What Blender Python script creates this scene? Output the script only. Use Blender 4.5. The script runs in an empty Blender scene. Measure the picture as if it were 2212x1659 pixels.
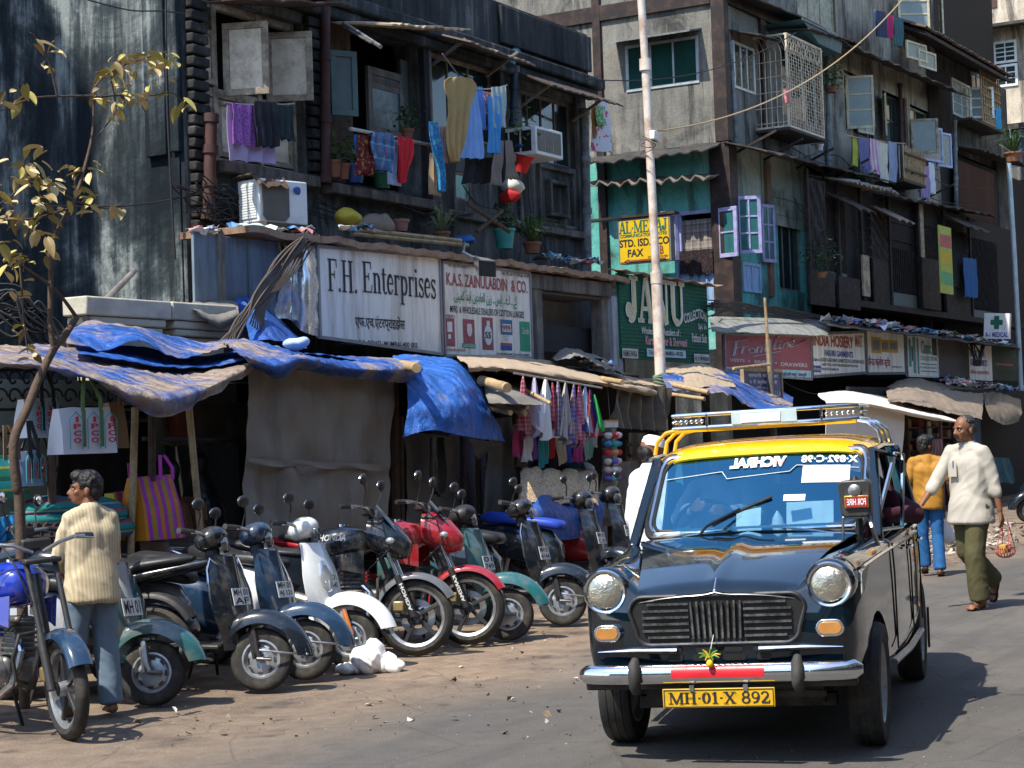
import bpy,bmesh,math,random
from math import sin,cos,pi,radians,sqrt,atan2
from mathutils import Vector,Matrix,noise,Quaternion
V=Vector
rnd=random.Random(7)
SC=bpy.context.scene
COL=SC.collection
# ------------------------------------------------------------ camera, sky, sun, exposure
CAM_H,FPX=1.6,4000.0
cd=bpy.data.cameras.new('camera');cam=bpy.data.objects.new('camera',cd);COL.objects.link(cam)
cd.sensor_width=36;cd.lens=FPX/2212*36;cd.clip_start=.1;cd.clip_end=2000
CAMM=Matrix.Translation((0,0,CAM_H))@Matrix.Rotation(radians(91.75),4,'X')@Matrix.Rotation(radians(-1.95),4,'Z')
cam.matrix_world=CAMM
SC.camera=cam
SUN_EL,SUN_AZ=57.0,V((-.70,-.71))
w=bpy.data.worlds.new('World');SC.world=w;w.use_nodes=True
nt=w.node_tree;bg=nt.nodes['Background']
sk=nt.nodes.new('ShaderNodeTexSky');sk.sky_type='NISHITA';sk.sun_disc=False
sk.sun_elevation=radians(SUN_EL);sk.sun_rotation=atan2(SUN_AZ.x,SUN_AZ.y);sk.air_density=1.0;sk.dust_density=.6;sk.ozone_density=2.0
nt.links.new(sk.outputs[0],bg.inputs[0]);bg.inputs[1].default_value=.15
ld=bpy.data.lights.new('sun','SUN');sun=bpy.data.objects.new('sun',ld);COL.objects.link(sun)
ld.energy=3.5;ld.angle=radians(.55);ld.color=(1,.93,.80)
_h=SUN_AZ.normalized()*cos(radians(SUN_EL));SUN_DIR=V((_h.x,_h.y,sin(radians(SUN_EL))))
sun.matrix_world=SUN_DIR.to_track_quat('Z','Y').to_matrix().to_4x4()
SC.view_settings.view_transform='Standard';SC.view_settings.look='None'
SC.view_settings.exposure=1.15;SC.view_settings.gamma=1;SC.view_settings.use_curve_mapping=False
SC.render.engine='CYCLES';SC.cycles.max_bounces=8;SC.cycles.transparent_max_bounces=12;SC.cycles.use_denoising=True
# ------------------------------------------------------------ frames and picture measurements
O0=V((-2.05,19.7,0))
ST=Matrix.Translation(O0)@Matrix.Rotation(radians(60),4,'Z')
STI=ST.inverted()
_cp=CAMM.translation
def ray(px,py):return(CAMM.to_3x3()@V(((px-1106)/FPX,(829.5-py)/FPX,-1))).normalized()
def plane_hit(px,py,axis,val,M=ST):
 Mi=M.inverted();o=Mi@_cp;d=Mi.to_3x3()@ray(px,py)
 return o+d*((val-o[axis])/d[axis])
def F(px,py,y):return plane_hit(px,py,1,y)
def SD(px,py,x):return plane_hit(px,py,0,x)
def G(px,py,z=0):return plane_hit(px,py,2,z)
def GW(px,py,z=0):return ST@G(px,py,z)
WM={}
FR=[ST]
def lerp(a,b,t):return a+(b-a)*t
def sm(a,b,x):t=max(0.,min(1.,(x-a)/(b-a)));return t*t*(3-2*t)
def nz(p,s=1.,seed=0.):return noise.noise(V((p[0]*s+seed,p[1]*s-seed*.7,p[2]*s+seed*.3)))
def props(o,label=None,cat=None,group=None,kind=None):
 if label:o['label']=label
 if cat:o['category']=cat
 if group:o['group']=group
 if kind:o['kind']=kind
 return o
def thing(name,label,cat,loc=(0,0,0),group=None,rz=0,M=None):
 o=bpy.data.objects.new(name,None);COL.objects.link(o);o.empty_display_size=.2
 m=M if M is not None else FR[-1]@Matrix.Translation(loc)@Matrix.Rotation(rz,4,'Z')
 o.matrix_world=m;WM[o.name]=m.copy()
 return props(o,label,cat,group)
def copy_tree(o,m=None,parent=None,label=None):
 c=o.copy();COL.objects.link(c)
 if parent is not None:c.parent=parent;c.matrix_parent_inverse=Matrix();WM[c.name]=WM[parent.name]
 if m is not None:c.matrix_world=m;WM[c.name]=m.copy()
 if label:c['label']=label
 for ch in list(KIDS.get(o.name,())):copy_tree(ch,None,c)
 return c
KIDS={}
class MB:
 def __init__(s):s.v=[];s.f=[];s.mi=[];s.cur=0;s.uv=None
 def add(s,vs,fs):
  b=len(s.v);s.v+=[V(v)for v in vs];s.f+=[tuple(i+b for i in f)for f in fs];s.mi+=[s.cur]*len(fs);return s
 def box(s,lo,hi,M=None):
  (a,b,c),(d,e,f)=lo,hi
  vs=[V(p)for p in((a,b,c),(d,b,c),(d,e,c),(a,e,c),(a,b,f),(d,b,f),(d,e,f),(a,e,f))]
  if M is not None:vs=[M@v for v in vs]
  return s.add(vs,[(0,3,2,1),(4,5,6,7),(0,1,5,4),(1,2,6,5),(2,3,7,6),(3,0,4,7)])
 def hexa(s,bot,top):return s.add(list(bot)+list(top),[(0,3,2,1),(4,5,6,7),(0,1,5,4),(1,2,6,5),(2,3,7,6),(3,0,4,7)])
 def beam(s,a,b,w_,h,up=(0,0,1)):
  a,b,up=V(a),V(b),V(up);d=(b-a).normalized();x=d.cross(up)
  if x.length<1e-4:x=d.cross(V((0,1,0)))
  x.normalize();z=x.cross(d)
  q=[a-x*w_/2-z*h/2,a+x*w_/2-z*h/2,a+x*w_/2+z*h/2,a-x*w_/2+z*h/2]
  return s.add(q+[p+(b-a)for p in q],[(0,3,2,1),(4,5,6,7),(0,1,5,4),(1,2,6,5),(2,3,7,6),(3,0,4,7)])
 def loft(s,rings,closed=True,caps=True):
  n=len(rings[0]);vs=[p for r in rings for p in r];fs=[]
  for i in range(len(rings)-1):
   for j in range(n if closed else n-1):
    k=(j+1)%n;fs.append((i*n+j,i*n+k,(i+1)*n+k,(i+1)*n+j))
  if caps and closed:fs.append(tuple(range(n-1,-1,-1)));fs.append(tuple(range((len(rings)-1)*n,len(rings)*n)))
  return s.add(vs,fs)
 def tube(s,pts,r,n=8,caps=True,flat=1.0):
  pts=[V(p)for p in pts];m=len(pts);rs=r if isinstance(r,(list,tuple))else[r]*m
  u=None;rings=[]
  for i in range(m):
   t=(pts[min(i+1,m-1)]-pts[max(i-1,0)])
   t=t.normalized()if t.length>1e-9 else V((0,0,1))
   if u is None:
    u=t.cross(V((0,0,1)));
    if u.length<1e-3:u=t.cross(V((0,1,0)))
   u=(u-t*u.dot(t));
   if u.length<1e-6:u=t.orthogonal()
   u.normalize();w_=t.cross(u)
   rings.append([pts[i]+(u*cos(2*pi*k/n)+w_*sin(2*pi*k/n)*flat)*rs[i]for k in range(n)])
  return s.loft(rings,True,caps)
 def cyl(s,a,b,r,n=16):return s.tube([a,b],r,n)
 def lathe(s,prof,n=24,M=None,a0=0,a1=2*pi):
  full=abs(a1-a0-2*pi)<1e-6;m=n if full else n+1
  rings=[[V((r*cos(a0+(a1-a0)*k/n),r*sin(a0+(a1-a0)*k/n),z))for k in range(m)]for r,z in prof]
  if M is not None:rings=[[M@p for p in R]for R in rings]
  return s.loft(rings,full,False)
 def ball(s,c,r,n=12,m=8,M=None):
  r=r if isinstance(r,(tuple,list,Vector))else(r,r,r)
  rings=[]
  for i in range(m+1):
   a=pi*(i/m);rr=max(sin(a),1e-3)
   R=[V((r[0]*rr*cos(2*pi*k/n),r[1]*rr*sin(2*pi*k/n),-r[2]*cos(a)))for k in range(n)]
   rings.append([V(c)+(M@p if M is not None else p)for p in R])
  return s.loft(rings)
 def prism(s,poly,h0,h1,M=None):
  n=len(poly);vs=[V((p[0],p[1],h0))for p in poly]+[V((p[0],p[1],h1))for p in poly]
  if M is not None:vs=[M@v for v in vs]
  return s.add(vs,[tuple(range(n-1,-1,-1)),tuple(range(n,2*n))]+[(i,(i+1)%n,n+(i+1)%n,n+i)for i in range(n)])
 def sheet(s,g,th=.004):
  h,w_=len(g),len(g[0]);P=[p for r in g for p in r];N=[]
  for i in range(h):
   for j in range(w_):
    a=g[min(i+1,h-1)][j]-g[max(i-1,0)][j];b=g[i][min(j+1,w_-1)]-g[i][max(j-1,0)]
    n=a.cross(b);N.append(n.normalized()if n.length>1e-12 else V((0,0,1)))
  vs=[p+n*th/2 for p,n in zip(P,N)]+[p-n*th/2 for p,n in zip(P,N)];k=h*w_;fs=[]
  for i in range(h-1):
   for j in range(w_-1):
    q=(i*w_+j,(i+1)*w_+j,(i+1)*w_+j+1,i*w_+j+1)
    fs.append(q);fs.append(tuple(x+k for x in reversed(q)))
  e=[j for j in range(w_)]+[i*w_+w_-1 for i in range(1,h)]+[(h-1)*w_+j for j in range(w_-2,-1,-1)]+[i*w_ for i in range(h-2,0,-1)]
  for a,b in zip(e,e[1:]+e[:1]):fs.append((a,b,b+k,a+k))
  return s.add(vs,fs)
 def xf(s,M):s.v=[M@v for v in s.v];return s
 def build(s,name,mat,parent=None,smooth=40,bevel=0,label=None,cat=None,group=None,kind=None,F=None,loc=None,fix=True):
  Fm=F if F is not None else FR[-1]
  if parent is None:
   if loc is None:
    xs=[v.x for v in s.v];ys=[v.y for v in s.v];zs=[v.z for v in s.v]
    loc=V(((min(xs)+max(xs))/2,(min(ys)+max(ys))/2,min(zs)))
   W=Fm@Matrix.Translation(loc);T=Matrix.Translation(-V(loc))
  else:W=WM[parent.name];T=W.inverted()@Fm
  me=bpy.data.meshes.new(name);me.from_pydata([T@v for v in s.v],[],s.f);
  ms=mat if isinstance(mat,(list,tuple))else[mat]
  for m in ms:me.materials.append(m)
  if len(ms)>1:me.polygons.foreach_set('material_index',s.mi)
  if fix:
   b=bmesh.new();b.from_mesh(me);bmesh.ops.recalc_face_normals(b,faces=b.faces);b.to_mesh(me);b.free()
  me.update()
  if smooth:me.shade_smooth();me.set_sharp_from_angle(angle=radians(smooth))
  o=bpy.data.objects.new(name,me);COL.objects.link(o)
  if parent is not None:o.parent=parent;KIDS.setdefault(parent.name,[]).append(o)
  else:o.matrix_world=W
  WM[o.name]=W.copy()
  if bevel:
   md=o.modifiers.new('bevel','BEVEL');md.width=bevel;md.segments=2;md.limit_method='ANGLE';md.harden_normals=False
  return props(o,label,cat,group,kind)
# ------------------------------------------------------------ materials
def lin(c):
 if isinstance(c,str):
  c=c.lstrip('#');c=tuple(int(c[i:i+2],16)/255 for i in(0,2,4))
  return tuple(x/12.92 if x<=.04045 else((x+.055)/1.055)**2.4 for x in c)
 return c
MATS={}
class NT:
 def __init__(s,name):
  s.m=bpy.data.materials.new(name);s.m.use_nodes=True;s.t=s.m.node_tree;s.b=s.t.nodes['Principled BSDF'];s.n=s.t.nodes
  s.co=s.n.new('ShaderNodeTexCoord').outputs['Object']
 def new(s,t,**k):
  n=s.n.new(t)
  for a,b in k.items():setattr(n,a,b)
  return n
 def lk(s,a,b):s.t.links.new(a,b)
 def map(s,sc=(1,1,1),rot=(0,0,0),loc=(0,0,0),src=None):
  n=s.new('ShaderNodeMapping');n.inputs['Scale'].default_value=sc;n.inputs['Rotation'].default_value=rot;n.inputs['Location'].default_value=loc
  s.lk(src or s.co,n.inputs[0]);return n.outputs[0]
 def noise(s,scale,detail=5,rough=.6,src=None,dist=0):
  n=s.new('ShaderNodeTexNoise');n.inputs['Scale'].default_value=scale;n.inputs['Detail'].default_value=detail;n.inputs['Roughness'].default_value=rough;n.inputs['Distortion'].default_value=dist
  s.lk(src or s.co,n.inputs['Vector']);return n.outputs['Fac']
 def ramp(s,fac,stops,interp='LINEAR'):
  n=s.new('ShaderNodeValToRGB');n.color_ramp.interpolation=interp;e=n.color_ramp.elements
  while len(e)<len(stops):e.new(.5)
  for el,(p,c)in zip(e,stops):
   el.position=p;c=lin(c)if not isinstance(c,(int,float))else(c,c,c);el.color=(*c,1)
  s.lk(fac,n.inputs[0]);return n.outputs[0]
 def mix(s,fac,a,b,mode='MIX'):
  n=s.new('ShaderNodeMix',data_type='RGBA',blend_type=mode)
  for sk_,x in((0,fac),(6,a),(7,b)):
   if hasattr(x,'is_output'):s.lk(x,n.inputs[sk_])
   elif sk_==0:n.inputs[0].default_value=x
   else:n.inputs[sk_].default_value=(*lin(x),1)
  return n.outputs[2]
 def math(s,op,a,b=0.):
  n=s.new('ShaderNodeMath',operation=op)
  for i,x in((0,a),(1,b)):
   if hasattr(x,'is_output'):s.lk(x,n.inputs[i])
   else:n.inputs[i].default_value=x
  return n.outputs[0]
 def xyz(s,src=None):
  n=s.new('ShaderNodeSeparateXYZ');s.lk(src or s.co,n.inputs[0]);return n.outputs
 def bump(s,h,st=.3,d=.01):
  n=s.new('ShaderNodeBump');n.inputs['Strength'].default_value=st;n.inputs['Distance'].default_value=d;s.lk(h,n.inputs['Height']);s.lk(n.outputs[0],s.b.inputs['Normal'])
 def out(s,col=None,rough=.7,metal=0.,coat=0.,spec=.4):
  B=s.b.inputs
  if col is not None:
   if hasattr(col,'is_output'):s.lk(col,B['Base Color'])
   else:B['Base Color'].default_value=(*lin(col),1)
  if hasattr(rough,'is_output'):s.lk(rough,B['Roughness'])
  else:B['Roughness'].default_value=rough
  B['Metallic'].default_value=metal;B['Coat Weight'].default_value=coat;B['Coat Roughness'].default_value=.04;B['Specular IOR Level'].default_value=spec
  return s.m
def mat(name,col,rough=.6,metal=0.,var=.25,scale=6.,bump=.0,bs=30.,dirt=None,da=.5,ds=3.,coat=0.,spec=.4,streak=False):
 """plain material: colour with uneven tone, dirt patches of their own shape, fine relief"""
 if name in MATS:return MATS[name]
 t=NT(name);c=lin(col)
 n=t.noise(scale,6,.65)
 col_=t.ramp(n,[(.25,tuple(x*(1-var)for x in c)),(.75,tuple(min(1,x*(1+var*.6))for x in c))])
 if dirt:
  v=t.map((ds*2.2,ds*2.2,ds*.25))if streak else None
  d=t.noise(1. if streak else ds,8,.7,v)
  col_=t.mix(t.ramp(d,[(.62-da*.3,0.),(.72-da*.15,da)]),col_,dirt)
 if bump:t.bump(t.noise(bs,4,.7),bump,.02)
 r=t.ramp(t.noise(scale*2.3,3),[(.3,max(0,rough-.08)),(.7,min(1,rough+.08))])
 MATS[name]=t.out(col_,r,metal,coat,spec);return MATS[name]
def wall(name,stops,scale=.7,streak=.6,bump=.35,black=None,sp=.14):
 """weathered plaster: blotches between the given colours, vertical run marks, soot"""
 if name in MATS:return MATS[name]
 t=NT(name);off=rnd.random()*50
 a=t.noise(scale,9,.68,t.map(loc=(off,off,off)),.6)
 s1=t.noise(1.,7,.7,t.map((scale*5,scale*5,scale*.35),loc=(off,0,0)),.3)
 f=t.math('ADD',t.math('MULTIPLY',a,1-streak*.5),t.math('MULTIPLY',s1,streak*.5))
 k=len(stops);col=t.ramp(f,[(.5-sp+2*sp*i/(k-1),c)for i,c in enumerate(stops)])
 fine=t.noise(22,6,.75)
 col=t.mix(t.ramp(fine,[(.3,.32),(.62,0.)]),col,stops[0])
 if black:
  b=t.noise(1.,8,.72,t.map((scale*2.4,scale*2.4,scale*.5),loc=(0,off,3)),.8)
  col=t.mix(t.ramp(b,[(.50,0.),(.60,black[1])]),col,black[0])
 t.bump(t.math('ADD',fine,a),bump,.03)
 MATS[name]=t.out(col,.92,0,0,.15);return MATS[name]
def stripes(name,cols,period,axis=0,base_rough=.85,var=.15,src_axis2=None,sharp=True):
 """woven or printed bands along an object axis; cols = [(share, colour)...]"""
 if name in MATS:return MATS[name]
 t=NT(name);x=t.xyz()[axis]
 f=t.math('FRACT',t.math('MULTIPLY',x,1./period))
 st=[];p=0.
 for s_,c in cols:st.append((p,c));p+=s_
 col=t.ramp(f,st,'CONSTANT')
 if src_axis2 is not None:
  f2=t.math('FRACT',t.math('MULTIPLY',t.xyz()[src_axis2],1./period));col=t.mix(.5,col,t.ramp(f2,st,'CONSTANT'))
 col=t.mix(t.ramp(t.noise(9,5),[(.3,var*2),(.7,0.)]),col,(.02,.02,.02))
 t.bump(t.noise(60,3),.2,.004)
 MATS[name]=t.out(col,base_rough,0,0,.2);return MATS[name]
def blotch(name,cols,scale=20.,rough=.8,vor=False):
 """printed cloth or mixed rubbish: patches of several colours"""
 if name in MATS:return MATS[name]
 t=NT(name)
 if vor:
  n=t.new('ShaderNodeTexVoronoi');n.inputs['Scale'].default_value=scale;t.lk(t.co,n.inputs['Vector']);f=t.xyz(n.outputs['Color'])[0]
 else:f=t.ramp(t.noise(scale,4,.6),[(.3,0.),(.7,1.)])
 k=len(cols);col=t.ramp(f,[(i/k,c)for i,c in enumerate(cols)],'CONSTANT')
 t.bump(t.noise(50,3),.2,.004)
 MATS[name]=t.out(col,rough,0,0,.25);return MATS[name]
def glass(name,tint=(.8,.9,.9),amount=.6,rough=.02,refl=(1,1,1)):
 if name in MATS:return MATS[name]
 t=NT(name);tr=t.new('ShaderNodeBsdfTransparent');tr.inputs[0].default_value=(*lin(tint),1)
 gl=t.new('ShaderNodeBsdfGlossy');gl.inputs['Roughness'].default_value=rough;gl.inputs[0].default_value=(*refl,1)
 fr=t.new('ShaderNodeFresnel');fr.inputs[0].default_value=1.5
 mx=t.new('ShaderNodeMixShader');t.lk(t.math('ADD',fr.outputs[0],1-amount),mx.inputs[0]);t.lk(tr.outputs[0],mx.inputs[1]);t.lk(gl.outputs[0],mx.inputs[2])
 t.lk(mx.outputs[0],t.n['Material Output'].inputs[0]);MATS[name]=t.m;return t.m
# ------------------------------------------------------------ lettering
_TX={}
def text_shape(s,bold=0.,shear=0.):
 k=(s,bold,shear)
 if k not in _TX:
  cu=bpy.data.curves.new('lettering','FONT');cu.body=s;cu.size=1;cu.offset=bold;cu.shear=shear;cu.resolution_u=3
  o=bpy.data.objects.new('lettering',cu);COL.objects.link(o)
  dg=bpy.context.evaluated_depsgraph_get();me=bpy.data.meshes.new_from_object(o.evaluated_get(dg))
  vs=[v.co.copy()for v in me.vertices];fs=[tuple(p.vertices)for p in me.polygons]
  bpy.data.objects.remove(o);bpy.data.curves.remove(cu);bpy.data.meshes.remove(me)
  x0=min(v.x for v in vs);x1=max(v.x for v in vs);y0=min(v.y for v in vs);y1=max(v.y for v in vs)
  _TX[k]=([V(((v.x-x0)/(x1-x0),(v.y-y0)/(y1-y0),0))for v in vs],fs,(x1-x0)/(y1-y0))
 return _TX[k]
def text_add(mb,s,x0,x1,z0,z1,y,bold=.012,shear=0.,warp=None,mirror=False):
 vs,fs,_=text_shape(s,bold,shear);q=[]
 for v in vs:
  u,t_=v.x,v.y
  if warp:u,t_=warp(u,t_)
  if mirror:u=1-u
  q.append(V((lerp(x0,x1,u),y,lerp(z0,z1,t_))))
 return mb.add(q,[tuple(reversed(f))for f in fs]if mirror else fs)
def lettering(parent,mt,items,name='lettering',y=None,**kw):
 """items: (text, left px, right px, top py, bottom py) measured on the sign plane y"""
 mb=MB()
 for it in items:
  s,a,b,c,d=it[:5];k=it[5]if len(it)>5 else{}
  p0=F(a,(c+d)/2,y);p1=F(b,(c+d)/2,y);pm=(a+b)/2
  text_add(mb,s,p0.x,p1.x,F(pm,d,y).z,F(pm,c,y).z,y-.006,**{**kw,**k})
 return mb.build(name,mt,parent,smooth=0,fix=False)
def _arc(cx,cy,rx,ry,a0,a1,n=12):return[(cx+rx*cos(radians(a0+(a1-a0)*i/n)),cy+ry*sin(radians(a0+(a1-a0)*i/n)))for i in range(n+1)]
T_,t_=.13,.045
SER={
 'F':(.62,[(T_,[(.16,0),(.16,1)]),(t_,[(.02,.022),(.32,.022)]),(t_,[(.02,.978),(.56,.978)]),(t_,[(.55,1),(.57,.74)]),(t_,[(.16,.52),(.42,.52)]),(t_,[(.42,.64),(.42,.4)])]),
 'H':(.78,[(T_,[(.16,0),(.16,1)]),(T_,[(.58,0),(.58,1)]),(t_,[(.16,.52),(.58,.52)])]+[(t_,[(a,b),(a+.29,b)])for a in(.015,.435)for b in(.022,.978)]),
 'E':(.66,[(T_,[(.16,0),(.16,1)]),(t_,[(.02,.022),(.58,.022)]),(t_,[(.02,.978),(.56,.978)]),(t_,[(.55,1),(.56,.76)]),(t_,[(.57,0),(.6,.26)]),(t_,[(.16,.52),(.42,.52)]),(t_,[(.42,.64),(.42,.4)])]),
 'n':(.56,[(T_*.9,[(.14,0),(.14,.66)]),(T_*.9,[(.42,0),(.42,.46),(.36,.6)]),(t_*1.3,_arc(.28,.46,.14,.18,0,150,8)),(t_,[(.02,.02),(.26,.02)]),(t_,[(.31,.02),(.54,.02)]),(t_,[(.02,.64),(.14,.64)])]),
 't':(.36,[(T_*.9,[(.16,.1),(.16,.84)]),(t_*1.4,_arc(.26,.12,.1,.1,180,330,8)),(t_,[(.02,.64),(.33,.64)])]),
 'e':(.46,[(T_*.9,_arc(.23,.33,.15,.3,60,260,12)),(t_*1.2,_arc(.23,.33,.17,.31,260,330,6)),(t_*1.4,_arc(.23,.33,.16,.31,0,90,8)),(t_,[(.1,.36),(.39,.36)])]),
 'r':(.42,[(T_*.9,[(.14,0),(.14,.66)]),(t_*1.4,_arc(.3,.46,.16,.18,60,170,8)),(.1,[(.32,.57),(.38,.56)]),(t_,[(.02,.02),(.28,.02)]),(t_,[(.02,.64),(.14,.64)])]),
 'p':(.54,[(T_*.9,[(.14,-.3),(.14,.66)]),(T_*.8,_arc(.29,.33,.16,.29,-75,75,12)),(t_*1.2,_arc(.28,.33,.14,.3,75,150,6)),(t_*1.2,_arc(.28,.33,.14,.3,210,285,6)),(t_,[(.02,-.28),(.28,-.28)]),(t_,[(.02,.64),(.14,.64)])]),
 'i':(.3,[(T_*.9,[(.15,0),(.15,.66)]),(t_,[(.03,.02),(.28,.02)]),(t_,[(.03,.64),(.15,.64)]),(.12,[(.15,.82),(.15,.93)])]),
 's':(.4,[(t_*1.6,_arc(.2,.5,.12,.13,20,200,10)),(T_*.85,[(.1,.46),(.16,.38),(.26,.3),(.3,.22)]),(t_*1.6,_arc(.2,.15,.13,.14,20,-170,10)),(t_,[(.33,.48),(.33,.65)]),(t_,[(.06,0),(.06,.18)])]),
 '.':(.26,[(.12,[(.12,0),(.12,.11)])]),' ':(.3,[]),'-':(.24,[(.1,[(.06,.4),(.18,.4)])]),
 'J':(.52,[(.15,[(.34,.22),(.34,1)]),(.1,_arc(.2,.22,.14,.2,0,-120,10)),(.15,_arc(.1,.24,.05,.09,0,340,10)),(.05,[(.17,.975),(.5,.975)])]),
 'A':(.68,[(.05,[(.1,0),(.3,.95)]),(.15,[(.56,0),(.36,1)]),(.05,[(.16,.3),(.5,.3)]),(.05,[(.0,.025),(.22,.025)]),(.05,[(.44,.025),(.68,.025)])]),
 'N':(.76,[(.05,[(.12,0),(.12,.97)]),(.15,[(.14,1),(.58,0)]),(.05,[(.6,0),(.6,.97)]),(.05,[(0,.025),(.24,.025)]),(.05,[(.48,.975),(.74,.975)]),(.05,[(0,.975),(.16,.975)])]),
 'U':(.72,[(.15,[(.16,1),(.16,.25)]),(.12,_arc(.34,.25,.18,.21,180,285,10)),(.05,_arc(.36,.25,.22,.22,285,360,8)),(.05,[(.58,.25),(.58,.97)]),(.05,[(0,.975),(.32,.975)]),(.05,[(.46,.975),(.7,.975)])]),
 'L':(.6,[(T_,[(.16,0),(.16,1)]),(t_,[(.02,.022),(.54,.022)]),(t_,[(.02,.978),(.32,.978)]),(t_,[(.54,0),(.56,.28)])]),
 'M':(.92,[(t_,[(.12,0),(.12,.98)]),(T_,[(.14,1),(.45,.04)]),(t_,[(.45,.04),(.74,.98)]),(T_,[(.76,0),(.76,1)]),(t_,[(.0,.022),(.24,.022)]),(t_,[(.62,.022),(.9,.022)]),(t_,[(0,.978),(.16,.978)]),(t_,[(.74,.978),(.9,.978)])]),
 'X':(.74,[(T_,[(.12,1),(.6,0)]),(t_,[(.6,.98),(.12,.02)])]+[(t_,[(a,b),(a+.26,b)])for a in(.0,.46)for b in(.022,.978)]),
 '0':(.6,[(T_,_arc(.28,.5,.18,.45,60,-60,10)),(T_,_arc(.28,.5,.18,.45,120,240,10)),(t_,_arc(.28,.5,.2,.48,55,125,8)),(t_,_arc(.28,.5,.2,.48,235,305,8))]),
 '1':(.44,[(T_,[(.2,0),(.2,1)]),(t_,[(.04,.022),(.36,.022)]),(t_*1.3,[(.04,.84),(.2,.97)])]),
 '8':(.56,[(T_*.7,_arc(.27,.74,.17,.22,0,360,18)),(T_*.7,_arc(.27,.27,.2,.25,0,360,18))]),
 '9':(.56,[(T_*.7,_arc(.27,.68,.18,.28,0,360,18)),(T_*.8,[(.46,.7),(.44,.4),(.34,.12),(.14,.03)])]),
 '2':(.56,[(T_*.75,_arc(.26,.72,.18,.24,170,-30,12)),(T_*.75,[(.42,.6),(.26,.32),(.08,.06)]),(T_*.7,[(.06,.05),(.5,.05)]),(t_,[(.5,0),(.52,.22)])]),
 '·':(.26,[(.12,[(.12,.42),(.12,.53)])]),
}
def serif_add(mb,s,x0,x1,z0,z1,y,grow=0.,d=.0):
 adv=sum(SER[c][0]for c in s);kx=(x1-x0)/adv;kz=z1-z0;x=0
 for c in s:
  a,st=SER[c]
  for i,(th,pts)in enumerate(st):
   P=[V((p[0]+x,p[1]))for p in pts];th=th+grow;n=len(P);L=[];R=[]
   for j in range(n):
    t=(P[min(j+1,n-1)]-P[max(j-1,0)]).normalized();nn=V((-t.y,t.x))*th/2
    ex=t*(grow/2)*(1 if j==n-1 else-1 if j==0 else 0)
    L.append(P[j]+nn+ex);R.append(P[j]-nn+ex)
   yy=y-.0012*(i%3)-d
   vs=[V((x0+p.x*kx,yy,z0+p.y*kz))for p in L+R]
   mb.add(vs,[(j,j+1,n+j+1,n+j)for j in range(n-1)])
  x+=a
 return mb
def serif(parent,mt,s,a,b,c,d,y,name='lettering',grow=0.,dd=0.):
 p0=F(a,(c+d)/2,y);p1=F(b,(c+d)/2,y);pm=(a+b)/2
 return serif_add(MB(),s,p0.x,p1.x,F(pm,d,y).z,F(pm,c,y).z,y-.006,grow,dd).build(name,mt,parent,smooth=0,fix=False)
# ------------------------------------------------------------ cloth helpers
def cat_rom(P,t):
 n=len(P)-1;x=t*n;i=min(int(x),n-1);f=x-i
 p0,p1,p2,p3=P[max(i-1,0)],P[i],P[i+1],P[min(i+2,n)]
 return .5*((2*p1)+(p2-p0)*f+(2*p0-5*p1+4*p2-p3)*f*f+(3*p1-p0-3*p2+p3)*f**3)
def surf(rows,nu,nv):
 """smooth grid through rows of control points"""
 R=[[cat_rom(r,i/nu)for i in range(nu+1)]for r in rows]
 return[[cat_rom([r[i]for r in R],j/nv)for i in range(nu+1)]for j in range(nv+1)]
def wrinkle(g,amp,sc,seed=0.,pin_top=False,amp2=0.):
 h,w_=len(g),len(g[0]);out=[]
 for i in range(h):
  row=[]
  for j in range(w_):
   a=g[min(i+1,h-1)][j]-g[max(i-1,0)][j];b=g[i][min(j+1,w_-1)]-g[i][max(j-1,0)]
   n=a.cross(b);n=n.normalized()if n.length>1e-9 else V((0,0,1));p=g[i][j]
   k=(i/(h-1))**.5 if pin_top else 1
   d=amp*.6*nz(p,sc*.7,seed)+amp*.24*(1-2.6*abs(nz(V((p.x*1.3,p.y*.8,p.z)),sc*1.5,seed+9)))+amp*.13*(1-2.6*abs(nz(V((p.x,p.y*1.6,p.z*.8)),sc*3.1,seed+5)))+amp2*.3*(1-2*abs(nz(p,sc*6,seed+3)))
   row.append(p+n*d*k)
  out.append(row)
 return out
def tarp(name,mt,rows,nu=40,nv=24,amp=.03,sc=2.2,seed=0.,th=.006,parent=None,ragged=0.,**kw):
 """rows of (px, py, street y) control points"""
 R=[[F(*p)for p in r]for r in rows];g=wrinkle(surf(R,nu,nv),amp,sc,seed,amp2=amp*.25)
 if ragged:
  for j in range(nu+1):g[-1][j]=g[-1][j]+V((0,0,-ragged*(.5+nz(g[-1][j],5,seed))))
 return MB().sheet(g,th).build(name,mt,parent,smooth=80,**kw)
def garment_mesh(mb,rows,y,fold=.04,nf=3,nu=14,nv=14,seed=0.,th=.006):
 """rows: (left px, left py, right px, right py) from top to hem, hanging in the plane y"""
 L=[F(r[0],r[1],y)for r in rows];R=[F(r[2],r[3],y)for r in rows];g=[]
 for j in range(nv+1):
  v=j/nv;a=cat_rom(L,v);b=cat_rom(R,v);row=[]
  for i in range(nu+1):
   u=i/nu;p=a.lerp(b,u);k=(.35+.65*v)
   p=p+V((0,fold*k*(sin(u*nf*2*pi+seed*3+1.2*sin(v*3+seed))+.6*nz(p,5,seed)),.012*sin(u*nf*2*pi+seed)*v))
   row.append(p)
  g.append(row)
 return mb.sheet(g,th)
def garment(name,label,cat,mt,rows,y,group='laundry hanging from the old houses',**kw):
 two=rows if isinstance(rows[0][0],(tuple,list))else[rows];mb=MB()
 for k,r in enumerate(two):garment_mesh(mb,r,y+.004*k,**kw)
 return mb.build(name,mt,None,smooth=80,label=label,cat=cat,group=group)
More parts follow.
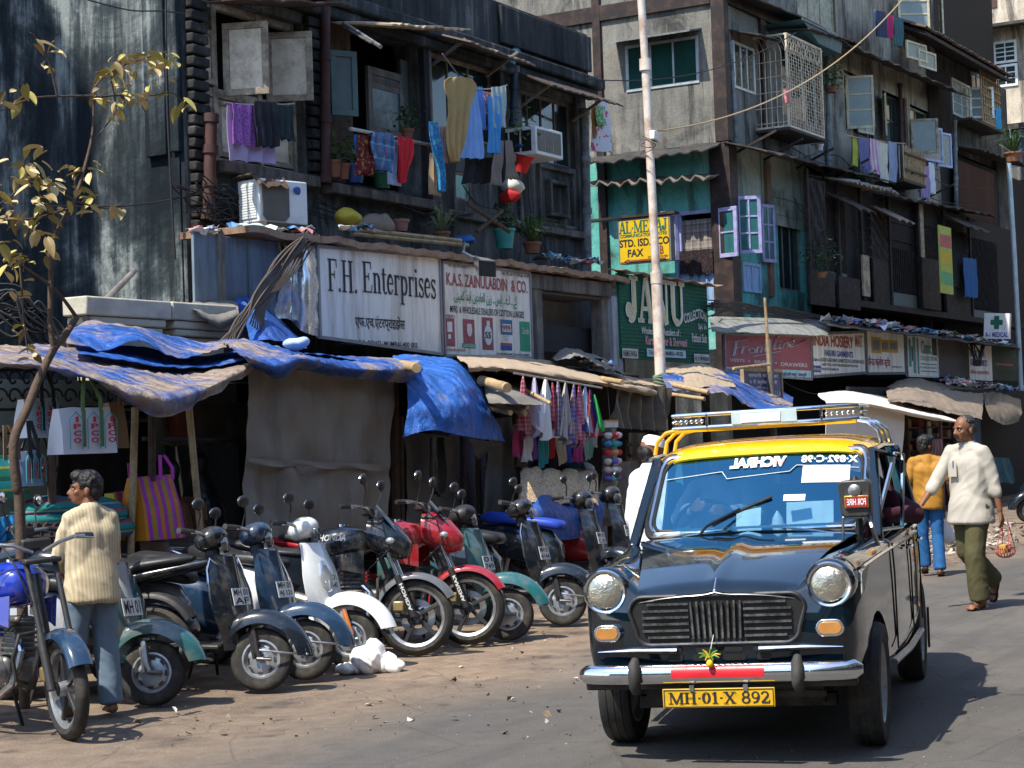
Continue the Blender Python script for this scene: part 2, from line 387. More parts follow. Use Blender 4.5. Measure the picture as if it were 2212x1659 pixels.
def catenary(a,b,sag,n=12):
 a,b=V(a),V(b);return[a.lerp(b,i/n)-V((0,0,sag*4*(i/n)*(1-i/n)))for i in range(n+1)]
def cable(name,label,pts,r,mt,cat='cable',parent=None,group=None,n=6):
 return MB().tube(pts,r,n).build(name,mt,parent,label=label if not parent else None,cat=cat if not parent else None,group=group)
# ------------------------------------------------------------ common materials
M_dark=mat('dark_inside',(.012,.012,.013),.9)  # near-black colour stands in for the unlit depth of rooms, shops and stalls
M_black=mat('black_paint',(.012,.012,.014),.35)
M_rubber=mat('rubber',(.022,.021,.02),.8,var=.3,scale=14,bump=.15,dirt=(.10,.085,.065),da=.5,ds=6)
M_chrome=mat('chrome',(.75,.76,.78),.12,1.,var=.1,dirt=(.25,.22,.18),da=.25,ds=18)
M_steel=mat('steel',(.42,.42,.41),.38,.9,var=.25,dirt=(.16,.10,.06),da=.5,ds=8)
M_rustpipe=mat('rust_red_pipe',(.075,.028,.022),.75,var=.4,bump=.2,dirt=(.03,.02,.02),da=.7,ds=5)
M_greypipe=mat('grey_pipe',(.22,.26,.27),.7,dirt=(.06,.055,.05),da=.8,ds=4)
M_wire=mat('cable_rubber',(.014,.014,.016),.7)
M_wirebrown=mat('cable_brown',(.09,.07,.055),.8)
M_cream=mat('cream_paint',(.66,.57,.43),.65,var=.12,scale=4,dirt=(.16,.12,.08),da=.55,ds=5,bump=.15)
M_creamfr=mat('cream_frame',(.42,.35,.25),.65,var=.2,scale=6,dirt=(.10,.08,.06),da=.8,ds=7,bump=.2)
M_oldwood=mat('old_wood',(.07,.045,.03),.85,var=.5,scale=9,bump=.3,dirt=(.16,.13,.10),da=.4,ds=6,streak=True)
M_greywood=mat('grey_wood',(.19,.175,.155),.85,var=.4,scale=9,bump=.3,dirt=(.05,.045,.04),da=.6,ds=6,streak=True)
M_bamboo=mat('bamboo',(.42,.30,.16),.6,var=.35,scale=7,dirt=(.14,.09,.05),da=.6,ds=9)
M_sheet=mat('weathered_sheet',(.26,.24,.21),.6,.25,var=.35,scale=3,bump=.25,dirt=(.17,.085,.045),da=.7,ds=3)
M_tin=mat('rusty_tin',(.40,.29,.20),.7,.1,var=.35,scale=4,bump=.25,dirt=(.14,.06,.03),da=.8,ds=4)
M_concrete=mat('concrete',(.20,.185,.165),.9,var=.4,scale=5,bump=.4,bs=40,dirt=(.04,.038,.035),da=.85,ds=3,streak=True)
M_glassd=mat('dark_glass',(.018,.035,.036),.08,var=.3,scale=2,spec=.6)
M_glassg=mat('green_glass',(.015,.06,.05),.1,var=.3,scale=2,spec=.6)
M_white=mat('white_paint',(.72,.72,.70),.5,var=.1,dirt=(.25,.22,.18),da=.45,ds=5)
M_alu=mat('aluminium',(.55,.60,.62),.4,.5,var=.12,dirt=(.2,.2,.2),da=.4,ds=9)
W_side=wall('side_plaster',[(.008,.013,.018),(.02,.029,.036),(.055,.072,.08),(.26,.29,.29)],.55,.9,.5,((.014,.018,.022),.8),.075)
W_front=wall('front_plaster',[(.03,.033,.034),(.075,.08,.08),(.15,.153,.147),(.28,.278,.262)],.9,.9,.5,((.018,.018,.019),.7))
W_soot=wall('soot_plaster',[(.014,.015,.016),(.026,.028,.03),(.05,.053,.055),(.15,.157,.157)],1.0,1.2,.5)
W_quoin=wall('quoin_plaster',[(.012,.012,.012),(.026,.026,.025),(.05,.05,.047),(.14,.14,.13)],1.6,.6,.6)
W_b2=wall('grey_plaster',[(.06,.06,.058),(.17,.165,.15),(.24,.23,.205),(.33,.32,.28)],.8,.7,.45,((.028,.03,.03),.85))
W_turq=wall('turquoise_plaster',[(.05,.07,.07),(.09,.36,.33),(.14,.46,.42),(.3,.52,.46)],.9,.5,.3,((.05,.05,.045),.7))
W_green=wall('pale_green_plaster',[(.08,.09,.07),(.24,.30,.26),(.34,.39,.34),(.45,.46,.38)],.9,.5,.3,((.05,.05,.045),.7))
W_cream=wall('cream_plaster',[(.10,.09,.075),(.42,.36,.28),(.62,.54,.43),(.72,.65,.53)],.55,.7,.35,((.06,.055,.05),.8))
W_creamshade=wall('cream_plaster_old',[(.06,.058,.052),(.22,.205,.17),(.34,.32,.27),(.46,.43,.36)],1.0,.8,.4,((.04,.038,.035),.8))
M_lav=mat('lavender_paint',(.33,.33,.58),.6,var=.15,scale=5,dirt=(.16,.16,.24),da=.6,ds=8,bump=.15)
M_ltblue=mat('light_blue_paint',(.27,.42,.66),.6,var=.15,scale=4,dirt=(.1,.14,.2),da=.6,ds=7,streak=True,bump=.15)
M_teal=mat('teal_paint',(.10,.34,.33),.6,var=.15,dirt=(.06,.1,.1),da=.6,ds=7)
M_steelcol=mat('brown_steel',(.019,.012,.012),.6,var=.4,dirt=(.10,.055,.04),da=.5,ds=5)
M_tealsheet=mat('blue_grey_sheet',(.05,.13,.16),.55,.1,var=.25,dirt=(.03,.06,.07),da=.5,ds=4)
# ------------------------------------------------------------ ground
def ground_mat():
 t=NT('asphalt_and_dust');x,y,z=t.xyz()
 n1=t.noise(.55,8,.65);n2=t.noise(5.,8,.7);n3=t.noise(90,3,.7);n4=t.noise(1.,6,.6,t.map((.5,3.5,1)))
 asp=t.ramp(n2,[(.3,(.085,.08,.076)),(.7,(.125,.118,.11))])
 asp=t.mix(t.ramp(n1,[(.42,0.),(.62,.6)]),asp,(.155,.14,.122))
 asp=t.mix(t.ramp(n4,[(.5,0.),(.6,.5)]),asp,(.075,.072,.07))
 dirt=t.ramp(n2,[(.25,(.15,.108,.078)),(.5,(.235,.172,.122)),(.75,(.32,.24,.17))])
 dirt=t.mix(t.ramp(t.math('ADD',t.noise(1.3,8,.7),t.math('MULTIPLY',y,.035)),[(.36,0.),(.50,.8)]),dirt,(.085,.062,.048))
 e=t.math('ADD',y,t.math('MULTIPLY',t.math('SUBTRACT',t.noise(.5,8,.62),.5),1.8))
 f=t.ramp(t.math('ADD',t.math('MULTIPLY',e,.2),1.58),[(.37,0.),(.62,1.)])
 col=t.mix(f,asp,dirt)
 col=t.mix(t.ramp(n3,[(.35,.45),(.5,0.)]),col,(.045,.04,.036))
 col=t.mix(t.ramp(n3,[(.63,0.),(.75,.5)]),col,(.4,.36,.3))
 pv=t.new('ShaderNodeTexVoronoi');pv.inputs['Scale'].default_value=.28;t.lk(t.map((1,.6,1)),pv.inputs['Vector']);col=t.mix(t.ramp(t.xyz(pv.outputs['Color'])[0],[(.55,0.),(.56,.28)],'CONSTANT'),col,(.075,.072,.068))
 col=t.mix(t.ramp(t.noise(2.6,5,.55),[(.63,0.),(.70,.6)]),col,(.045,.04,.035));col=t.mix(t.ramp(t.noise(9,3,.5),[(.70,0.),(.74,.5)]),col,(.05,.043,.036))
 c=t.new('ShaderNodeTexVoronoi',feature='DISTANCE_TO_EDGE');c.inputs['Scale'].default_value=.8
 t.lk(t.map((1,1,1),src=t.co),c.inputs['Vector'])
 dv=t.mix(.25,t.co,t.new('ShaderNodeTexNoise').outputs['Color'],'LINEAR_LIGHT');t.lk(dv,c.inputs['Vector'])
 col=t.mix(t.ramp(c.outputs['Distance'],[(.0,.35),(.012,0.)]),col,(.04,.036,.032))
 t.bump(t.math('ADD',t.math('MULTIPLY',n3,.6),t.math('MULTIPLY',n2,.8)),.55,.03)
 return t.out(col,t.ramp(n2,[(.3,.78),(.7,.95)]),0,0,.25)
def build_ground():
 mb=MB();g=[]
 xs=[-60,-30,-18]+[-12+i*.5 for i in range(49)]+[14+i*2 for i in range(10)]+[40,60,110,250];ys=[-90,-40,-20,-12]+[-9+i*.35 for i in range(29)]+[1.5,3,8,20,60,160]
 for yy in ys:
  r=[]
  for xx in xs:
   p=V((xx,yy,0));k=sm(-6.5,-3.0,yy)*(1-sm(.8,2,yy))*sm(-16,-9,xx)*(1-sm(14,22,xx))
   p.z=k*(.035*nz(p,.8,4)+.022*nz(p,2.1,8))-.012*k
   r.append(p)
  g.append(r)
 mb.loft(g,False,False)
 return mb.build('street_ground',ground_mat(),None,smooth=80,kind='structure',loc=(0,0,0))
build_ground()
# ------------------------------------------------------------ walls with openings
def wall_holes(mb,x0,x1,z0,z1,holes,y,th,axis=1):
 """plate from x0..x1, z0..z1 at depth y (front) with openings (xa, xb, za, zb) and their reveals"""
 X=sorted({x0,x1,*[h[0]for h in holes],*[h[1]for h in holes]});Z=sorted({z0,z1,*[h[2]for h in holes],*[h[3]for h in holes]})
 X=[x for x in X if x0<=x<=x1];Z=[z for z in Z if z0<=z<=z1]
 P=(lambda x,d,z:V((x,y+d,z)))if axis==1 else(lambda x,d,z:V((y+d,x,z)))
 for a,b in zip(X,X[1:]):
  for c,d in zip(Z,Z[1:]):
   xm,zm=(a+b)/2,(c+d)/2
   if any(h[0]<xm<h[1]and h[2]<zm<h[3]for h in holes):continue
   mb.add([P(a,0,c),P(b,0,c),P(b,0,d),P(a,0,d)],[(0,1,2,3)])
 for h in holes:
  a,b,c,d=h[:4]
  for p,q in(((a,c),(b,c)),((b,c),(b,d)),((b,d),(a,d)),((a,d),(a,c))):
   mb.add([P(p[0],0,p[1]),P(q[0],0,q[1]),P(q[0],th,q[1]),P(p[0],th,p[1])],[(0,1,2,3)])
 return mb
def rect(x0,y0,x1,y1,y):
 m=(x0+x1)/2;return F(x0,(y0+y1)/2,y).x,F(x1,(y0+y1)/2,y).x,F(m,y1,y).z,F(m,y0,y).z
def rect_s(x0,y0,x1,y1,x):
 m=(x0+x1)/2;return SD(x0,(y0+y1)/2,x).y,SD(x1,(y0+y1)/2,x).y,SD(m,y1,x).z,SD(m,y0,x).z
def framed(parent,r,y,mf,mp,nx=1,nz_=1,fr=.05,dep=.05,name='window',M=None,mun=.03,paneback=.02,solid=False):
 """casement with frame bars and one pane object per light, front face at y; M places it (hinged leaves)"""
 x0,x1,z0,z1=r;mb=MB();k=(lambda lo,hi,B:B.box(lo,hi,M))
 k((x0,y,z0),(x1,y+dep,z0+fr),mb);k((x0,y,z1-fr),(x1,y+dep,z1),mb)
 k((x0,y,z0+fr),(x0+fr,y+dep,z1-fr),mb);k((x1-fr,y,z0+fr),(x1,y+dep,z1-fr),mb)
 cx=[lerp(x0+fr,x1-fr,i/nx)for i in range(nx+1)];cz=[lerp(z0+fr,z1-fr,i/nz_)for i in range(nz_+1)]
 for c in cx[1:-1]:k((c-mun/2,y+.004,z0+fr),(c+mun/2,y+dep-.006,z1-fr),mb)
 for c in cz[1:-1]:k((x0+fr,y+.006,c-mun/2),(x1-fr,y+dep-.008,c+mun/2),mb)
 o=mb.build(name,mf,parent,bevel=.004)
 if mp is not None:
  for a,b in zip(cx,cx[1:]):
   for c,d in zip(cz,cz[1:]):
    p=MB();p.box((a+.002,y+paneback,c+.002),(b-.002,y+paneback+.01,d-.002),M);p.build('panel' if solid else 'pane',mp,o)
 return o
def hinge(xh,yh,ang):return Matrix.Translation((xh,yh,0))@Matrix.Rotation(ang,4,'Z')@Matrix.Translation((-xh,-yh,0))
def awning(parent,a,b,drop,out,mt,y,name='awning',wave=.0,th=.02,tilt=None):
 """sheet from wall points a..b (px), reaching out and down"""
 A,B=F(*a,y),F(*b,y);g=[];n=24
 for j in range(4):
  v=j/3;g.append([A.lerp(B,i/n)+V((0,-out*v,-drop*v+wave*sin(i*2.6)+.025*nz((i*.4,v*2,A.x),1,A.z)*v))for i in range(n+1)])
 return MB().sheet(g,th).build(name,mt,parent,smooth=60)
# ------------------------------------------------------------ the old corner house
YF=.8
b1=thing('old_house','soot stained old house with open shutters and laundry above the white shop boards','house',F(840,700,YF)*1)
TL=F(400,400,YF).x;TR=F(1268,300,YF).x;ZT=F(1170,40,YF).z
W1=rect(446,20,655,362,YF);W2=rect(712,66,905,405,YF);W3=rect(932,128,1075,300,YF);W4=rect(1120,205,1244,352,YF);W5=rect(985,372,1015,432,YF)
wall_holes(MB(),TL,TR,2.5,ZT-.9,[W1,W2,W3,W4,W5],YF,.35).build('front_wall',W_front,b1,smooth=0)
m=MB();m.box((TL+.02,YF+.9,2.0),(TR-.05,YF+1.0,ZT));m.build('inner_wall',M_dark,b1)  # dark plane, shade of the rooms behind the windows put into its colour
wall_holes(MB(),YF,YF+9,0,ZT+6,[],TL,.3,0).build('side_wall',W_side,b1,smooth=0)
s0=SD(317,100,TL).y;s1=SD(362,100,TL).y;zb=SD(360,337,TL).z
for nm,a,b,c,d in(('pilaster_strip',s0,s1,zb,ZT+6),('pilaster_strip',s1-.05,YF+.01,zb+.02,ZT+6),('pilaster_strip',s1-.02,YF+.05,0,zb-.03)):
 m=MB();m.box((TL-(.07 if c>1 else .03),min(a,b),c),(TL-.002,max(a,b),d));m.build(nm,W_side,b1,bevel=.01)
for(xa,xb,ya,yb,n)in((401,441,-25,500,21),(657,697,40,400,15)):
 x0=F(xa,200,YF).x;x1=F(xb,200,YF).x;zt=F((xa+xb)/2,ya,YF).z;z0=F((xa+xb)/2,yb,YF).z;h=(zt-z0)/n
 for i in range(n):
  m=MB();o=rnd.uniform(-.012,.012);m.box((x0+rnd.uniform(0,.02),YF-.10+o,z0+i*h+.012),(x1-rnd.uniform(0,.02),YF+.02,z0+(i+1)*h-.012));m.build('stone',W_quoin,b1,bevel=.018)
c0=F(738,10,YF);c1=F(1289,173,YF);zc=(c0.z+c1.z)/2
m=MB();m.box((TL,YF-.04,zc),(TR+.05,YF+.3,ZT));m.build('parapet',W_soot,b1,bevel=.02)
m=MB();m.box((F(1072,100,YF).x,YF-.1,zc+.1),(TR+.06,YF-.045,ZT-.05));m.build('parapet_panel',W_soot,b1,bevel=.02)
m=MB();m.box((TL,YF-.24,zc-.16),(TR+.2,YF+.02,zc+.0));m.box((TL,YF-.16,zc-.30),(TR+.12,YF+.02,zc-.165));m.build('cornice',W_soot,b1,bevel=.03)
m=MB();m.box((TL+.01,YF+.31,ZT-.2),(TR,YF+9,ZT-.1));m.box((TR-.1,YF+.32,0),(TR-.002,YF+9,ZT-.21));m.build('roof',W_soot,b1)
for(xa,ya,xb,yb,d,h,mt)in((462,337,672,393,.14,.13,M_concrete),(690,388,925,446,.2,.12,M_concrete),(925,446,1262,505,.1,.10,M_concrete)):
 A,B=F(xa,ya,YF),F(xb,yb,YF);z=(A.z+B.z)/2;m=MB();m.box((A.x,YF-d,z-h),(B.x,YF+.02,z));m.build('sill',mt,b1,bevel=.015)
for x in(1118,1246):
 A=F(x,300,YF);m=MB();m.box((A.x-.06,YF-.05,F(x,500,YF).z),(A.x+.06,YF+.01,F(x,205,YF).z));m.build('pilaster_strip',W_front,b1,bevel=.01)
for(r,d)in((rect(1160,362,1236,492,YF),.06),(rect(1178,392,1218,470,YF),.10)):
 m=MB();x0,x1,z0,z1=r;k=.055
 for lo,hi in(((x0,z0),(x1,z0+k)),((x0,z1-k),(x1,z1)),((x0,z0+k),(x0+k,z1-k)),((x1-k,z0+k),(x1,z1-k))):m.box((lo[0],YF-d,lo[1]),(hi[0],YF+.01,hi[1]))
 m.build('wall_panel_moulding',W_front,b1,bevel=.012)
x0,x1,z0,z1=W1;zm=F(550,212,YF).z;zl=z0+.02
m=MB();m.box((x0,YF+.12,z0),(x1,YF+.2,z0+.07));m.box((x0,YF+.12,z1-.08),(x1,YF+.2,z1));m.box((x0,YF+.12,zm-.05),(x1,YF+.2,zm+.05))
for x in(x0,lerp(x0,x1,.17),lerp(x0,x1,.62),x1):m.box((x-.04,YF+.11,z0),(x+.04,YF+.21,z1))
wf=m.build('window',M_creamfr,b1,bevel=.006)
for a,b in((.02,.15),(.2,.4),(.44,.6),(.66,.97)):
 framed(b1,(lerp(x0,x1,a),lerp(x0,x1,b),z0+.09,zm-.06),YF+.13,M_creamfr,M_cream,1,1,.06,.04,'panel',solid=True)
framed(b1,(x0+.05,lerp(x0,x1,.155),zm+.07,F(460,60,YF).z),YF+.08,M_creamfr,M_cream,1,1,.06,.045,'shutter',solid=True)
def leaf(px0,px1,ptop,pbot,yh,ang,mf,mp,nx=1,nzz=1,side=1,name='shutter',par=None,solid=True,fr=.07,ww=None):
 """hinged leaf measured by its picture corners: the hinge stands at px0 (side 1) on depth yh"""
 A=F(px0,(ptop+pbot)/2,yh);wd=ww;zt=F(px0,ptop,yh).z;zb_=F(px0,pbot,yh).z
 r=(A.x,A.x+wd,zb_,zt)if side>0 else(A.x-wd,A.x,zb_,zt)
 return framed(par or b1,r,yh-.02,mf,mp,nx,nzz,fr,.04,name,hinge(A.x,yh,ang),solid=solid)
leaf(482,562,52,208,YF-.02,radians(-68),M_creamfr,M_cream,ww=.50)
leaf(574,655,72,220,YF-.02,radians(-62),M_creamfr,M_cream,ww=.52)
x0,x1,z0,z1=W2
leaf(714,760,108,248,YF-.02,radians(-30),mat('dull_green_frame',(.10,.17,.16),.7,dirt=(.05,.06,.06),da=.6),mat('grey_green_board',(.10,.13,.13),.7),ww=.34)
r=rect(812,150,888,292,YF);o=framed(b1,r,YF+.1,M_greywood,None,1,1,.09,.05,'door_leaf')
zs=lerp(r[2],r[3],.74);m=MB();m.box((r[0]+.09,YF+.11,zs-.04),(r[1]-.09,YF+.14,zs+.04));m.build('rail',M_greywood,o)
for i in range(4):
 z=lerp(zs+.06,r[3]-.11,i/3.);m=MB();m.beam((r[0]+.09,YF+.125,z),(r[1]-.09,YF+.125,z),.02,.07,(0,.5,1));m.build('slat',M_greywood,o)
m=MB();m.box((r[0]+.09,YF+.12,r[2]+.09),(r[1]-.09,YF+.13,zs-.04));m.build('pane',mat('grey_pane',(.06,.09,.09),.3),o)
m=MB();m.box((r[1]+.02,YF+.15,z0),(x1,YF+.2,z1-.2));m.build('panel',mat('grey_green_board',(.10,.13,.13),.7),b1)
m=MB();m.box((x0,YF+.17,z0),(r[0]-.25,YF+.22,z1));m.build('panel',M_oldwood,b1)
framed(b1,W3,YF+.1,M_creamfr,M_glassd,3,1,.06,.06)
framed(b1,W4,YF+.1,M_greywood,M_glassd,4,1,.05,.06)
framed(b1,W5,YF+.02,M_creamfr,mat('turquoise_glass',(.16,.42,.37),.3),1,1,.03,.04)
M_awn=mat('tan_sheet',(.42,.33,.22),.7,var=.2,dirt=(.2,.13,.08),da=.5,ds=4)
a1=awning(b1,(715,48,),(890,62),.14,.85,M_awn,YF-.05,wave=.012)
a2=awning(b1,(925,68),(1068,118),.22,.62,M_sheet,YF-.05,wave=.01)
a3=awning(b1,(1105,150),(1262,196),.30,.62,mat('brown_sheet',(.06,.042,.034),.8,var=.4),YF-.05,wave=.01)
a0=awning(b1,(436,5),(660,16),.05,.6,M_oldwood,YF-.05)
for px_,py_ in((934,140),(1050,165),(1122,232),(1236,262)):
 A=F(px_,py_,YF);m=MB();m.beam(A,A+V((0,-.5,.26)),.035,.035);m.build('strut',M_greywood,b1)
m=MB();A=F(742,50,YF-.3);m.tube([A,F(822,101,YF-1.1)],.025);m.tube([F(742,58,YF-.3),F(800,92,YF-1.)],.012);m.build('awning_pole',M_steel,b1)
def pipe(p,q,r,mt,y,par,name='downpipe',col=None):
 A,B=F(*p,y),F(*q,y);m=MB();m.tube([A,B],r,12)
 for k in(.02,.33,.66,.98):C=A.lerp(B,k);d=(B-A).normalized()*.045;m.tube([C-d,C+d],r*1.25,12)
 return m.build(name,mt,par)
pipe((703,-10),(703,395),.055,M_rustpipe,YF-.16,b1);pipe((455,252),(450,470),.07,M_rustpipe,YF-.14,b1)
pipe((1263,235),(1270,570),.06,M_greypipe,YF-.1,b1);pipe((1112,148),(1110,268),.055,mat('blue_black_pipe',(.02,.035,.05),.5),YF-.12,b1)
m=MB();m.tube([F(1103,140,YF-.2),F(1106,122,YF-.2),F(1112,112,YF-.1),F(1116,112,YF)],.06,10);m.build('pipe_elbow',mat('blue_pipe',(.03,.09,.13),.5),b1)
for i,(x,ya,yb,wd,mt)in enumerate(((916,100,470,.12,W_soot),(924,100,260,.05,M_greywood),(1078,130,460,.09,W_soot))):
 A,B=F(x,ya,YF-.06),F(x,yb,YF-.06);m=MB();m.box((A.x-wd/2,YF-.09-i*.004,B.z),(A.x+wd/2,YF+.01,A.z));m.build('post',mt,b1,bevel=.008)
def wires(name,label,lst,mt=M_wire,parent=None,kind=None):
 m=MB()
 for pts,r in lst:
  P=[F(*p)for p in pts];n=max(6,5*len(P));m.tube([cat_rom(P,i/n)for i in range(n+1)],r,5)
 return m.build(name,mt,parent,label=label if parent is None else None,cat='cable' if parent is None else None,kind=kind)
wires('wall_wire',None,[([(190,0,YF-.1),(280,22,YF-.1),(350,24,YF-.1),(400,30,YF-.1)],.008),([(90,445,.6),(270,445,.8),(400,425,YF-.2),(440,415,YF-.2)],.008),
  ([(358,0,YF-.15),(360,200,YF-.15),(370,420,YF-.15),(378,560,YF-.15)],.012)],M_wire,b1)
cl=[]
for i in range(26):
 x=rnd.uniform(395,520);y=rnd.uniform(395,470);cl.append(([(x,y,YF-.15),(x+rnd.uniform(-40,60),y+rnd.uniform(-30,40),YF-.25),(x+rnd.uniform(0,120),y+rnd.uniform(0,60),YF-.2),(x+rnd.uniform(20,160),y+rnd.uniform(10,80),YF-.12)],.008))
for i in range(16):
 x=rnd.uniform(640,900);cl.append(([(x,440+rnd.uniform(-15,20),YF-.15),(x+60,455+rnd.uniform(0,30),YF-.2),(x+130,470+rnd.uniform(-10,40),YF-.15)],.008))
wires('wire_tangle',None,cl,M_wire,b1,'stuff')
wires('hanging_wire',None,[([(1000,400,YF-.1),(1030,440,YF-.15),(1075,452,YF-.1)],.008),([(1140,380,YF-.1),(1150,470,YF-.2),(1190,560,YF-.4)],.008),([(1130,390,YF-.1),(1136,480,YF-.2),(1150,540,YF-.4)],.008)],M_wire,b1)
# ------------------------------------------------------------ shop row under it
YS=0.
sr=thing('shop_row','concrete shop front with rusty sheet roof and an empty bay between the boards','shop',(2.6,.6,0))
xl=TL-.25;xr=F(1338,600,0).x;zr=3.80
g=[];n=60
for j in range(3):g.append([V((lerp(xl,xr,i/n),lerp(-.16,YF-.12,j/2),zr+.045*nz((i*.31,j,0),1.)+.012*sin(i*3.1)))for i in range(n+1)])
MB().sheet(g,.07).build('roof',M_tin,sr,smooth=50)
m=MB();m.box((F(950,570,0).x,-.05,zr-.26),(xr,.12,zr-.06));m.build('fascia_beam',M_concrete,sr,bevel=.015)
def post(pa,pb,ya,mt=M_greywood,zlo=0.,zhi=None,d=.16):
 x0=F(pa,660,ya).x;x1=F(pb,660,ya).x;m=MB();m.box((x0,ya-.03,zlo),(x1,ya+d,zhi or zr-.07));return m.build('post',mt,sr,bevel=.01)
post(946,957,.0,mat('soot_post',(.03,.028,.027),.9),zhi=zr-.1);post(1147,1168,.0,M_concrete);post(1297,1318,.05,M_greywood);post(1318,1338,-.02,mat('white_blue_wood',(.34,.38,.42),.7,dirt=(.12,.12,.12),da=.7,ds=5,streak=True))
xa=F(1168,660,0).x;xb=F(1300,660,.05).x
m=MB();m.box((xa,.62,2.35),(xb+.6,.66,zr-.1));m.build('bay_back',mat('grey_board',(.24,.23,.23),.8,dirt=(.1,.1,.1),da=.5,ds=2),sr)
m=MB();m.box((xa,.02,zr-.3),(xb,.66,zr-.27));m.build('bay_ceiling',mat('dim_board',(.10,.095,.09),.8),sr)
m=MB();m.box((xa,.30,F(1230,762,.3).z),(F(1283,700,.3).x,.34,F(1230,706,.3).z));m.build('shutter_box',mat('dark_board',(.03,.03,.033),.8),sr)
m=MB();m.box((TL,.62,0),(xr,.66,2.6));m.build('back_wall',M_dark,sr)  # blackened sheet painted in for the unlit shop interior
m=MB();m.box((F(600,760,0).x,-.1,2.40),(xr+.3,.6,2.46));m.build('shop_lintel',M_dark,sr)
M_bluesheet=mat('blue_grey_panel',(.17,.22,.27),.7,var=.25,scale=3,dirt=(.07,.075,.08),da=.6,ds=3,streak=True)
for(p,q,yy)in((420,478,.02),(480,540,.05),(541,606,.02)):
 r=rect(p,530,q,668,yy);m=MB();m.box((r[0],yy,2.75),(r[1],yy+.03,zr-.06));m.build('panel',M_bluesheet,sr,bevel=.004)
x=F(479,600,0).x;m=MB();m.box((x-.04,-.02,2.7),(x+.04,.06,zr-.05));m.build('post',M_greywood,sr)
M_foil=mat('foil',(.72,.74,.76),.3,.9,var=.15,dirt=(.3,.3,.3),da=.3,ds=6)
tarp('foil_sheet',M_foil,[[(612,532,.0),(632,530,-.02),(655,528,-.1),(688,532,-.02)],[(606,600,.0),(630,600,-.06),(664,598,-.25),(690,600,-.03)],[(590,690,.02),(625,690,-.02),(660,720,-.2),(692,725,-.02)]],30,24,.05,3.5,3,parent=sr)
M_signw=mat('white_board',(.78,.76,.70),.45,var=.06,scale=2,dirt=(.30,.22,.15),da=.55,ds=2.2,streak=True)
M_ink=mat('black_ink',(.018,.018,.02),.6);M_red=mat('dull_red_ink',(.36,.08,.09),.6);M_grn=mat('green_ink',(.02,.26,.12),.6);M_blu=mat('blue_ink',(.03,.06,.28),.6)
def board(name,label,corners,y,mt,th=.05,frame=None,cat='shop sign',fr=.035):
 """corners: left px, top py at left, bottom py at left, right px, top py at right, bottom py at right"""
 a,b,c,d,e,f_=corners;x0=F(a,(b+c)/2,y).x;x1=F(d,(e+f_)/2,y).x
 P=[V((x0,y,F(a,c,y).z)),V((x1,y,F(d,f_,y).z)),V((x1,y,F(d,e,y).z)),V((x0,y,F(a,b,y).z))]
 o=thing(name,label,cat,(P[0]+P[1])/2)
 m=MB();m.hexa([P[0],P[1],P[1]+V((0,th,0)),P[0]+V((0,th,0))],[P[3],P[2],P[2]+V((0,th,0)),P[3]+V((0,th,0))]);m.build('board',mt,o)
 if frame:
  m=MB()
  for i in range(4):m.beam(P[i]+V((0,.005,0)),P[(i+1)%4]+V((0,.005,0)),fr,fr*1.2,(0,1,0))
  m.build('frame',frame,o)
 return o
YB=-.06
fh=board('shop_sign','large white board with tall black serif lettering above one line of black Hindi',(688,532,728,952,556,765),YB,M_signw,frame=mat('grey_frame',(.25,.26,.27),.5,.5))
serif(fh,M_ink,'F.H.',707,772,562,631,YB);serif(fh,M_ink,'Enterprises',782,941,573.5,638,YB)
lettering(fh,M_ink,[('एफ.एच.एंटरप्राइझेस',767,874,681,716),('316/320, E.R. ROAD, MUMBAI-400 003.',734,903,736,750)],y=YB)
ks=board('shop_sign','white board in maroon, green and black print with five small brand cards along the bottom',(958,566,768,1147,590,774),YB,M_signw,frame=mat('grey_frame',(.25,.26,.27),.5,.5))
lettering(ks,M_ink,[('Tel.: (0) 342 00 42 11',966,1013,569,581),('Tel.: (R) 261 77 54/262 10 81',1083,1141,587,600),('MFRS  & WHOLESALE DEALERS OF COTTON LUNGIES',972,1131,666.5,681),('320, EBRAHIM RAHIMATULLAH ROAD, MUMBAI',1072,1143,763,769)],y=YB)
lettering(ks,M_red,[('K.A.S. ZAINULABDIN  & CO.',964,1138,598,625,{'bold':.02}),('के.ऐ.एस. झैनुलाबदीन आणि कंपनी.',954,1005,752,761)],y=YB)
_ur='ﮯﮐ ـ ﮮا ـ ﺲﯾا ـ ﻦﯾز ﻦﯾﺪﺑﺎﻌﻟا ڈﻨﯾا ﯽﻨﭙﻤﮐ';_ur=' '.join(reversed(_ur.split(' ')))
lettering(ks,M_grn,[(_ur,981,1116,630,662)],y=YB)
M_maroon=mat('maroon_print',(.30,.07,.09),.6);M_teald=mat('deep_blue_print',(.02,.13,.26),.6);M_print=mat('white_print',(.62,.62,.60),.6);M_greenp=mat('green_print',(.02,.30,.15),.6)
def patch(par,mt,lst,y,name='printed_patch',d=.003):
 m=MB()
 for(a,b,c,e)in lst:
  r=rect(a,b,c,e,y);m.add([V((r[0],y-d,r[2])),V((r[1],y-d,r[2])),V((r[1],y-d,r[3])),V((r[0],y-d,r[3]))],[(0,1,2,3)])
 return m.build(name,mt,par,smooth=0,fix=False)
patch(ks,M_maroon,[(955,687,982,748),(1000,690,1025,745),(1041,686,1065,756),(1081,741,1106,747)],YB)
patch(ks,M_greenp,[(997.6,742,1027,752),(1122.6,695,1144.4,759)],YB,d=.004);patch(ks,M_teald,[(1043.5,706,1063.5,742),(1081,691,1106,723)],YB,d=.005)
patch(ks,M_blu,[(1081,747,1106,757)],YB,d=.004);patch(ks,M_print,[(965,695,976,717),(967,722,973,732),(1008,700,1018,721),(1050,693,1057,703),(1084,700,1103,717),(1091,725,1098,735)],YB,d=.007)
m=MB();
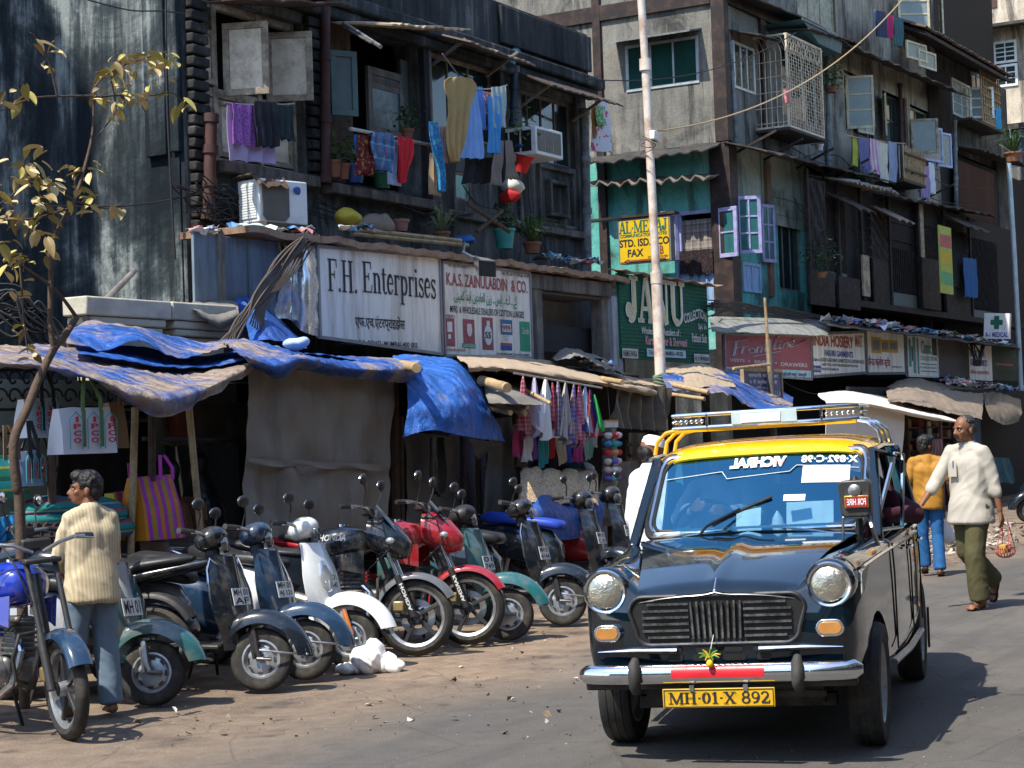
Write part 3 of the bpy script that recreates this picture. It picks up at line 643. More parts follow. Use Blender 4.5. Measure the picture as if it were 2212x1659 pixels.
for(cx,cy,r_)in((1053.5,724,.095),(1013,713,.06)):
 c=F(cx,cy,YB);m.add([c+V((0,-.009,0))]+[c+V((r_*cos(k*pi/10),-.009,r_*1.3*sin(k*pi/10)))for k in range(20)],[(0,1+k,1+(k+1)%20)for k in range(20)])
m.build('printed_patch',M_print,ks,fix=False)
lettering(ks,M_ink,[('CHAIN',957,981,679,686),('55',1047,1060,717,731,{'bold':.03})],y=YB-.006)
lettering(ks,M_red,[('999',1085,1102,702,715,{'bold':.02})],y=YB-.006);lettering(ks,M_print,[('LOCK GOLD',1000,1025,744,750),('Zubeda',1127,1141,708,722)],y=YB-.006)
jn=board('shop_sign','dark green ribbed board with four big cream serif capitals behind the lamp post',(1339,590,773,1530,619,787),YB-.02,mat('green_sheet',(.003,.10,.062),.6,var=.15,dirt=(.005,.05,.035),da=.4,ds=3,spec=.15))
MJ=mat('cream_letter',(.58,.53,.30),.5);MJw=mat('pale_outline',(.66,.68,.68),.5);YJ=YB-.02
r=rect(1339,604,1530,780,YJ);m=MB()
for i in range(22):z=lerp(r[2]+.06,r[3]-.05,i/21);m.tube([V((r[0]+.02,YJ+.004,z)),V((r[1]-.02,YJ+.004,z))],.012,6)
m.build('sheet_ribs',mat('green_sheet',(0,0,0)),jn)
serif(jn,MJw,'JANU',1352,1478,605,697,YJ-.012,grow=.05);serif(jn,MJ,'JANU',1354,1476,606.5,695.5,YJ-.018,dd=.0)
lettering(jn,M_print,[('COLLECTION',1477,1525,666,700,{'warp':lambda u,v:(u,v*.62+.38*sm(0,.75,u)-.22*sm(.75,1,u)),'bold':.02}),('Spl. In',1508,1525,700,715),('Pathani Suit',1494,1526,721,740,{'bold':.02}),('Wholesalers & Retailers of :',1385,1469,709,724)],y=YJ-.014)
lettering(jn,mat('pink_ink',(.62,.28,.36),.5),[('Kurta Shalwar & Sherwani',1394,1483,728,747,{'bold':.02})],y=YJ-.014)
patch(jn,mat('pale_blue_print',(.42,.58,.68),.5),[(1397,755,1481,772)],YJ-.014);patch(jn,mat('pale_grey_print',(.5,.52,.47),.5),[(1344,753,1378,774),(1499,765,1532,783.5)],YJ-.014)
lettering(jn,M_ink,[('316, E. R. ROAD, MUMBAI - 400 003.',1402,1476,758,769),('NEEMUCHWALA',1346,1376,757,770),('स. र. नीमचवाला',1501,1531,768,780)],y=YJ-.018)
A,B=F(1330,583,-.1),F(1550,618,-.1);g=[[A.lerp(B,i/30)+V((0,-.1+.25*j,.03*j+.02*sin(i*1.3)-.015))for i in range(31)]for j in range(2)]
MB().sheet(g,.012).build('cap_sheet',M_tin,jn)
for x in(F(1341,700,0).x,F(1522,700,0).x):m=MB();m.box((x,.0,0),(x+.09,.1,2.75));m.build('post',M_oldwood,jn)
# ------------------------------------------------------------ the grey house on the next corner
Y2=.9
X2=F(1567,300,Y2).x
b2=thing('grey_house','grey tenement with brown steel columns, cage window and open casements above the small hosiery shops','house',(X2+6,Y2,0))
ys0=SD(1282,200,X2).y;zfl=SD(1430,322,X2).z;ztop=13.5
XE=F(2028,300,Y2).x
sw=[rect_s(1352,88,1510,190,X2),rect_s(1466,455,1546,560,X2)]
def sh(r):return(min(r[0],r[1]),max(r[0],r[1]),r[2],r[3])
wall_holes(MB(),Y2,Y2+13,zfl,ztop,[sh(sw[0])],X2,.3,0).build('side_wall',W_b2,b2,smooth=0)
m=MB();m.box((X2-.03,Y2,0),(X2+.3,Y2+13,3.05));m.build('plinth_wall',W_soot,b2)
wall_holes(MB(),Y2,Y2+13,3.05,zfl-.002,[sh(sw[1])],X2+.01,.3,0).build('lower_side_wall',W_turq,b2,smooth=0)
fw=[rect(1584,97,1629,197,Y2),rect(1690,110,1772,260,Y2),rect(1826,165,1884,290,Y2),rect(1908,205,1951,312,Y2),rect(1968,235,2010,345,Y2),rect(1722,-40,1804,50,Y2),rect(1945,-30,2012,80,Y2)]
x1640=F(1646,200,Y2).x;x1780=F(1782,250,Y2).x
wall_holes(MB(),X2,x1780,zfl,ztop,fw,Y2,.3).build('front_wall',W_b2,b2,smooth=0)
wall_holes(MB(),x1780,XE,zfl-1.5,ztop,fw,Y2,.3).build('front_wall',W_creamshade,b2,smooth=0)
lw=[rect(1598,450,1640,545,Y2),rect(1682,470,1735,628,Y2)];x1750=F(1748,550,Y2).x
wall_holes(MB(),X2,x1750,zfl-1.25,zfl,[],Y2+.012,.3).build('front_wall',W_green,b2,smooth=0)
wall_holes(MB(),X2,x1750,2.6,zfl-1.26,lw,Y2,.3).build('front_wall',W_turq,b2,smooth=0)
m=MB();m.box((X2+.4,Y2+.8,0),(XE+8,Y2+.9,ztop));m.box((X2+.4,Y2+.9,0),(X2+.5,Y2+13,ztop));m.build('inner_wall',M_dark,b2)
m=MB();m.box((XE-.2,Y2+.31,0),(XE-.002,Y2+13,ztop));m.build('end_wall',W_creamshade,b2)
m=MB();m.box((X2,Y2,ztop),(XE,Y2+13,ztop+.15));m.build('roof',W_soot,b2)
def col_(px0,px1,pya,pyb,y,name='steel_column',dd=.06,mt=M_steelcol,par=None):
 a=F((px0+px1)/2,(pya+pyb)/2,y);w_=F(px1,(pya+pyb)/2,y).x-F(px0,(pya+pyb)/2,y).x
 m=MB();m.box((a.x-w_/2,y-dd,F((px0+px1)/2,pyb,y).z),(a.x+w_/2,y+.02,F((px0+px1)/2,pya,y).z));return m.build(name,mt,par or b2,bevel=.006)
m=MB();m.box((X2-.07,Y2-.09,zfl),(X2+.13,Y2+.16,ztop));m.build('steel_column',M_steelcol,b2,bevel=.01)
m=MB();m.box((X2-.06,Y2-.08,2.5),(X2+.30,Y2+.30,zfl-.01));m.build('steel_column',M_steelcol,b2,bevel=.01)
col_(1640,1650,-60,320,Y2);col_(1655,1663,355,640,Y2,mt=mat('rusty_strip',(.16,.10,.07),.8,var=.4))
col_(1984,1992,437,640,Y2-.5,'post',mt=M_creamfr);col_(1952,1957,215,400,Y2,'post',mt=M_oldwood)
for(a,b)in((1286,1303),):
 y0=SD(a,170,X2).y;y1=SD(b,170,X2).y;m=MB();m.box((X2-.07,y1,2.5),(X2+.02,y0,ztop));m.build('steel_column',M_steelcol,b2,bevel=.008)
z1=SD(1250,38,X2).z;m=MB();m.box((X2-.06,Y2+.17,z1-.14),(X2+.02,Y2+12,z1+.14));m.build('steel_beam',M_steelcol,b2,bevel=.008)
m=MB();m.box((X2+.14,Y2-.08,z1-.12),(x1780,Y2+.02,z1+.12));m.build('steel_beam',M_steelcol,b2,bevel=.008)
def framed_s(par,r,x,mf,mp,nx,nz_,name='window',fr=.05):
 """window in a wall across the street; built along the street and turned"""
 y0,y1=max(r[0],r[1]),min(r[0],r[1]);M=Matrix.Translation((x,y0,0))@Matrix.Rotation(-pi/2,4,'Z')
 return framed(par,(0,y0-y1,r[2],r[3]),0,mf,mp,nx,nz_,fr,.06,name,M)
framed_s(b2,sw[0],X2-.02,M_alu,M_glassg,3,1)
r=rect_s(1330,64,1516,92,X2);m=MB();m.hexa([(X2-.5,r[1],r[2]),(X2-.5,r[0],r[2]),(X2,r[0],r[2]+.12),(X2,r[1],r[2]+.12)],[(X2-.5,r[1],r[2]+.03),(X2-.5,r[0],r[2]+.03),(X2,r[0],r[2]+.15),(X2,r[1],r[2]+.15)]);m.build('awning',M_greypipe,b2)
def canopy_s(par,a,b,out,drop,mt,x,wave=.02,name='awning'):
 A,B=SD(*a,x),SD(*b,x);g=[[A.lerp(B,i/30)+V((-out*j/3,0,-drop*j/3+wave*sin(i*1.9)*j/3+.05*nz((i*.3,j,x),1)))for i in range(31)]for j in range(4)]
 return MB().sheet(g,.025).build(name,mt,par,smooth=60)
M_dksheet=mat('dark_sheet',(.035,.033,.032),.8,var=.5,scale=3,dirt=(.12,.09,.07),da=.5,ds=4)
canopy_s(b2,(1284,340),(1560,308),.7,.22,M_dksheet,X2);canopy_s(b2,(1290,392),(1556,376),.55,.12,M_sheet,X2,.05)
awning(b2,(1562,306),(1850,376),.25,.8,M_dksheet,Y2,wave=.02);awning(b2,(1840,412),(2070,456),.2,.9,M_dksheet,Y2,wave=.03)
awning(b2,(1745,378),(1846,402),.22,.9,mat('ribbed_sheet',(.33,.31,.28),.6,.2,dirt=(.1,.09,.08),da=.6,ds=5),Y2-.1,wave=.04)
awning(b2,(1574,64),(1652,84),.16,.55,M_dksheet,Y2);awning(b2,(1655,66),(1772,100),.08,.85,M_dksheet,Y2,wave=.01)
awning(b2,(1722,58),(2022,186),.35,.8,M_dksheet,Y2,wave=.03);awning(b2,(1562,-14),(1716,52),.1,.5,M_dksheet,Y2)
for x in(1590,1650,1720,1800,1900,1990):
 A=F(x,330+(x-1590)*.26,Y2);m=MB();m.beam(A,A+V((0,-.75,.3)),.04,.04);m.build('bracket',M_steelcol,b2)
framed(b2,fw[0],Y2-.02,M_alu,M_glassd,3,1,.05,.06)
framed(b2,fw[5],Y2+.05,M_creamfr,mat('pale_louvre',(.38,.38,.30),.7,dirt=(.1,.1,.08),da=.6,ds=7),3,1,.05,.05,solid=True)
framed(b2,fw[1],Y2+.1,M_alu,M_glassd,3,2,.05,.05);framed(b2,fw[3],Y2+.1,M_black,M_glassd,3,2,.06,.05)
framed(b2,fw[2],Y2+.1,M_creamfr,M_glassd,3,3,.05,.05);framed(b2,fw[4],Y2+.1,M_creamfr,M_glassd,2,3,.05,.05)
MLC=mat('pale_cream_frame',(.58,.52,.36),.6,dirt=(.2,.17,.1),da=.5,ds=8);M_pane=mat('milky_pane',(.20,.25,.25),.25,var=.2)
MLV=mat('sky_lavender',(.36,.45,.70),.6,dirt=(.16,.18,.26),da=.5,ds=8)
def lf(px0,px1,ptop,pbot,ang,mf,mp,nx,nz2,w_,y=None,side=1,nm='shutter',fr=.05):return leaf(px0,px1,ptop,pbot,y or Y2-.04,radians(ang),mf,mp,nx,nz2,side,nm,b2,False,fr,w_)
lf(1828,1850,166,278,-65,MLC,M_pane,1,3,.55);lf(1851,1884,196,285,-12,MLC,M_pane,2,3,.62);lf(1912,1886,212,302,20,MLC,M_pane,2,3,.6,side=-1)
lf(1968,1996,258,332,-60,M_creamfr,M_pane,1,1,.6);lf(1994,2026,270,345,-12,MLV,M_pane,1,1,.85,Y2-.25);lf(2022,2046,284,358,-14,MLV,M_pane,1,1,.65,Y2-.3)
lf(1958,2002,86,124,-10,MLC,M_pane,1,1,.9,Y2-.4);lf(1984,2026,105,143,-8,MLC,M_pane,1,1,.85,Y2-.5);lf(2030,2012,8,82,25,MLC,mat('pale_louvre',(0,0,0)),1,2,.5,Y2-.05,-1);lf(1940,1962,0,62,-55,MLC,M_pane,1,2,.7)
r=sw[1];framed_s(b2,r,X2-.03,M_lav,None,1,1,fr=.06)
def leaf_s(pxh,ptop,pbot,w_,ang,mf,mp,nzz,x=X2-.05,sgn=1):
 A=SD(pxh,(ptop+pbot)/2,x);M=Matrix.Translation((x,A.y,0))@Matrix.Rotation(-pi/2+ang,4,'Z')
 return framed(b2,(0,w_,SD(pxh,pbot,x).z,SD(pxh,ptop,x).z)if sgn>0 else(-w_,0,SD(pxh,pbot,x).z,SD(pxh,ptop,x).z),0,mf,mp,1,nzz,.07,.045,'shutter',M)
M_tglass=mat('teal_glass',(.03,.12,.13),.12,var=.3)
leaf_s(1548,450,558,.42,radians(-12),M_lav,M_tglass,2);leaf_s(1466,458,562,.34,radians(60),M_lav,M_tglass,2,sgn=-1)
framed(b2,lw[0],Y2+.08,M_lav,mat('checked_blind',(.2,.19,.17),.8),1,2,.07,.05)
framed(b2,lw[1],Y2+.08,M_greywood,M_glassd,3,1,.05,.06)
def muntins(o):return o
lf(1592,1606,425,548,-60,M_lav,M_tglass,2,3,.42,fr=.06);lf(1645,1687,440,565,-10,M_lav,M_tglass,2,3,.44,fr=.06)
framed(b2,rect(1603,568,1641,632,Y2),Y2-.03,M_ltblue,M_ltblue,2,1,.06,.04,'door',solid=True)
r=rect_s(1462,560,1556,660,X2);framed_s(b2,r,X2-.04,M_ltblue,M_ltblue,4,1,'door',.07)
m=MB();m.box((X2-.2,Y2-.02,0),(XE+6,Y2+.05,2.62));m.build('shop_back_wall',M_dark,b2)  # near-black face, the shade below the boards is in its colour
m=MB();m.box((F(1560,650,Y2).x,Y2-.3,2.78),(x1750,Y2+.02,3.12));m.build('plinth',W_front,b2,bevel=.05)
# ------------------------------------------------------------ cage window and bamboo balcony
cg=thing('window_cage','cream painted window cage of scrolled bars with a dark shelf under it','window cage',F(1735,280,Y2-.35))
yc=Y2-.62;P=[F(1697,76,yc),F(1772,104,yc),F(1707,274,yc),F(1779,296,yc)];xa,xb=P[0].x,P[1].x;za,zb=(P[2].z+P[3].z)/2,(P[0].z+P[1].z)/2
m=MB()
for lo,hi in(((xa,za),(xb,za)),((xa,zb),(xb,zb)),((xa,za),(xa,zb)),((xb,za),(xb,zb))):m.beam((lo[0],yc,lo[1]),(hi[0],yc,hi[1]),.035,.035,(0,1,0))
for z in(za,zb):
 for x in(xa,xb):m.beam((x,yc,z),(x,Y2,z),.03,.03)
m.build('frame',M_cream,cg)
m=MB();n=15
for i in range(1,n):
 x=lerp(xa,xb,i/n);m.tube([V((x+.02*sin(k*1.9+(i%2)*pi),yc,lerp(za,zb,k/24)))for k in range(25)],.008,4)
for i in range(n):
 x=lerp(xa,xb,(i+.5)/n);m.tube([V((x+(.5-k/6)*.3*(1 if i%2 else-1),yc-.005,zb-.32+.3*sin(k/6*pi/2)))for k in range(7)],.008,4)
for i in range(1,26):m.tube([V((xa,yc-.008,lerp(za,zb,i/26))),V((xb,yc-.008,lerp(za,zb,i/26)))],.005,4)
m.build('bars',M_cream,cg,kind='stuff')
for i in range(6):
 y=lerp(yc,Y2,i/6);m=MB();m.tube([V((xa,y,za)),V((xa,y,zb-.3)),V((xa,y+.1,zb-.05)),V((xa,y+.25,zb))],.008,4);m.build('bar',M_cream,cg)
for i in range(5):z=lerp(za,zb,i/6+.05);m=MB();m.tube([V((xa,yc,z)),V((xa,Y2,z))],.008,4);m.build('bar',M_cream,cg)
m=MB();m.box((xa-.05,yc-.03,za-.07),(xb+.05,Y2,za-.03));m.build('shelf',M_dksheet,cg)
bl=thing('bamboo_balcony','small balcony fenced with bamboo sticks under the lavender shutters','balcony',F(1976,398,Y2-.4))
yc=Y2-.7;r=rect(1952,322,1999,390,yc);m=MB();m.box((r[0],yc,r[2]-.08),(r[1],Y2-.06,r[2]-.03));m.build('floor_plate',M_dksheet,bl)
for i in range(17):
 x=lerp(r[0]+.03,r[1]-.03,i/16);m=MB();m.tube([V((x,yc+.02,r[2]-.02)),V((x+rnd.uniform(-.02,.02),yc,r[3]+rnd.uniform(-.04,.05)))],.018,5);m.build('bamboo_stick',M_bamboo,bl)
for i in range(8):
 y=lerp(yc,Y2-.1,i/7);m=MB();m.tube([V((r[0],y,r[2]-.02)),V((r[0],y,r[3]))],.016,5);m.build('bamboo_stick',M_bamboo,bl)
for k in range(2):m=MB();z=lerp(r[2],r[3],.25+.5*k);m.beam((r[0],yc-.03,z),(r[1],yc-.03,z),.02,.04);m.build('rail',M_oldwood,bl)
bx=thing('metal_hood','blue grey sheet metal hood jutting out over the cage window','hood',F(1770,105,Y2-.3))
A,B,C,D=F(1727,62,Y2-.7),F(1815,66,Y2-.7),F(1815,107,Y2-.7),F(1775,106,Y2-.7);zt,zl=(A.z+B.z)/2,(C.z+D.z)/2
m=MB();m.hexa([V((lerp(A.x,B.x,.45),Y2-.7,zl)),V((B.x,Y2-.7,zl)),V((B.x,Y2-.02,zl)),V((lerp(A.x,B.x,.45),Y2-.02,zl))],[V((A.x,Y2-.75,zt)),V((B.x,Y2-.75,zt)),V((B.x,Y2-.02,zt)),V((A.x,Y2-.02,zt))]);m.build('sheet',M_tealsheet,bx,bevel=.008)
m=MB();m.beam(V((A.x,Y2-.76,zt)),V((B.x,Y2-.76,zt)),.02,.04);m.build('lip',M_greypipe,bx)
# ------------------------------------------------------------ dark wooden galleries further along
XG=F(2160,450,Y2).x
dg=thing('dark_gallery','dark wooden gallery of close lattice bars hung below the canopies','gallery',(lerp(x1750,XG,.5),Y2,3))
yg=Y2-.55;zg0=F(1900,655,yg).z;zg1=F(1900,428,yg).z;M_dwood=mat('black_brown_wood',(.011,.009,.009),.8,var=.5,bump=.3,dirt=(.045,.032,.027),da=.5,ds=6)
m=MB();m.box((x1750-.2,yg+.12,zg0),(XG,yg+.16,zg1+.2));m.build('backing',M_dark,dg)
m=MB();m.box((x1750-.2,yg-.02,zg0-.12),(XG,Y2,zg0));m.build('floor_beam',M_dwood,dg)
BAY=[F(p,540,yg).x for p in(1748,1790,1836,1884,1922,1985,2040,2095,2160)]
for i,(xa,xb)in enumerate(zip(BAY,BAY[1:])):
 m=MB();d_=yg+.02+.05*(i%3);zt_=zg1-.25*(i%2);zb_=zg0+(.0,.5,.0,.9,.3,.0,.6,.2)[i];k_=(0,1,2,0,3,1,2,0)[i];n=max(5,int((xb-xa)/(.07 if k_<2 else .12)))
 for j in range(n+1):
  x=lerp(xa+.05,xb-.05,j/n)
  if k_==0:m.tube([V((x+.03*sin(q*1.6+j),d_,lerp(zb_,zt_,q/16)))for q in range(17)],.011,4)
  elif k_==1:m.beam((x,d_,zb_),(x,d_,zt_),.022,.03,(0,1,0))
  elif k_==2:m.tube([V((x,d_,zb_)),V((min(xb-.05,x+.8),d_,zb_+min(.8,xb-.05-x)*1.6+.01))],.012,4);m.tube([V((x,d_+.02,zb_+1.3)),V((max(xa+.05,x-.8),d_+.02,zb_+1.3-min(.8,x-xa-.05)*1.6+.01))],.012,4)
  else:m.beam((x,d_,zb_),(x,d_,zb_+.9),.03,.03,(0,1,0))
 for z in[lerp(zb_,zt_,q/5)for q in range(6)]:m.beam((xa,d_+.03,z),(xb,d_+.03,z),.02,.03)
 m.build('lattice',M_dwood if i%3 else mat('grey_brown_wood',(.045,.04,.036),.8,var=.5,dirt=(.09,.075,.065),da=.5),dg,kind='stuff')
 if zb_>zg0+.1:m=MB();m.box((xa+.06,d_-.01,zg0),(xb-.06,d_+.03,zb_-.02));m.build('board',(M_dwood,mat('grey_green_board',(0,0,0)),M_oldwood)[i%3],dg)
 if i in(1,3,6):m=MB();g=[[V((lerp(xa,xb,q/8),lerp(yg,yg-.55,r_/2),zt_+.05-.16*r_+.03*sin(q*2+i)))for q in range(9)]for r_ in range(3)];m.sheet(g,.015);m.build('awning',M_sheet if i==3 else M_dksheet,dg,smooth=60)
pipe((1786,96),(1792,372),.05,M_greypipe,Y2-.08,b2);pipe((1944,180),(1950,415),.045,M_rustpipe,Y2-.08,b2);pipe((2062,260),(2066,450),.05,M_greypipe,Y2-.1,b2);pipe((1578,90),(1590,305),.035,M_greypipe,Y2-.06,b2)
rq=random.Random(31);wires('facade_wire',None,[([(x,y,Y2-.3),(x+rq.uniform(20,60),y+rq.uniform(5,40),Y2-.45),(x+rq.uniform(60,140),y+rq.uniform(20,60),Y2-.3)],.009)for x,y in[(rq.uniform(1660,2030),rq.uniform(300,470))for q in range(22)]],M_wire,b2,'stuff')
for px_ in(1748,1812,1862,1922,1985,2040,2095):
 x=F(px_,540,yg).x;m=MB();m.box((x-.05,yg-.03,zg0),(x+.05,yg+.04,zg1+.15));m.build('post',M_dwood,dg,bevel=.006)
for(a,b,ya,yb,mt)in((1862,1876,552,640,M_creamfr),(1747,1800,585,660,M_dwood),(1810,1855,600,668,M_dwood),(1990,2028,560,668,M_dwood)):
 r=rect(a,ya,b,yb,yg-.05);m=MB();m.box((r[0],yg-.08,r[2]),(r[1],yg-.04,r[3]));m.build('board',mt,dg)
# ------------------------------------------------------------ tiled house beyond, brown slat wall
b3=thing('tiled_house','dark timber house with a tiled eave and brown slatted wall beyond the grey house','house',(XE+4,Y2,0))
Y3=Y2+.15;x3b=F(2182,400,Y3).x
w3=[rect(2056,178,2095,255,Y3),rect(2097,160,2120,238,Y3)]
W_dark3=wall('dark_timber_plaster',[(.02,.02,.02),(.045,.045,.045),(.09,.085,.08),(.2,.19,.17)],1.2,1.1,.4)
zc3=F(2100,345,Y3).z;zt3=F(2100,120,Y3-.9).z+.25
wall_holes(MB(),XE+.01,x3b,zc3,zt3,w3,Y3,.3).build('front_wall',W_dark3,b3,smooth=0)
m=MB();m.box((XE+.01,Y3+.6,0),(x3b,Y3+.7,zt3));m.build('inner_wall',M_dark,b3);m=MB();m.box((x3b-.1,Y3+.01,0),(x3b,Y3+6,zt3));m.build('end_wall',W_dark3,b3)
o=framed(b3,w3[0],Y3-.03,M_alu,M_pane,2,3,.06,.06);framed(b3,w3[1],Y3-.03,mat('sea_blue_frame',(.2,.33,.40),.6),M_glassd,2,2,.06,.06)
leaf(2094,2110,190,256,Y3-.05,radians(-60),M_alu,M_pane,1,3,1,'shutter',b3,False,.06,.6)
A,B=F(2030,84,Y3-.9),F(2174,163,Y3-.9);ze=(A.z+B.z)/2
m=MB();m.hexa([(A.x-1,Y3-.9,ze-.1),(B.x+.6,Y3-.9,ze-.1),(B.x+.6,Y3+3.2,ze+1.7),(A.x-1,Y3+3.2,ze+1.7)],[(A.x-1,Y3-.9,ze-.02),(B.x+.6,Y3-.9,ze-.02),(B.x+.6,Y3+3.2,ze+1.78),(A.x-1,Y3+3.2,ze+1.78)]);rf=m.build('roof',M_dwood,b3)
M_tile=mat('old_roof_tile',(.13,.075,.05),.85,var=.6,scale=3,dirt=(.05,.045,.04),da=.6,ds=5)
tm=None
for i in range(44):
 for j in range(3):
  x=lerp(A.x-.95,B.x+.5,i/43);y=Y3-.92+j*.3;z=ze+.02+j*.132
  if tm is None:
   m=MB();g=[[V((.13*(k/4-.5)*2,.34*v,.06*sin(k/4*pi)+v*.15+(.02 if v==0 else 0)))for k in range(5)]for v in(0,1)];m.xf(Matrix());m.sheet(g,.015)
   m.xf(Matrix.Translation((x,y,z)));tm=m.build('tile',M_tile,rf);tm0=V((x,y,z))
  else:
   c=tm.copy();COL.objects.link(c);c.parent=rf;c.location=(ST.to_3x3().inverted()@ST.to_3x3())@(V((x,y,z))-tm0+V((0,0,rnd.uniform(-.015,.015))));c.rotation_euler=(0,0,rnd.uniform(-.06,.06))if False else(0,0,0)
awning(b3,(2045,312),(2166,352),.2,.8,M_dksheet,Y3,wave=.03)
m=MB();A,B=F(2096,262,Y3-.5),F(2164,276,Y3-.5);z=(A.z+B.z)/2;m.box((A.x,Y3-.55,z-.05),(B.x,Y3,z));m.build('balcony_floor',M_dksheet,b3)
r=rect(2121,158,2158,270,Y3-.5)
for i in range(9):x=lerp(r[0],r[1],i/8);m=MB();m.tube([V((x,Y3-.5,r[2])),V((x,Y3-.48,r[3]))],.025,5);m.build('bamboo_stick',M_bamboo,b3)
for i in range(7):z=lerp(r[2],r[3],i/6);m=MB();m.tube([V((r[0],Y3-.53,z)),V((r[1],Y3-.53,z))],.02,5);m.build('bamboo_stick',M_bamboo,b3)
r=rect(2006,150,2052,285,Y3-.2);m=MB()
for i in range(24):x=lerp(r[0],r[1],i/23);m.beam((x,Y3-.2,r[2]),(x,Y3-.2,r[3]),.025,.03,(0,1,0))
m.build('slat_screen',M_dwood,b3,kind='stuff')
r=rect(2072,362,2150,545,Y3-.3);M_bslat=mat('brown_slat',(.06,.022,.018),.8,var=.4,dirt=(.02,.012,.012),da=.5,ds=5)
m=MB();m.box((r[0],Y3-.24,r[2]),(r[1],Y3-.2,r[3]));m.build('backing',M_bslat,b3)
sl=None
for i in range(44):
 z=lerp(r[2]+.03,r[3]-.03,i/43)
 if sl is None:m=MB();m.beam((r[0],Y3-.28,z),(r[1],Y3-.28,z),.02,.07,(0,-.5,1));sl=m.build('slat',M_bslat,b3);z0_=z
 else:c=sl.copy();COL.objects.link(c);c.parent=b3;c.location=(0,0,z-z0_)
col_(2150,2180,352,640,Y3,'column',.12,W_dark3,b3)
m=MB();m.box((XE,Y3-.1,0),(x3b+4,Y3-.05,zc3-.1));m.build('lower_wall',M_dark,b3)
# ------------------------------------------------------------ sunlit cream house closing the street
XF=x3b+3.5
b4=thing('cream_house','sunlit cream plaster house with white barred window closing the end of the street','house',(XF,-2,0))
w4=[rect_s(2147,88,2198,188,XF),rect_s(2028,-14,2066,27,XF)]
wall_holes(MB(),-14,10,0,22,[sh(r)for r in w4],XF,.3,0).build('front_wall',W_cream,b4,smooth=0)
m=MB();m.box((XF+.5,-14,0),(XF+.6,10,22));m.build('inner_wall',M_dark,b4)
r=w4[0];zm=lerp(r[2],r[3],.5);framed_s(b4,(r[0],r[1],zm+.02,r[3]),XF-.04,M_white,M_glassd,2,4,fr=.07);framed_s(b4,(r[0],r[1],r[2],zm-.02),XF-.04,M_white,M_glassd,2,3,fr=.07);framed_s(b4,w4[1],XF-.04,M_white,M_glassd,2,1,fr=.07)
r=rect_s(2117,60,2212,98,XF);ya,yb=max(r[:2]),min(r[:2])-1;m=MB();m.hexa([(XF-.9,yb,r[3]-.12),(XF-.9,ya,r[3]-.12),(XF,ya,r[3]),(XF,yb,r[3])],[(XF-.9,yb,r[3]-.04),(XF-.9,ya,r[3]-.04),(XF,ya,r[3]+.1),(XF,yb,r[3]+.1)]);m.build('awning',M_dksheet,b4)
for d in(0,1):y=lerp(ya,yb,d)*1.;m=MB();m.box((XF-.6,y-.04,r[2]-.3),(XF,y+.04,r[3]-.05));m.build('bracket',M_dksheet,b4)
r=rect_s(2100,280,2212,292,XF);m=MB();m.box((XF-.8,min(r[:2])-3,r[2]),(XF,max(r[:2]),r[3]));m.build('balcony_slab',M_dksheet,b4)
m=MB();z0_=SD(2160,372,XF).z;m.box((XF-.7,min(r[:2])-3,z0_),(XF-.66,max(r[:2])-.4,r[2]));m.build('mesh_panel',mat('blue_shade_mesh',(.03,.07,.12),.7,var=.5),b4)
r=rect_s(2140,372,2212,400,XF);m=MB();m.box((XF-.82,min(r[:2])-3,r[2]),(XF,max(r[:2]),r[3]));m.build('balcony_slab',M_concrete,b4)
m=MB();m.box((XF-.05,-14,0),(XF-.01,6,z0_*.55));m.build('lower_wall',W_front,b4)
r=rect_s(2138,0,2154,17,XF);m=MB();m.box((XF-.03,min(r[:2]),r[2]),(XF+.02,max(r[:2]),r[3]));m.build('vent',mat('brown_vent',(.08,.04,.03),.8),b4)
# ------------------------------------------------------------ shop boards of the hosiery row
fr_=board('shop_sign','maroon board with white brush script over a pale blue strip',(1566,722,805,1752,726,820),0.,M_maroon,frame=mat('grey_frame',(.25,.26,.27),.5,.5),fr=.03)
def zx(p,ox=1534.8,oy=691.2,k=6.5105):return(p[0]/k+ox,p[1]/k+oy)
m=MB()
for st,r_ in(([(520,275),(430,285),(330,302),(250,300)],.022),([(352,300),(345,360),(335,420),(315,505)],.035),([(338,400),(385,390),(435,382)],.02),([(455,370),(445,420),(428,475)],.028),([(445,420),(470,385),(520,372)],.02),
  ([(575+45*cos(a*pi/8),430+36*sin(a*pi/8))for a in range(17)],.022),([(652,380),(645,420),(635,465)],.026),([(642,425),(680,378),(712,390),(700,455)],.022),([(792,298),(765,400),(772,440),(812,430)],.025),([(730,348),(830,325)],.016),
  ([(962,228),(925,240),(900,330),(888,380),(900,412),(935,400)],.026),([(977,340),(962,390),(980,405)],.024),([(986,300),(990,305)],.024),([(1032,322),(1020,360),(1008,400)],.024),([(1020,362),(1060,316),(1085,330),(1072,388)],.02),
  ([(1108,350),(1165,332),(1165,285),(1122,305),(1105,350),(1132,378),(1195,358),(1270,320),(1342,278)],.02),([(588,516),(780,478),(972,444)],.022)):
 P=[F(*zx(p),-.008)for p in st];n=len(P)*4;m.tube([cat_rom(P,i/n)for i in range(n+1)],r_,6,flat=.3)
m.build('lettering',M_print,fr_)
patch(fr_,mat('pale_cyan_print',(.36,.56,.62),.6),[(1566.5,797,1752,813)],0.)
lettering(fr_,M_print,[('VESTS',1576,1608,775,781.5),('•',1616,1619,779,782),('BRIEFS',1629,1665,779,785.5),('•',1674,1677,782,786),('DRAWERS',1686,1743,784,792)],y=-.0)
lettering(fr_,M_ink,[('INDIA HOSIERY, PYDHUNI',1571,1648,797,805),('होझीअरी मार्ट, पायधुनी',1686,1742,804,815)],y=-.004)
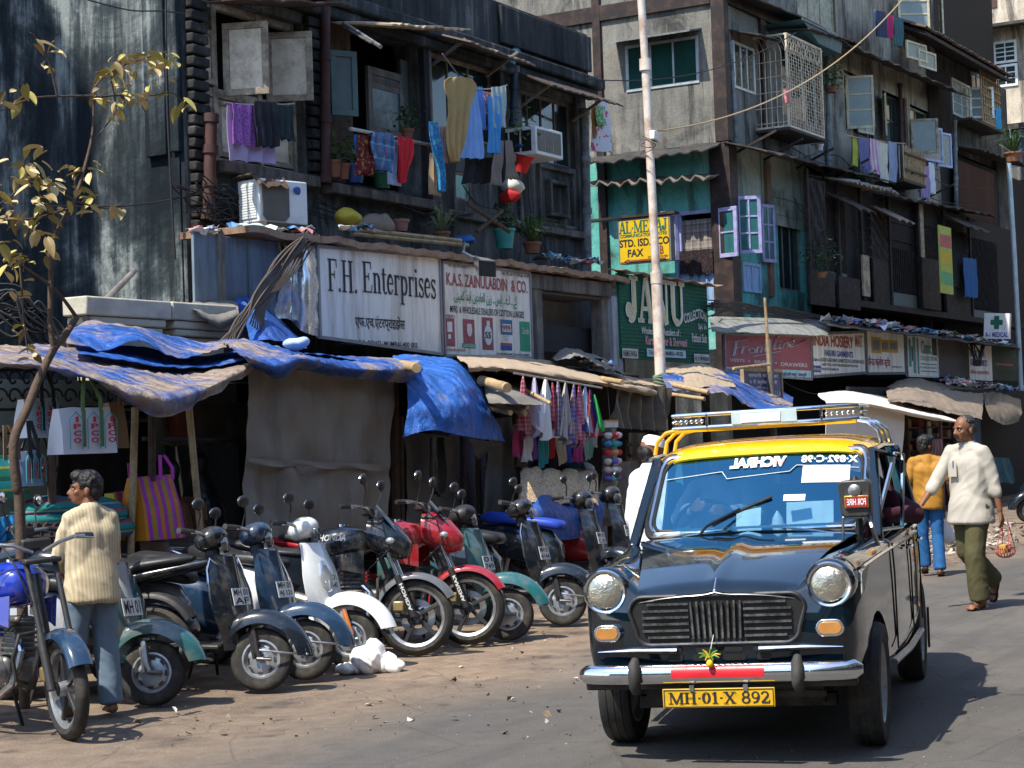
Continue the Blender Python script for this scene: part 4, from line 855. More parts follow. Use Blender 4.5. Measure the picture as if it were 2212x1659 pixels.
ih=board('shop_sign','white board with tall red capitals over blue ones, next to the maroon board',(1753,722,814,1869,717,805),.02,M_signw,frame=M_greywood,fr=.05)
lettering(ih,mat('brick_red_ink',(.34,.05,.04),.6),[('INDIA HOSIERY',1756,1843,724,750,{'bold':.03}),('MART',1847,1862,724,750)],y=.02)
lettering(ih,M_blu,[('FAKHRI GARMENTS',1781,1842,758,771,{'bold':.03})],y=.02)
lettering(ih,M_ink,[('Dealers in:- HOSIERY & READYMADE GARMENTS SCHOOL UNIFORM FANCIES',1756,1866,775,783),('LADIES TOPS ALL ARROW ITEMS MODERN HOSIERY & KNITWEAR',1776,1853,786,792),('PAN-KURTA PUJAMI & DP',1774,1811,794.5,802)],y=.02)
patch(ih,M_blu,[(1752.5,789.5,1773,804)],.02);lettering(ih,M_print,[('खादी कापड',1754,1772,793,801)],y=.017)
zs_=board('shop_sign','white board with three small yellow plates above red Hindi lettering',(1871,713,807,1954,709,806),.02,M_signw,frame=M_greywood,fr=.05)
M_yel=mat('yellow_print',(.50,.30,.02),.6,dirt=(.3,.2,.1),da=.4);M_gryp=mat('grey_print',(.13,.15,.2),.6)
patch(zs_,M_yel,[(1881.5,728,1903,763),(1904,734,1920.5,761),(1921.5,735,1939.5,762)],.02);patch(zs_,M_gryp,[(1885.5,735,1900,756),(1906,740,1918,755),(1923,741,1937,755)],.015)
lettering(zs_,mat('brick_red_ink',(0,0,0)),[('जीनत क्लोथ स्टोर',1873.5,1923,770,796,{'bold':.02})],y=.02);lettering(zs_,M_ink,[('३१, इब्राहीम रहीमतुल्ला रोड',1925,1947,790,796)],y=.02)
cl_=board('shop_sign','white board with teal upright figures and teal lettering',(1960,722,812,2025,726,814),.03,M_signw,frame=M_alu)
patch(cl_,mat('teal_print',(.05,.27,.27),.6),[(1963,732,1968,792),(1972,728,1978,806),(1981,730,1985,808),(1989,785.5,2023,788),(1989,801,2023,803.5)],.03);patch(cl_,M_ink,[(2013,727,2023,768),(1969,748,1971.5,780)],.03)
lettering(cl_,mat('teal_print',(0,0,0)),[('Classic',1989,2011,736,765,{'bold':.03}),('COLLECTION',1988,2023,770,779),('DR. WEAR, UNIFORM & BAGS',1988,2023,792,797)],y=.03)
gb=board('blank_board','plain brown grey board without lettering beside the teal lettered board',(2026,726,814,2093,728,816),.03,mat('brown_grey_board',(.085,.075,.068),.85,var=.3,dirt=(.05,.045,.04),da=.4),cat='board')
aw=board('shop_sign','white board with blue capitals over red Hindi, cables hanging across it',(2094,744,820,2143,748,823),.03,M_signw)
lettering(aw,M_blu,[('LADIES WEAR',2096,2126,758,771,{'bold':.02}),('GENTS SHIRTS',2096,2132,777,790,{'bold':.02})],y=.03);lettering(aw,mat('brick_red_ink',(0,0,0)),[('लेडीज अन्डरगारमेंटस',2096,2136,799,811)],y=.03)
mk=board('shop_sign','very dark green board with faint arched letters at the end of the row',(2144,745,821,2200,749,824),.03,mat('dark_green_board',(.014,.035,.022),.6,var=.3))
lettering(mk,mat('dim_green_ink',(.05,.10,.06),.7),[('MAKKI',2154,2192,755,768,{'warp':lambda u,v:(u,v+.8*sin(u*pi)-.4)}),('COLLECTION',2152,2194,800,806)],y=.03)
patch(mk,M_maroon,[(2152,785,2188,790)],.03)
fsc=thing('fascia','grey sheet eave over the maroon board with run marks along it','shop eave',F(1670,722,-.1))
g=[[F(lerp(1532,1800,i/30),lerp(684,692,i/30),.35)for i in range(31)],[F(lerp(1538,1787,i/30),lerp(716,726,i/30),-.2)+V((0,0,.02*nz((i*.4,0,0))))for i in range(31)]]
MB().sheet(g,.015).build('sheet',mat('pale_grey_sheet',(.26,.27,.25),.7,var=.2,scale=3,dirt=(.09,.09,.085),da=.7,ds=3,streak=True),fsc)
g=[[F(lerp(1796,2205,i/50),lerp(694,748,i/50)+3*sin(i*.9),.4)for i in range(51)],[F(lerp(1786,2205,i/50),lerp(703,752,i/50)+4*nz((i*.35,2,0)),-.45)for i in range(51)]]
MB().sheet(g,.02).build('shop_roof',M_dksheet,None,label='sagging dark sheet roof over the hosiery row littered with rags and wrappers',cat='shop roof')
for k in range(8):pass
# ------------------------------------------------------------ street stalls
M_canvas=mat('brown_canvas',(.25,.21,.165),.9,var=.15,scale=2.5,bump=.3,bs=40,dirt=(.12,.095,.075),da=.4,ds=2,streak=True)
M_canvasg=mat('grey_canvas',(.19,.175,.155),.9,var=.25,scale=3,bump=.3,dirt=(.09,.08,.07),da=.5,ds=2.5)
M_tan=mat('tan_canvas',(.40,.31,.22),.9,var=.3,scale=3,bump=.3,dirt=(.18,.13,.09),da=.55,ds=3)
M_whitecloth=mat('white_canvas',(.70,.64,.55),.85,var=.08,scale=2,dirt=(.45,.38,.3),da=.35,ds=2)
M_plastic=mat('brown_plastic',(.10,.085,.068),.38,var=.35,scale=3,dirt=(.18,.15,.12),da=.5,ds=4)
def blue_tarp(name,dust=.5,c=(.012,.085,.36)):
 if name in MATS:return MATS[name]
 t=NT(name);col=t.ramp(t.noise(3,5),[(.3,tuple(x*.75 for x in c)),(.7,tuple(min(1,x*1.3)for x in c))])
 d=t.noise(1.6,9,.72,None,.5);col=t.mix(t.ramp(d,[(.62-dust*.35,.0),(.72-dust*.3,.95)]),col,t.ramp(t.noise(8,6),[(.3,(.23,.165,.115)),(.7,(.40,.31,.23))]))
 s_=t.noise(14,6,.7,None,1.5);col=t.mix(t.ramp(s_,[(.60,0.),(.72,.55)]),col,(.30,.42,.58))
 w1=t.new('ShaderNodeTexWave');w1.inputs['Scale'].default_value=2.2;w1.inputs['Distortion'].default_value=6;t.lk(t.co,w1.inputs['Vector'])
 t.bump(t.math('ADD',s_,t.math('MULTIPLY',w1.outputs['Fac'],.6)),.85,.04)
 MATS[name]=t.out(col,t.ramp(d,[(.4,.33),(.6,.8)]),0,0,.5);return MATS[name]
M_blue=blue_tarp('blue_tarpaulin',.12);M_blued=blue_tarp('dusty_blue_tarpaulin',.42);M_bluev=blue_tarp('very_dusty_tarpaulin',.66)
def tp(label,mt,rows,cat='tarpaulin',name='tarpaulin',group='tarpaulins over the stalls',**kw):return tarp(name,mt,rows,label=label,cat=cat,group=group,**kw)
tp('dust covered blue tarpaulin sagging over the bag stall with a hanging belly',M_bluev,[[(-60,745,-.6),(60,748,-.6),(180,760,-.7),(300,778,-.7),(420,785,-.7),(545,772,-.8)],[(-60,775,-1.4),(60,772,-1.4),(180,792,-1.5),(300,812,-1.6),(420,815,-1.6),(548,782,-1.4)],[(-60,790,-2.1),(66,786,-2.1),(200,815,-2.2),(300,845,-2.3),(410,845,-2.3),(542,790,-1.9)],[(-60,795,-2.15),(66,790,-2.15),(215,824,-2.25),(322,888,-2.3),(400,880,-2.32),(535,798,-1.95)]],nu=70,nv=36,amp=.06,sc=2.6,seed=1,ragged=.03)
tp('upper blue tarpaulin draped under the cream gate pillars',M_blued,[[(160,706,-.3),(205,692,-.3),(300,710,-.35),(370,727,-.4),(440,742,-.45),(490,732,-.5)],[(150,724,-.9),(220,722,-.9),(300,722,-1.),(370,748,-1.05),(440,756,-1.1),(492,742,-1.1)],[(140,745,-1.3),(230,756,-1.2),(300,738,-1.4),(370,770,-1.5),(440,768,-1.5),(492,752,-1.4)]],nu=50,nv=18,amp=.045,sc=3,seed=4)
tp('dark blue tarpaulin fold between the two upper roof sheets',M_blue,[[(160,742,-.8),(300,752,-.8),(430,772,-.8),(540,750,-.8)],[(170,768,-1.4),(300,786,-1.5),(430,795,-1.6),(545,778,-1.6)]],nu=40,nv=10,amp=.04,sc=3,seed=6)
tp('rolled blue and brown tarpaulin along the eave above the brown canvas screen',M_blued,[[(480,740,-.9),(560,738,-.9),(650,768,-.9),(740,774,-.9),(905,784,-.9)],[(490,748,-1.6),(570,758,-1.7),(650,776,-1.75),(740,780,-1.8),(905,786,-1.8)],[(520,765,-2.05),(590,790,-2.1),(650,775,-2.1),(740,792,-2.1),(898,800,-2.1)],[(545,790,-1.98),(605,812,-2.0),(650,790,-2.0),(745,816,-2.0),(885,820,-1.98)]],nu=60,nv=24,amp=.06,sc=3.2,seed=8)
tp('bright blue tarpaulin lying over the ridge right below the black lettered board',M_blue,[[(640,772,-.2),(720,772,-.2),(800,776,-.2),(880,790,-.2)],[(600,770,-1.1),(700,774,-1.2),(790,780,-1.3),(872,792,-1.3)],[(640,768,-1.7),(700,768,-1.7),(790,785,-1.8),(862,800,-1.8)]],nu=40,nv=16,amp=.04,sc=3,seed=12)
tp('big blue tarpaulin with a pale hem falling over the stall corner',blue_tarp('creased_blue_tarpaulin',.1,(.012,.11,.44)),[[(848,774,-.9),(920,772,-.9),(970,776,-.9),(1010,800,-.9)],[(862,800,-1.7),(935,795,-1.8),(990,800,-1.9),(1045,850,-1.7)],[(880,860,-2.1),(945,865,-2.25),(1005,870,-2.3),(1062,900,-2.0)],[(866,948,-2.15),(935,930,-2.3),(1008,943,-2.35),(1084,955,-2.05)]],nu=46,nv=40,amp=.055,sc=3.4,seed=15)
tarp('tarpaulin',M_black,[[(1010,945,-2.2),(1083,957,-2.02)],[(1020,965,-2.1),(1060,972,-2.0)],[(1030,992,-2.0),(1034,992,-1.98)]],10,8,.01,3,label='black underside corner of the blue tarpaulin hanging as a point',cat='tarpaulin',group='tarpaulins over the stalls')
tp('blue sheet crumpled behind the foil beside the white board',M_blue,[[(500,655,.0),(540,640,.0),(600,690,.0),(650,735,.0)],[(530,700,-.3),(570,690,-.4),(620,720,-.4),(660,745,-.3)],[(540,738,-.5),(580,735,-.6),(630,745,-.6),(664,750,-.5)]],nu=24,nv=14,amp=.05,sc=3,seed=18)
def drape(label,mt,rows,y,cat='cloth screen',name='cloth_screen',fold=.03,nf=4,seed=1.,amp=.02,group=None,nu=40,nv=40):
 m=MB();garment_mesh(m,rows,y,fold,nf,nu,nv,seed);k=[p+V((0,amp*(nz(p,2.2,seed)+.6*(1-2*abs(nz(p,4,seed+5)))),0))for p in m.v];m.v=k
 return m.build(name,mt,None,smooth=80,label=label,cat=cat,group=group)
drape('large brown grey canvas screen hanging behind the parked scooters',M_canvas,[(540,795,852,806),(532,990,842,1000),(524,1185,836,1195),(518,1330,830,1345)],-1.85,fold=.045,nf=4,amp=.05)
m=MB();garment_mesh(m,[(534,990,842,1004),(533,1004,842,1016)],-1.89,.01,3,40,4,1.);m.build('cloth_fold',M_canvas,None,smooth=80,label='rolled fold across the middle of the brown canvas screen',cat='cloth fold')
drape('grey torn sheet hanging right of the brown canvas screen',M_canvasg,[(872,930,985,945),(880,1060,990,1070),(876,1190,1000,1200),(880,1280,1000,1290)],-1.5,nf=2)
drape('pale grey canvas strip beside the flowered cloth',M_canvasg,[(1062,905,1108,900),(1046,1040,1122,1040),(1038,1180,1128,1190),(1036,1260,1130,1260)],-1.7,nf=2.5)
drape('blue flowered bedsheet seen through the stall grille',blotch('flowered_cloth',[(.16,.30,.62),(.22,.40,.72),(.10,.12,.40),(.45,.52,.66),(.40,.12,.14),(.18,.33,.62),(.10,.3,.38)],34),[(970,925,1048,930),(970,1110,1048,1110),(975,1200,1045,1200)],-1.2,nf=2)
drape('black cloth hanging in the gap of the stall',M_black,[(930,945,960,945),(930,1040,962,1050),(940,1070,950,1072)],-1.75,nf=1)
for i,(x0,y0,x1,y1,r_)in enumerate(((1000,940,1003,1220,.03),(1032,950,1037,1220,.03),(850,810,856,1330,.05),(866,900,870,1320,.03))):
 A,B=F(x0,y0,-1.6),F(x1,y1,-1.6);B.z=0;m=MB();m.tube([A,B],r_,8);m.build('stall_post',M_oldwood,None,label=['thin post left of the flowered bedsheet','thin post right of the flowered bedsheet','dark wooden post at the right edge of the canvas screen','slim post under the blue tarpaulin corner'][i],cat='post',group='posts of the stalls')
for i,(x0,y0,x1,y1,r_,lb)in enumerate(((1040,822,1096,838,.05,'thick bamboo pole end sticking out beside the blue tarpaulin'),(1062,868,1135,893,.03,'bamboo pole sloping out under the small grey awning'),(1050,880,1103,892,.025,'short bamboo pole below the small grey awning'),(1080,862,1140,880,.025,'bamboo pole just under the awning edge'),(868,788,900,795,.045,'bamboo end on top of the blue tarpaulin'),(1300,818,1345,826,.03,'bamboo end left of the brown plastic drape'),(1130,840,1190,872,.02,'thin stick holding the tip of the small awning'),(1455,832,1530,848,.03,'bamboo poles left of the blue striped roof'),(1450,852,1522,862,.025,'lower bamboo pole left of the blue striped roof'))):
 A,B=F(x0,y0,-1.9),F(x1,y1,-2.4);m=MB();m.tube([A.lerp(B,k/5)for k in range(6)],[r_*(1 if k%2 else 1.08)for k in range(6)],10);m.build('bamboo_pole',M_bamboo,None,label=lb,cat='pole',group='bamboo poles of the stalls')
tp('small grey awning sheet propped on sticks right of the blue tarpaulin',M_canvasg,[[(1046,838,-1.6),(1090,832,-1.6),(1130,845,-1.7)],[(1050,855,-2.1),(1100,850,-2.2),(1165,868,-2.2)],[(1056,872,-2.35),(1110,875,-2.4),(1172,878,-2.4)]],nu=24,nv=12,amp=.03,sc=3,seed=21)
tp('tan canvas roof over the scarf stall',M_tan,[[(985,768,.0),(1060,768,.0),(1170,780,-.1),(1310,806,-.1),(1430,824,-.1)],[(990,778,-.9),(1080,782,-.9),(1190,796,-1.),(1320,820,-1.),(1425,836,-1.)],[(1010,790,-1.9),(1095,793,-1.9),(1200,808,-2.),(1330,830,-2.),(1418,846,-2.)],[(1012,800,-1.95),(1098,800,-1.95),(1202,815,-2.02),(1332,836,-2.02),(1418,852,-2.)]],nu=60,nv=20,amp=.04,sc=2.5,seed=24,ragged=.02)
tp('grey rag of canvas heaped on the scarf stall roof',M_canvasg,[[(1190,772,-.2),(1230,755,-.2),(1290,775,-.2),(1340,800,-.2)],[(1200,785,-.7),(1240,775,-.8),(1290,790,-.8),(1350,812,-.8)]],nu=30,nv=12,amp=.09,sc=3,seed=26)
drape('shiny brown plastic drape gathered at the stall corner by the lamp post',M_plastic,[(1335,822,1448,838),(1325,880,1446,890),(1322,925,1440,932)],-1.95,fold=.07,nf=5,amp=.03,nu=60)
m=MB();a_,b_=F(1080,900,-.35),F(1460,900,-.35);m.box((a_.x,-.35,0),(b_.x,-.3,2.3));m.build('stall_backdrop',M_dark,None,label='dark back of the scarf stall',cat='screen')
CK=lambda n,a,b,p=.05:stripes(n,[(.5,a),(.5,b)],p,0,src_axis2=2)
SCARF=[('red checked',CK('red_check',(.42,.04,.09),(.5,.32,.33),.045),(1130,812),(1118,930,1152,920)),('lilac white',mat('lilac_cloth',(.50,.45,.62),.8),(1155,812),(1143,915,1167,930)),('large white',mat('white_cloth',(.74,.74,.77),.8,var=.05),(1179,815),(1156,925,1203,940)),('wine red',CK('wine_check',(.28,.02,.06),(.34,.12,.14)),(1193,826),(1188,905,1206,925)),('grey violet checked',CK('violet_check',(.20,.15,.30),(.42,.40,.46)),(1205,822),(1198,930,1223,938)),('plain grey white',mat('greywhite_cloth',(.42,.39,.37),.85),(1222,824),(1204,935,1238,945)),
 ('blue and orange checked',CK('blue_check',(.06,.10,.42),(.45,.25,.15)),(1240,828),(1227,945,1244,948)),('crimson checked',CK('crimson_check',(.48,.05,.12),(.55,.30,.34),.04),(1252,828),(1242,950,1264,940)),('pale blue',mat('paleblue_cloth',(.40,.52,.66),.8),(1264,832),(1258,925,1272,930)),('navy red lettered',stripes('navy_red_band',[(.45,(.03,.03,.16)),(.1,(.6,.6,.6)),(.45,(.50,.03,.05))],.22,0),(1274,840),(1260,930,1292,932)),('bright green',mat('green_cloth',(.05,.55,.12),.7),(1284,852),(1288,915,1300,920))]
for i,(nm,mt,tpx,(xl_,yl_,xr_,yr_))in enumerate(SCARF):
 g=[];A=F(tpx[0],tpx[1],-2.05-.02*i);L,R=F(xl_,yl_,-2.05-.02*i),F(xr_,yr_,-2.05-.02*i)
 for j in range(17):
  v=j/16;row=[]
  for k in range(13):
   u=k/12;p=A.lerp(L,v).lerp(A.lerp(R,v),u);p=p+V((0,.05*(v**.6)*sin(u*2.5*2*pi+i),-.10*v*(1-abs(2*u-1))*sin(v*pi/2)+.03*v*sin(u*9+i)));p.x+=.012*(u-.5)*(1-v);row.append(p)
  g.append(row)
 o=MB().sheet(g,.006).build('scarf',mt,None,smooth=80,label='%s scarf hanging by one corner under the tan roof'%nm,cat='scarf',group='scarves hanging on the stall')
 if i==9:
  l=MB();vs,fs,_=text_shape('★ ENGLAND ★',.03);a2,b2_=F(1276,862,-2.33),F(1270,920,-2.36);l.add([a2.lerp(b2_,v.x)+V((.022*(.5-v.y)*-2,0,0))for v in vs],fs);l.build('lettering',M_print,o,smooth=0,fix=False)
rod=MB();rod.tube([F(1110,806,-2.05),F(1300,838,-2.25)],.012,6);rod.build('hanging_rod',M_steel,None,label='thin rod from which the scarves hang',cat='rod')
GAR=[(1112,915,1150,925,1108,945,1152,950,(.45,.2,.1)),(1148,925,1172,930,1150,1000,1176,1010,(.02,.02,.03)),(1180,935,1215,940,1178,1010,1218,1015,(.03,.02,.03)),(1215,930,1258,935,1212,985,1262,990,(.10,.08,.12)),(1150,960,1180,960,1148,1010,1182,1010,(.22,.03,.03)),(1222,985,1262,985,1222,1012,1262,1012,(.01,.06,.09)),(1266,940,1290,940,1268,965,1288,965,(.5,.5,.5)),(1120,960,1140,965,1120,1010,1140,1010,(.35,.28,.22))]
for i,g_ in enumerate(GAR):
 m=MB();garment_mesh(m,[g_[0:4],g_[4:8]],-1.65-.05*(i%3),.03,2,10,8,i);m.build('folded_garment',mat('garment_%d'%i,g_[8],.85),None,smooth=80,label=['orange blue cloth','black top','charcoal top','grey plastic wrapped shirt','dark red shirt','dark teal plastic packet','white cap pack','beige shirt'][i]+' hanging in the shade behind the scarves',cat='garment',group='garments behind the scarves')
for i,(nm,c)in enumerate((('hot pink',(.55,.06,.22)),('white',(.7,.7,.7)),('violet',(.22,.08,.4)),('turquoise',(.03,.3,.34)),('scarlet',(.5,.03,.03)),('cream',(.55,.48,.36)),('royal blue',(.03,.08,.45)),('magenta',(.42,.03,.25)),('mint',(.3,.5,.4)))):
 x=1112+i*18.5;y0=926+(i*7)%13;m=MB();garment_mesh(m,[(x,y0,x+17,y0+2),(x-2,y0+30,x+19,y0+32),(x,y0+62+(i*5)%17,x+18,y0+60)],-1.85-.04*(i%2),.03,2,10,10,i);m.build('folded_garment',mat('hung_%d'%i,c,.6,bump=.1),None,smooth=80,label=nm+' garment in the lower row of the scarf stall',cat='garment',group='lower row of garments on the scarf stall')
M_quilt=blotch('quilt_print',[(.50,.38,.22),(.62,.50,.34),(.30,.16,.07),(.64,.52,.36),(.42,.29,.15)],30)
tb=thing('goods_table','low table of brown patterned quilts over a blue plastic sheet','table',F(1210,1110,-2.0)*1)
for i,(p,q)in enumerate(((1128,1172),(1168,1212),(1208,1252),(1248,1292))):
 g=[];A,B=F(p,1022+i*3,-1.7),F(q,1020+i*3,-1.7);C,D=F(p-4+i,1095,-2.35),F(q-4+i,1092,-2.35)
 for j in range(9):v=j/8;g.append([A.lerp(C,v).lerp(B.lerp(D,v),k/8)+V((0,0,.04*sin(k/8*pi)**.5+.14*sin(v*pi)+.03*nz((k*.4,v*3,i),1)))for k in range(9)])
 MB().sheet(g,.02).build('quilt',M_quilt,tb,smooth=80)
tarp('blue_sheet',M_blue,[[(1136,1085,-2.25),(1180,1070,-2.3),(1230,1090,-2.3),(1300,1062,-2.2)],[(1135,1110,-2.4),(1180,1105,-2.45),(1230,1118,-2.45),(1300,1098,-2.3)],[(1138,1160,-2.42),(1180,1165,-2.45),(1230,1165,-2.45),(1300,1150,-2.3)]],26,14,.04,3,31,parent=tb)
a_,b_=F(1130,1110,-2.0),F(1300,1110,-2.0);m=MB();m.box((a_.x,-2.25,.62),(b_.x,-1.0,.70));m.build('table_top',M_oldwood,tb)
for x in(a_.x+.08,b_.x-.08):
 for y in(-2.15,-1.1):m=MB();m.box((x-.03,y-.03,0),(x+.03,y+.03,.62));m.build('leg',M_oldwood,tb)
for i,(x,y,w_,c)in enumerate(((1200,1016,30,(.02,.02,.03)),(1222,1008,26,(.45,.03,.07)),(1216,1022,34,(.02,.12,.18)),(1240,1002,24,(.05,.03,.04)),(1262,1012,30,(.5,.46,.46)),(1268,1024,26,(.36,.2,.22)),(1143,1000,14,(.3,.32,.36)))):
 c0=F(x,y,-1.6);m=MB();m.ball(c0,(w_/220,.12,.06),12,8);m.v=[p+V((0,0,.035*nz(p,9,i)))for p in m.v];m.build('folded_clothes',mat('fold_%d'%i,c,.8),None,smooth=70,label='%s clothes folded on the quilts'%['black','crimson','dark teal','brown black','white grey','rose grey','pale plastic wrapped'][i],cat='clothes',group='folded clothes on the goods table')
sk_=thing('sock_rack','hanging rack of colourful sock bundles with a white header card','sock rack',F(1316,1050,-2.1))
a_=F(1304,915,-2.1);b_=F(1332,915,-2.1);zt=F(1318,908,-2.1).z;zb_=F(1318,1045,-2.1).z
m=MB();m.box((a_.x,-2.12,zt-.08),(b_.x,-2.10,zt));m.build('header_card',M_wtape if 'M_wtape' in globals()else M_print,sk_);m=MB();m.box((a_.x,-2.115,zt-.012),(b_.x,-2.125,zt+.005));m.build('header_edge',M_yel,sk_)
SOCK=[((.62,.6,.62),(.5,.04,.05)),((.04,.25,.5),(.05,.35,.33)),((.55,.04,.06),(.6,.3,.12)),((.62,.58,.55),(.16,.12,.5)),((.62,.45,.5),(.7,.7,.7)),((.14,.1,.42),(.15,.5,.45))]
for r_,cs in enumerate(SOCK):
 for k in range(3):
  f=(k+.5)/3;c0=V((lerp(a_.x-.02,b_.x+.03,f)-.01*r_,-2.13-.02*(k%2),lerp(zt-.17,zb_+.06,r_/5)));m=MB();m.ball(c0,(.046,.05,.036),10,8);m.v=[p+V((0,0,.012*nz(p,18,r_)))for p in m.v]
  m.build('sock_bundle',mat('sock_%d_%d'%(r_,k%2),cs[k%2],.8,var=.1),sk_,smooth=80)
m=MB();m.box((a_.x-.03,-2.085,zb_),(b_.x+.03,-2.075,zt));m.build('clear_backing',glass('clear_plastic',(.9,.92,.95),.85,.15),sk_);m=MB();m.tube([V((lerp(a_.x,b_.x,.5),-2.1,zt)),F(1312,838,-2.0)],.006,5);m.build('string',M_wirebrown,sk_)
drape('grey tarpaulin bundle behind the blue seat scooter',M_canvasg,[(1305,1000,1372,995),(1296,1060,1385,1060),(1290,1120,1395,1120),(1290,1190,1400,1190)],-1.7,fold=.07,nf=3,amp=.05)
for i,(x0,y0,x1,y1)in enumerate(((1350,960,1440,965),(1360,985,1440,992),(1438,940,1440,1060),(1352,950,1350,1060))):m=MB();m.tube([F(x0,y0,-1.3),F(x1,y1,-1.3)],.022,6);m.build('stall_pole',M_oldwood,None,label=['upper cross pole','lower cross pole','upright pole next to the white cap','upright pole next to the sock rack'][i]+' of the stall frame',cat='pole',group='frame poles of the middle stall')
drape('brown plastic sheet of wrapped goods behind the sock rack',M_plastic,[(1355,935,1395,935),(1355,1010,1400,1010)],-1.2,nf=2)
tp('dusty roof sheet with blue stripes right of the lamp post',M_blued,[[(1425,802,-.2),(1480,796,-.2),(1560,800,-.2),(1640,825,-.2),(1712,860,-.2)],[(1430,815,-1.),(1490,812,-1.),(1570,822,-1.1),(1640,846,-1.1),(1712,872,-1.1)],[(1440,842,-1.8),(1510,846,-1.8),(1575,850,-1.9),(1630,882,-1.9),(1712,882,-1.9)]],nu=60,nv=22,amp=.05,sc=2.6,seed=34,ragged=.04)
tp('tan rag of canvas on the stall roof beside the lamp post',M_tan,[[(1430,796,-.3),(1500,788,-.3),(1560,800,-.3)],[(1440,822,-1.2),(1510,812,-1.2),(1580,826,-1.2)],[(1452,838,-1.7),(1512,838,-1.7),(1590,838,-1.6)]],nu=34,nv=14,amp=.05,sc=3,seed=36)
tp('white canvas roof of the stall behind the taxi',M_whitecloth,[[(1768,850,-.2),(1836,844,-.2),(1922,856,-.2),(2010,872,-.3)],[(1768,856,-1.2),(1850,856,-1.3),(1940,876,-1.3),(2030,896,-1.4)],[(1784,868,-2.0),(1870,870,-2.1),(1985,893,-2.1),(2078,912,-2.1)],[(1784,874,-2.0),(1870,875,-2.1),(1985,902,-2.1),(2078,914,-2.1)]],nu=40,nv=18,amp=.02,sc=2,seed=39)
tarp('cloth_screen',M_whitecloth,[[(1784,872,-2.0),(1870,876,-2.0),(1955,884,-2.0)],[(1782,960,-2.0),(1865,960,-2.0),(1950,955,-2.0)],[(1780,1060,-2.0),(1860,1050,-2.0),(1940,1018,-2.05)]],30,24,.02,1.6,41,label='cream cloth side of the white roofed stall behind the taxi',cat='cloth screen')
tp('brown sacking roof right of the white stall',mat('brown_sacking',(.24,.19,.145),.95,var=.35,bump=.4,dirt=(.12,.10,.08),da=.5),[[(1915,838,.0),(1965,818,.0),(2040,830,.0),(2125,842,.0)],[(1915,850,-.8),(1970,846,-.9),(2045,858,-.9),(2124,866,-.9)],[(1918,866,-1.5),(1980,876,-1.6),(2050,892,-1.6),(2120,908,-1.6)]],nu=44,nv=22,amp=.06,sc=2.4,seed=44)
tp('dark brown sheet drooping at the far right stall',M_plastic,[[(2124,846,-.4),(2160,850,-.4),(2204,862,-.4)],[(2128,880,-1.1),(2165,880,-1.2),(2206,890,-1.2)],[(2140,905,-1.3),(2172,918,-1.4),(2200,910,-1.3)]],nu=24,nv=18,amp=.06,sc=2.5,seed=47)
XS0,XS1=F(1960,950,-.5).x,F(2212,950,-.5).x
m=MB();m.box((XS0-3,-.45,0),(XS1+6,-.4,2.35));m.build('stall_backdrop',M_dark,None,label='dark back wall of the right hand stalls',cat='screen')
sh_=thing('stall_shelf','slatted stall front stacked with boxes and cloth under the sacking roof','shelf',F(2000,1010,-1.3))
for i,x in enumerate((1958,1998,2030,2062)):A=F(x,900,-1.3);m=MB();m.box((A.x-.03,-1.33,0),(A.x+.03,-1.27,A.z+.2));m.build('post',mat('pinkish_wood',(.22,.10,.09),.8)if i==2 else M_oldwood,sh_)
for i,y in enumerate((925,950,975,1000)):A,B=F(1955,y,-1.3),F(2065,y+2,-1.3);m=MB();m.box((A.x,-1.25,A.z-.015),(B.x,-.9,A.z+.015));m.build('shelf_board',M_oldwood,sh_)
BOXC=[('rust brown',(.25,.13,.08)),('pale tan',(.36,.28,.2)),('dark red',(.2,.05,.05)),('charcoal',(.08,.075,.07)),('cream',(.42,.38,.32)),('slate blue',(.08,.10,.16))]
for si,(sy,sn)in enumerate(((925,'top'),(950,'second'),(975,'third'),(1000,'lowest'))):
 for k in range(5):
  x=1962+k*21+rnd.uniform(-3,3);A=F(x,sy,-1.2);w_=rnd.uniform(.16,.26);h=rnd.uniform(.1,.2);cn,c=BOXC[(k*2+si*3+k//3)%6]
  m=MB();m.box((A.x-w_/2,-1.24,A.z+.02),(A.x+w_/2,-1.0,A.z+.02+h));m.build('box',mat('box_'+cn,c,.85),None,bevel=.006,label='%s carton, %s from the left on the %s shelf of the stall'%(cn,('first','second','third','fourth','fifth')[k],sn),cat='box',group='cartons on the stall shelves')
drape('pink striped cloth hung behind the walking boy',stripes('pink_stripe',[(.5,(.38,.24,.24)),(.5,(.22,.10,.11))],.09,0),[(1992,950,2034,948),(1992,990,2034,990)],-1.4,'cloth','hung_cloth',nf=3)
drape('teal cloth heaped at the far right stall',mat('teal_cloth',(.02,.10,.13),.85),[(2120,985,2180,990),(2115,1040,2195,1045)],-1.4,'cloth','hung_cloth',nf=3)
m=MB();A,B=F(2090,905,-1.0),F(2118,905,-1.0);m.box((A.x,-1.0,.6),(B.x,-.95,F(2100,905,-1.0).z));m.build('board',mat('slate_blue_board',(.07,.11,.16),.8),None,label='slate blue board leaning inside the right hand stall',cat='board')
LIT=[(.62,.66,.70),(.10,.25,.5),(.55,.5,.4),(.03,.04,.05),(.5,.2,.2),(.3,.24,.18),(.65,.65,.62),(.2,.4,.5)]
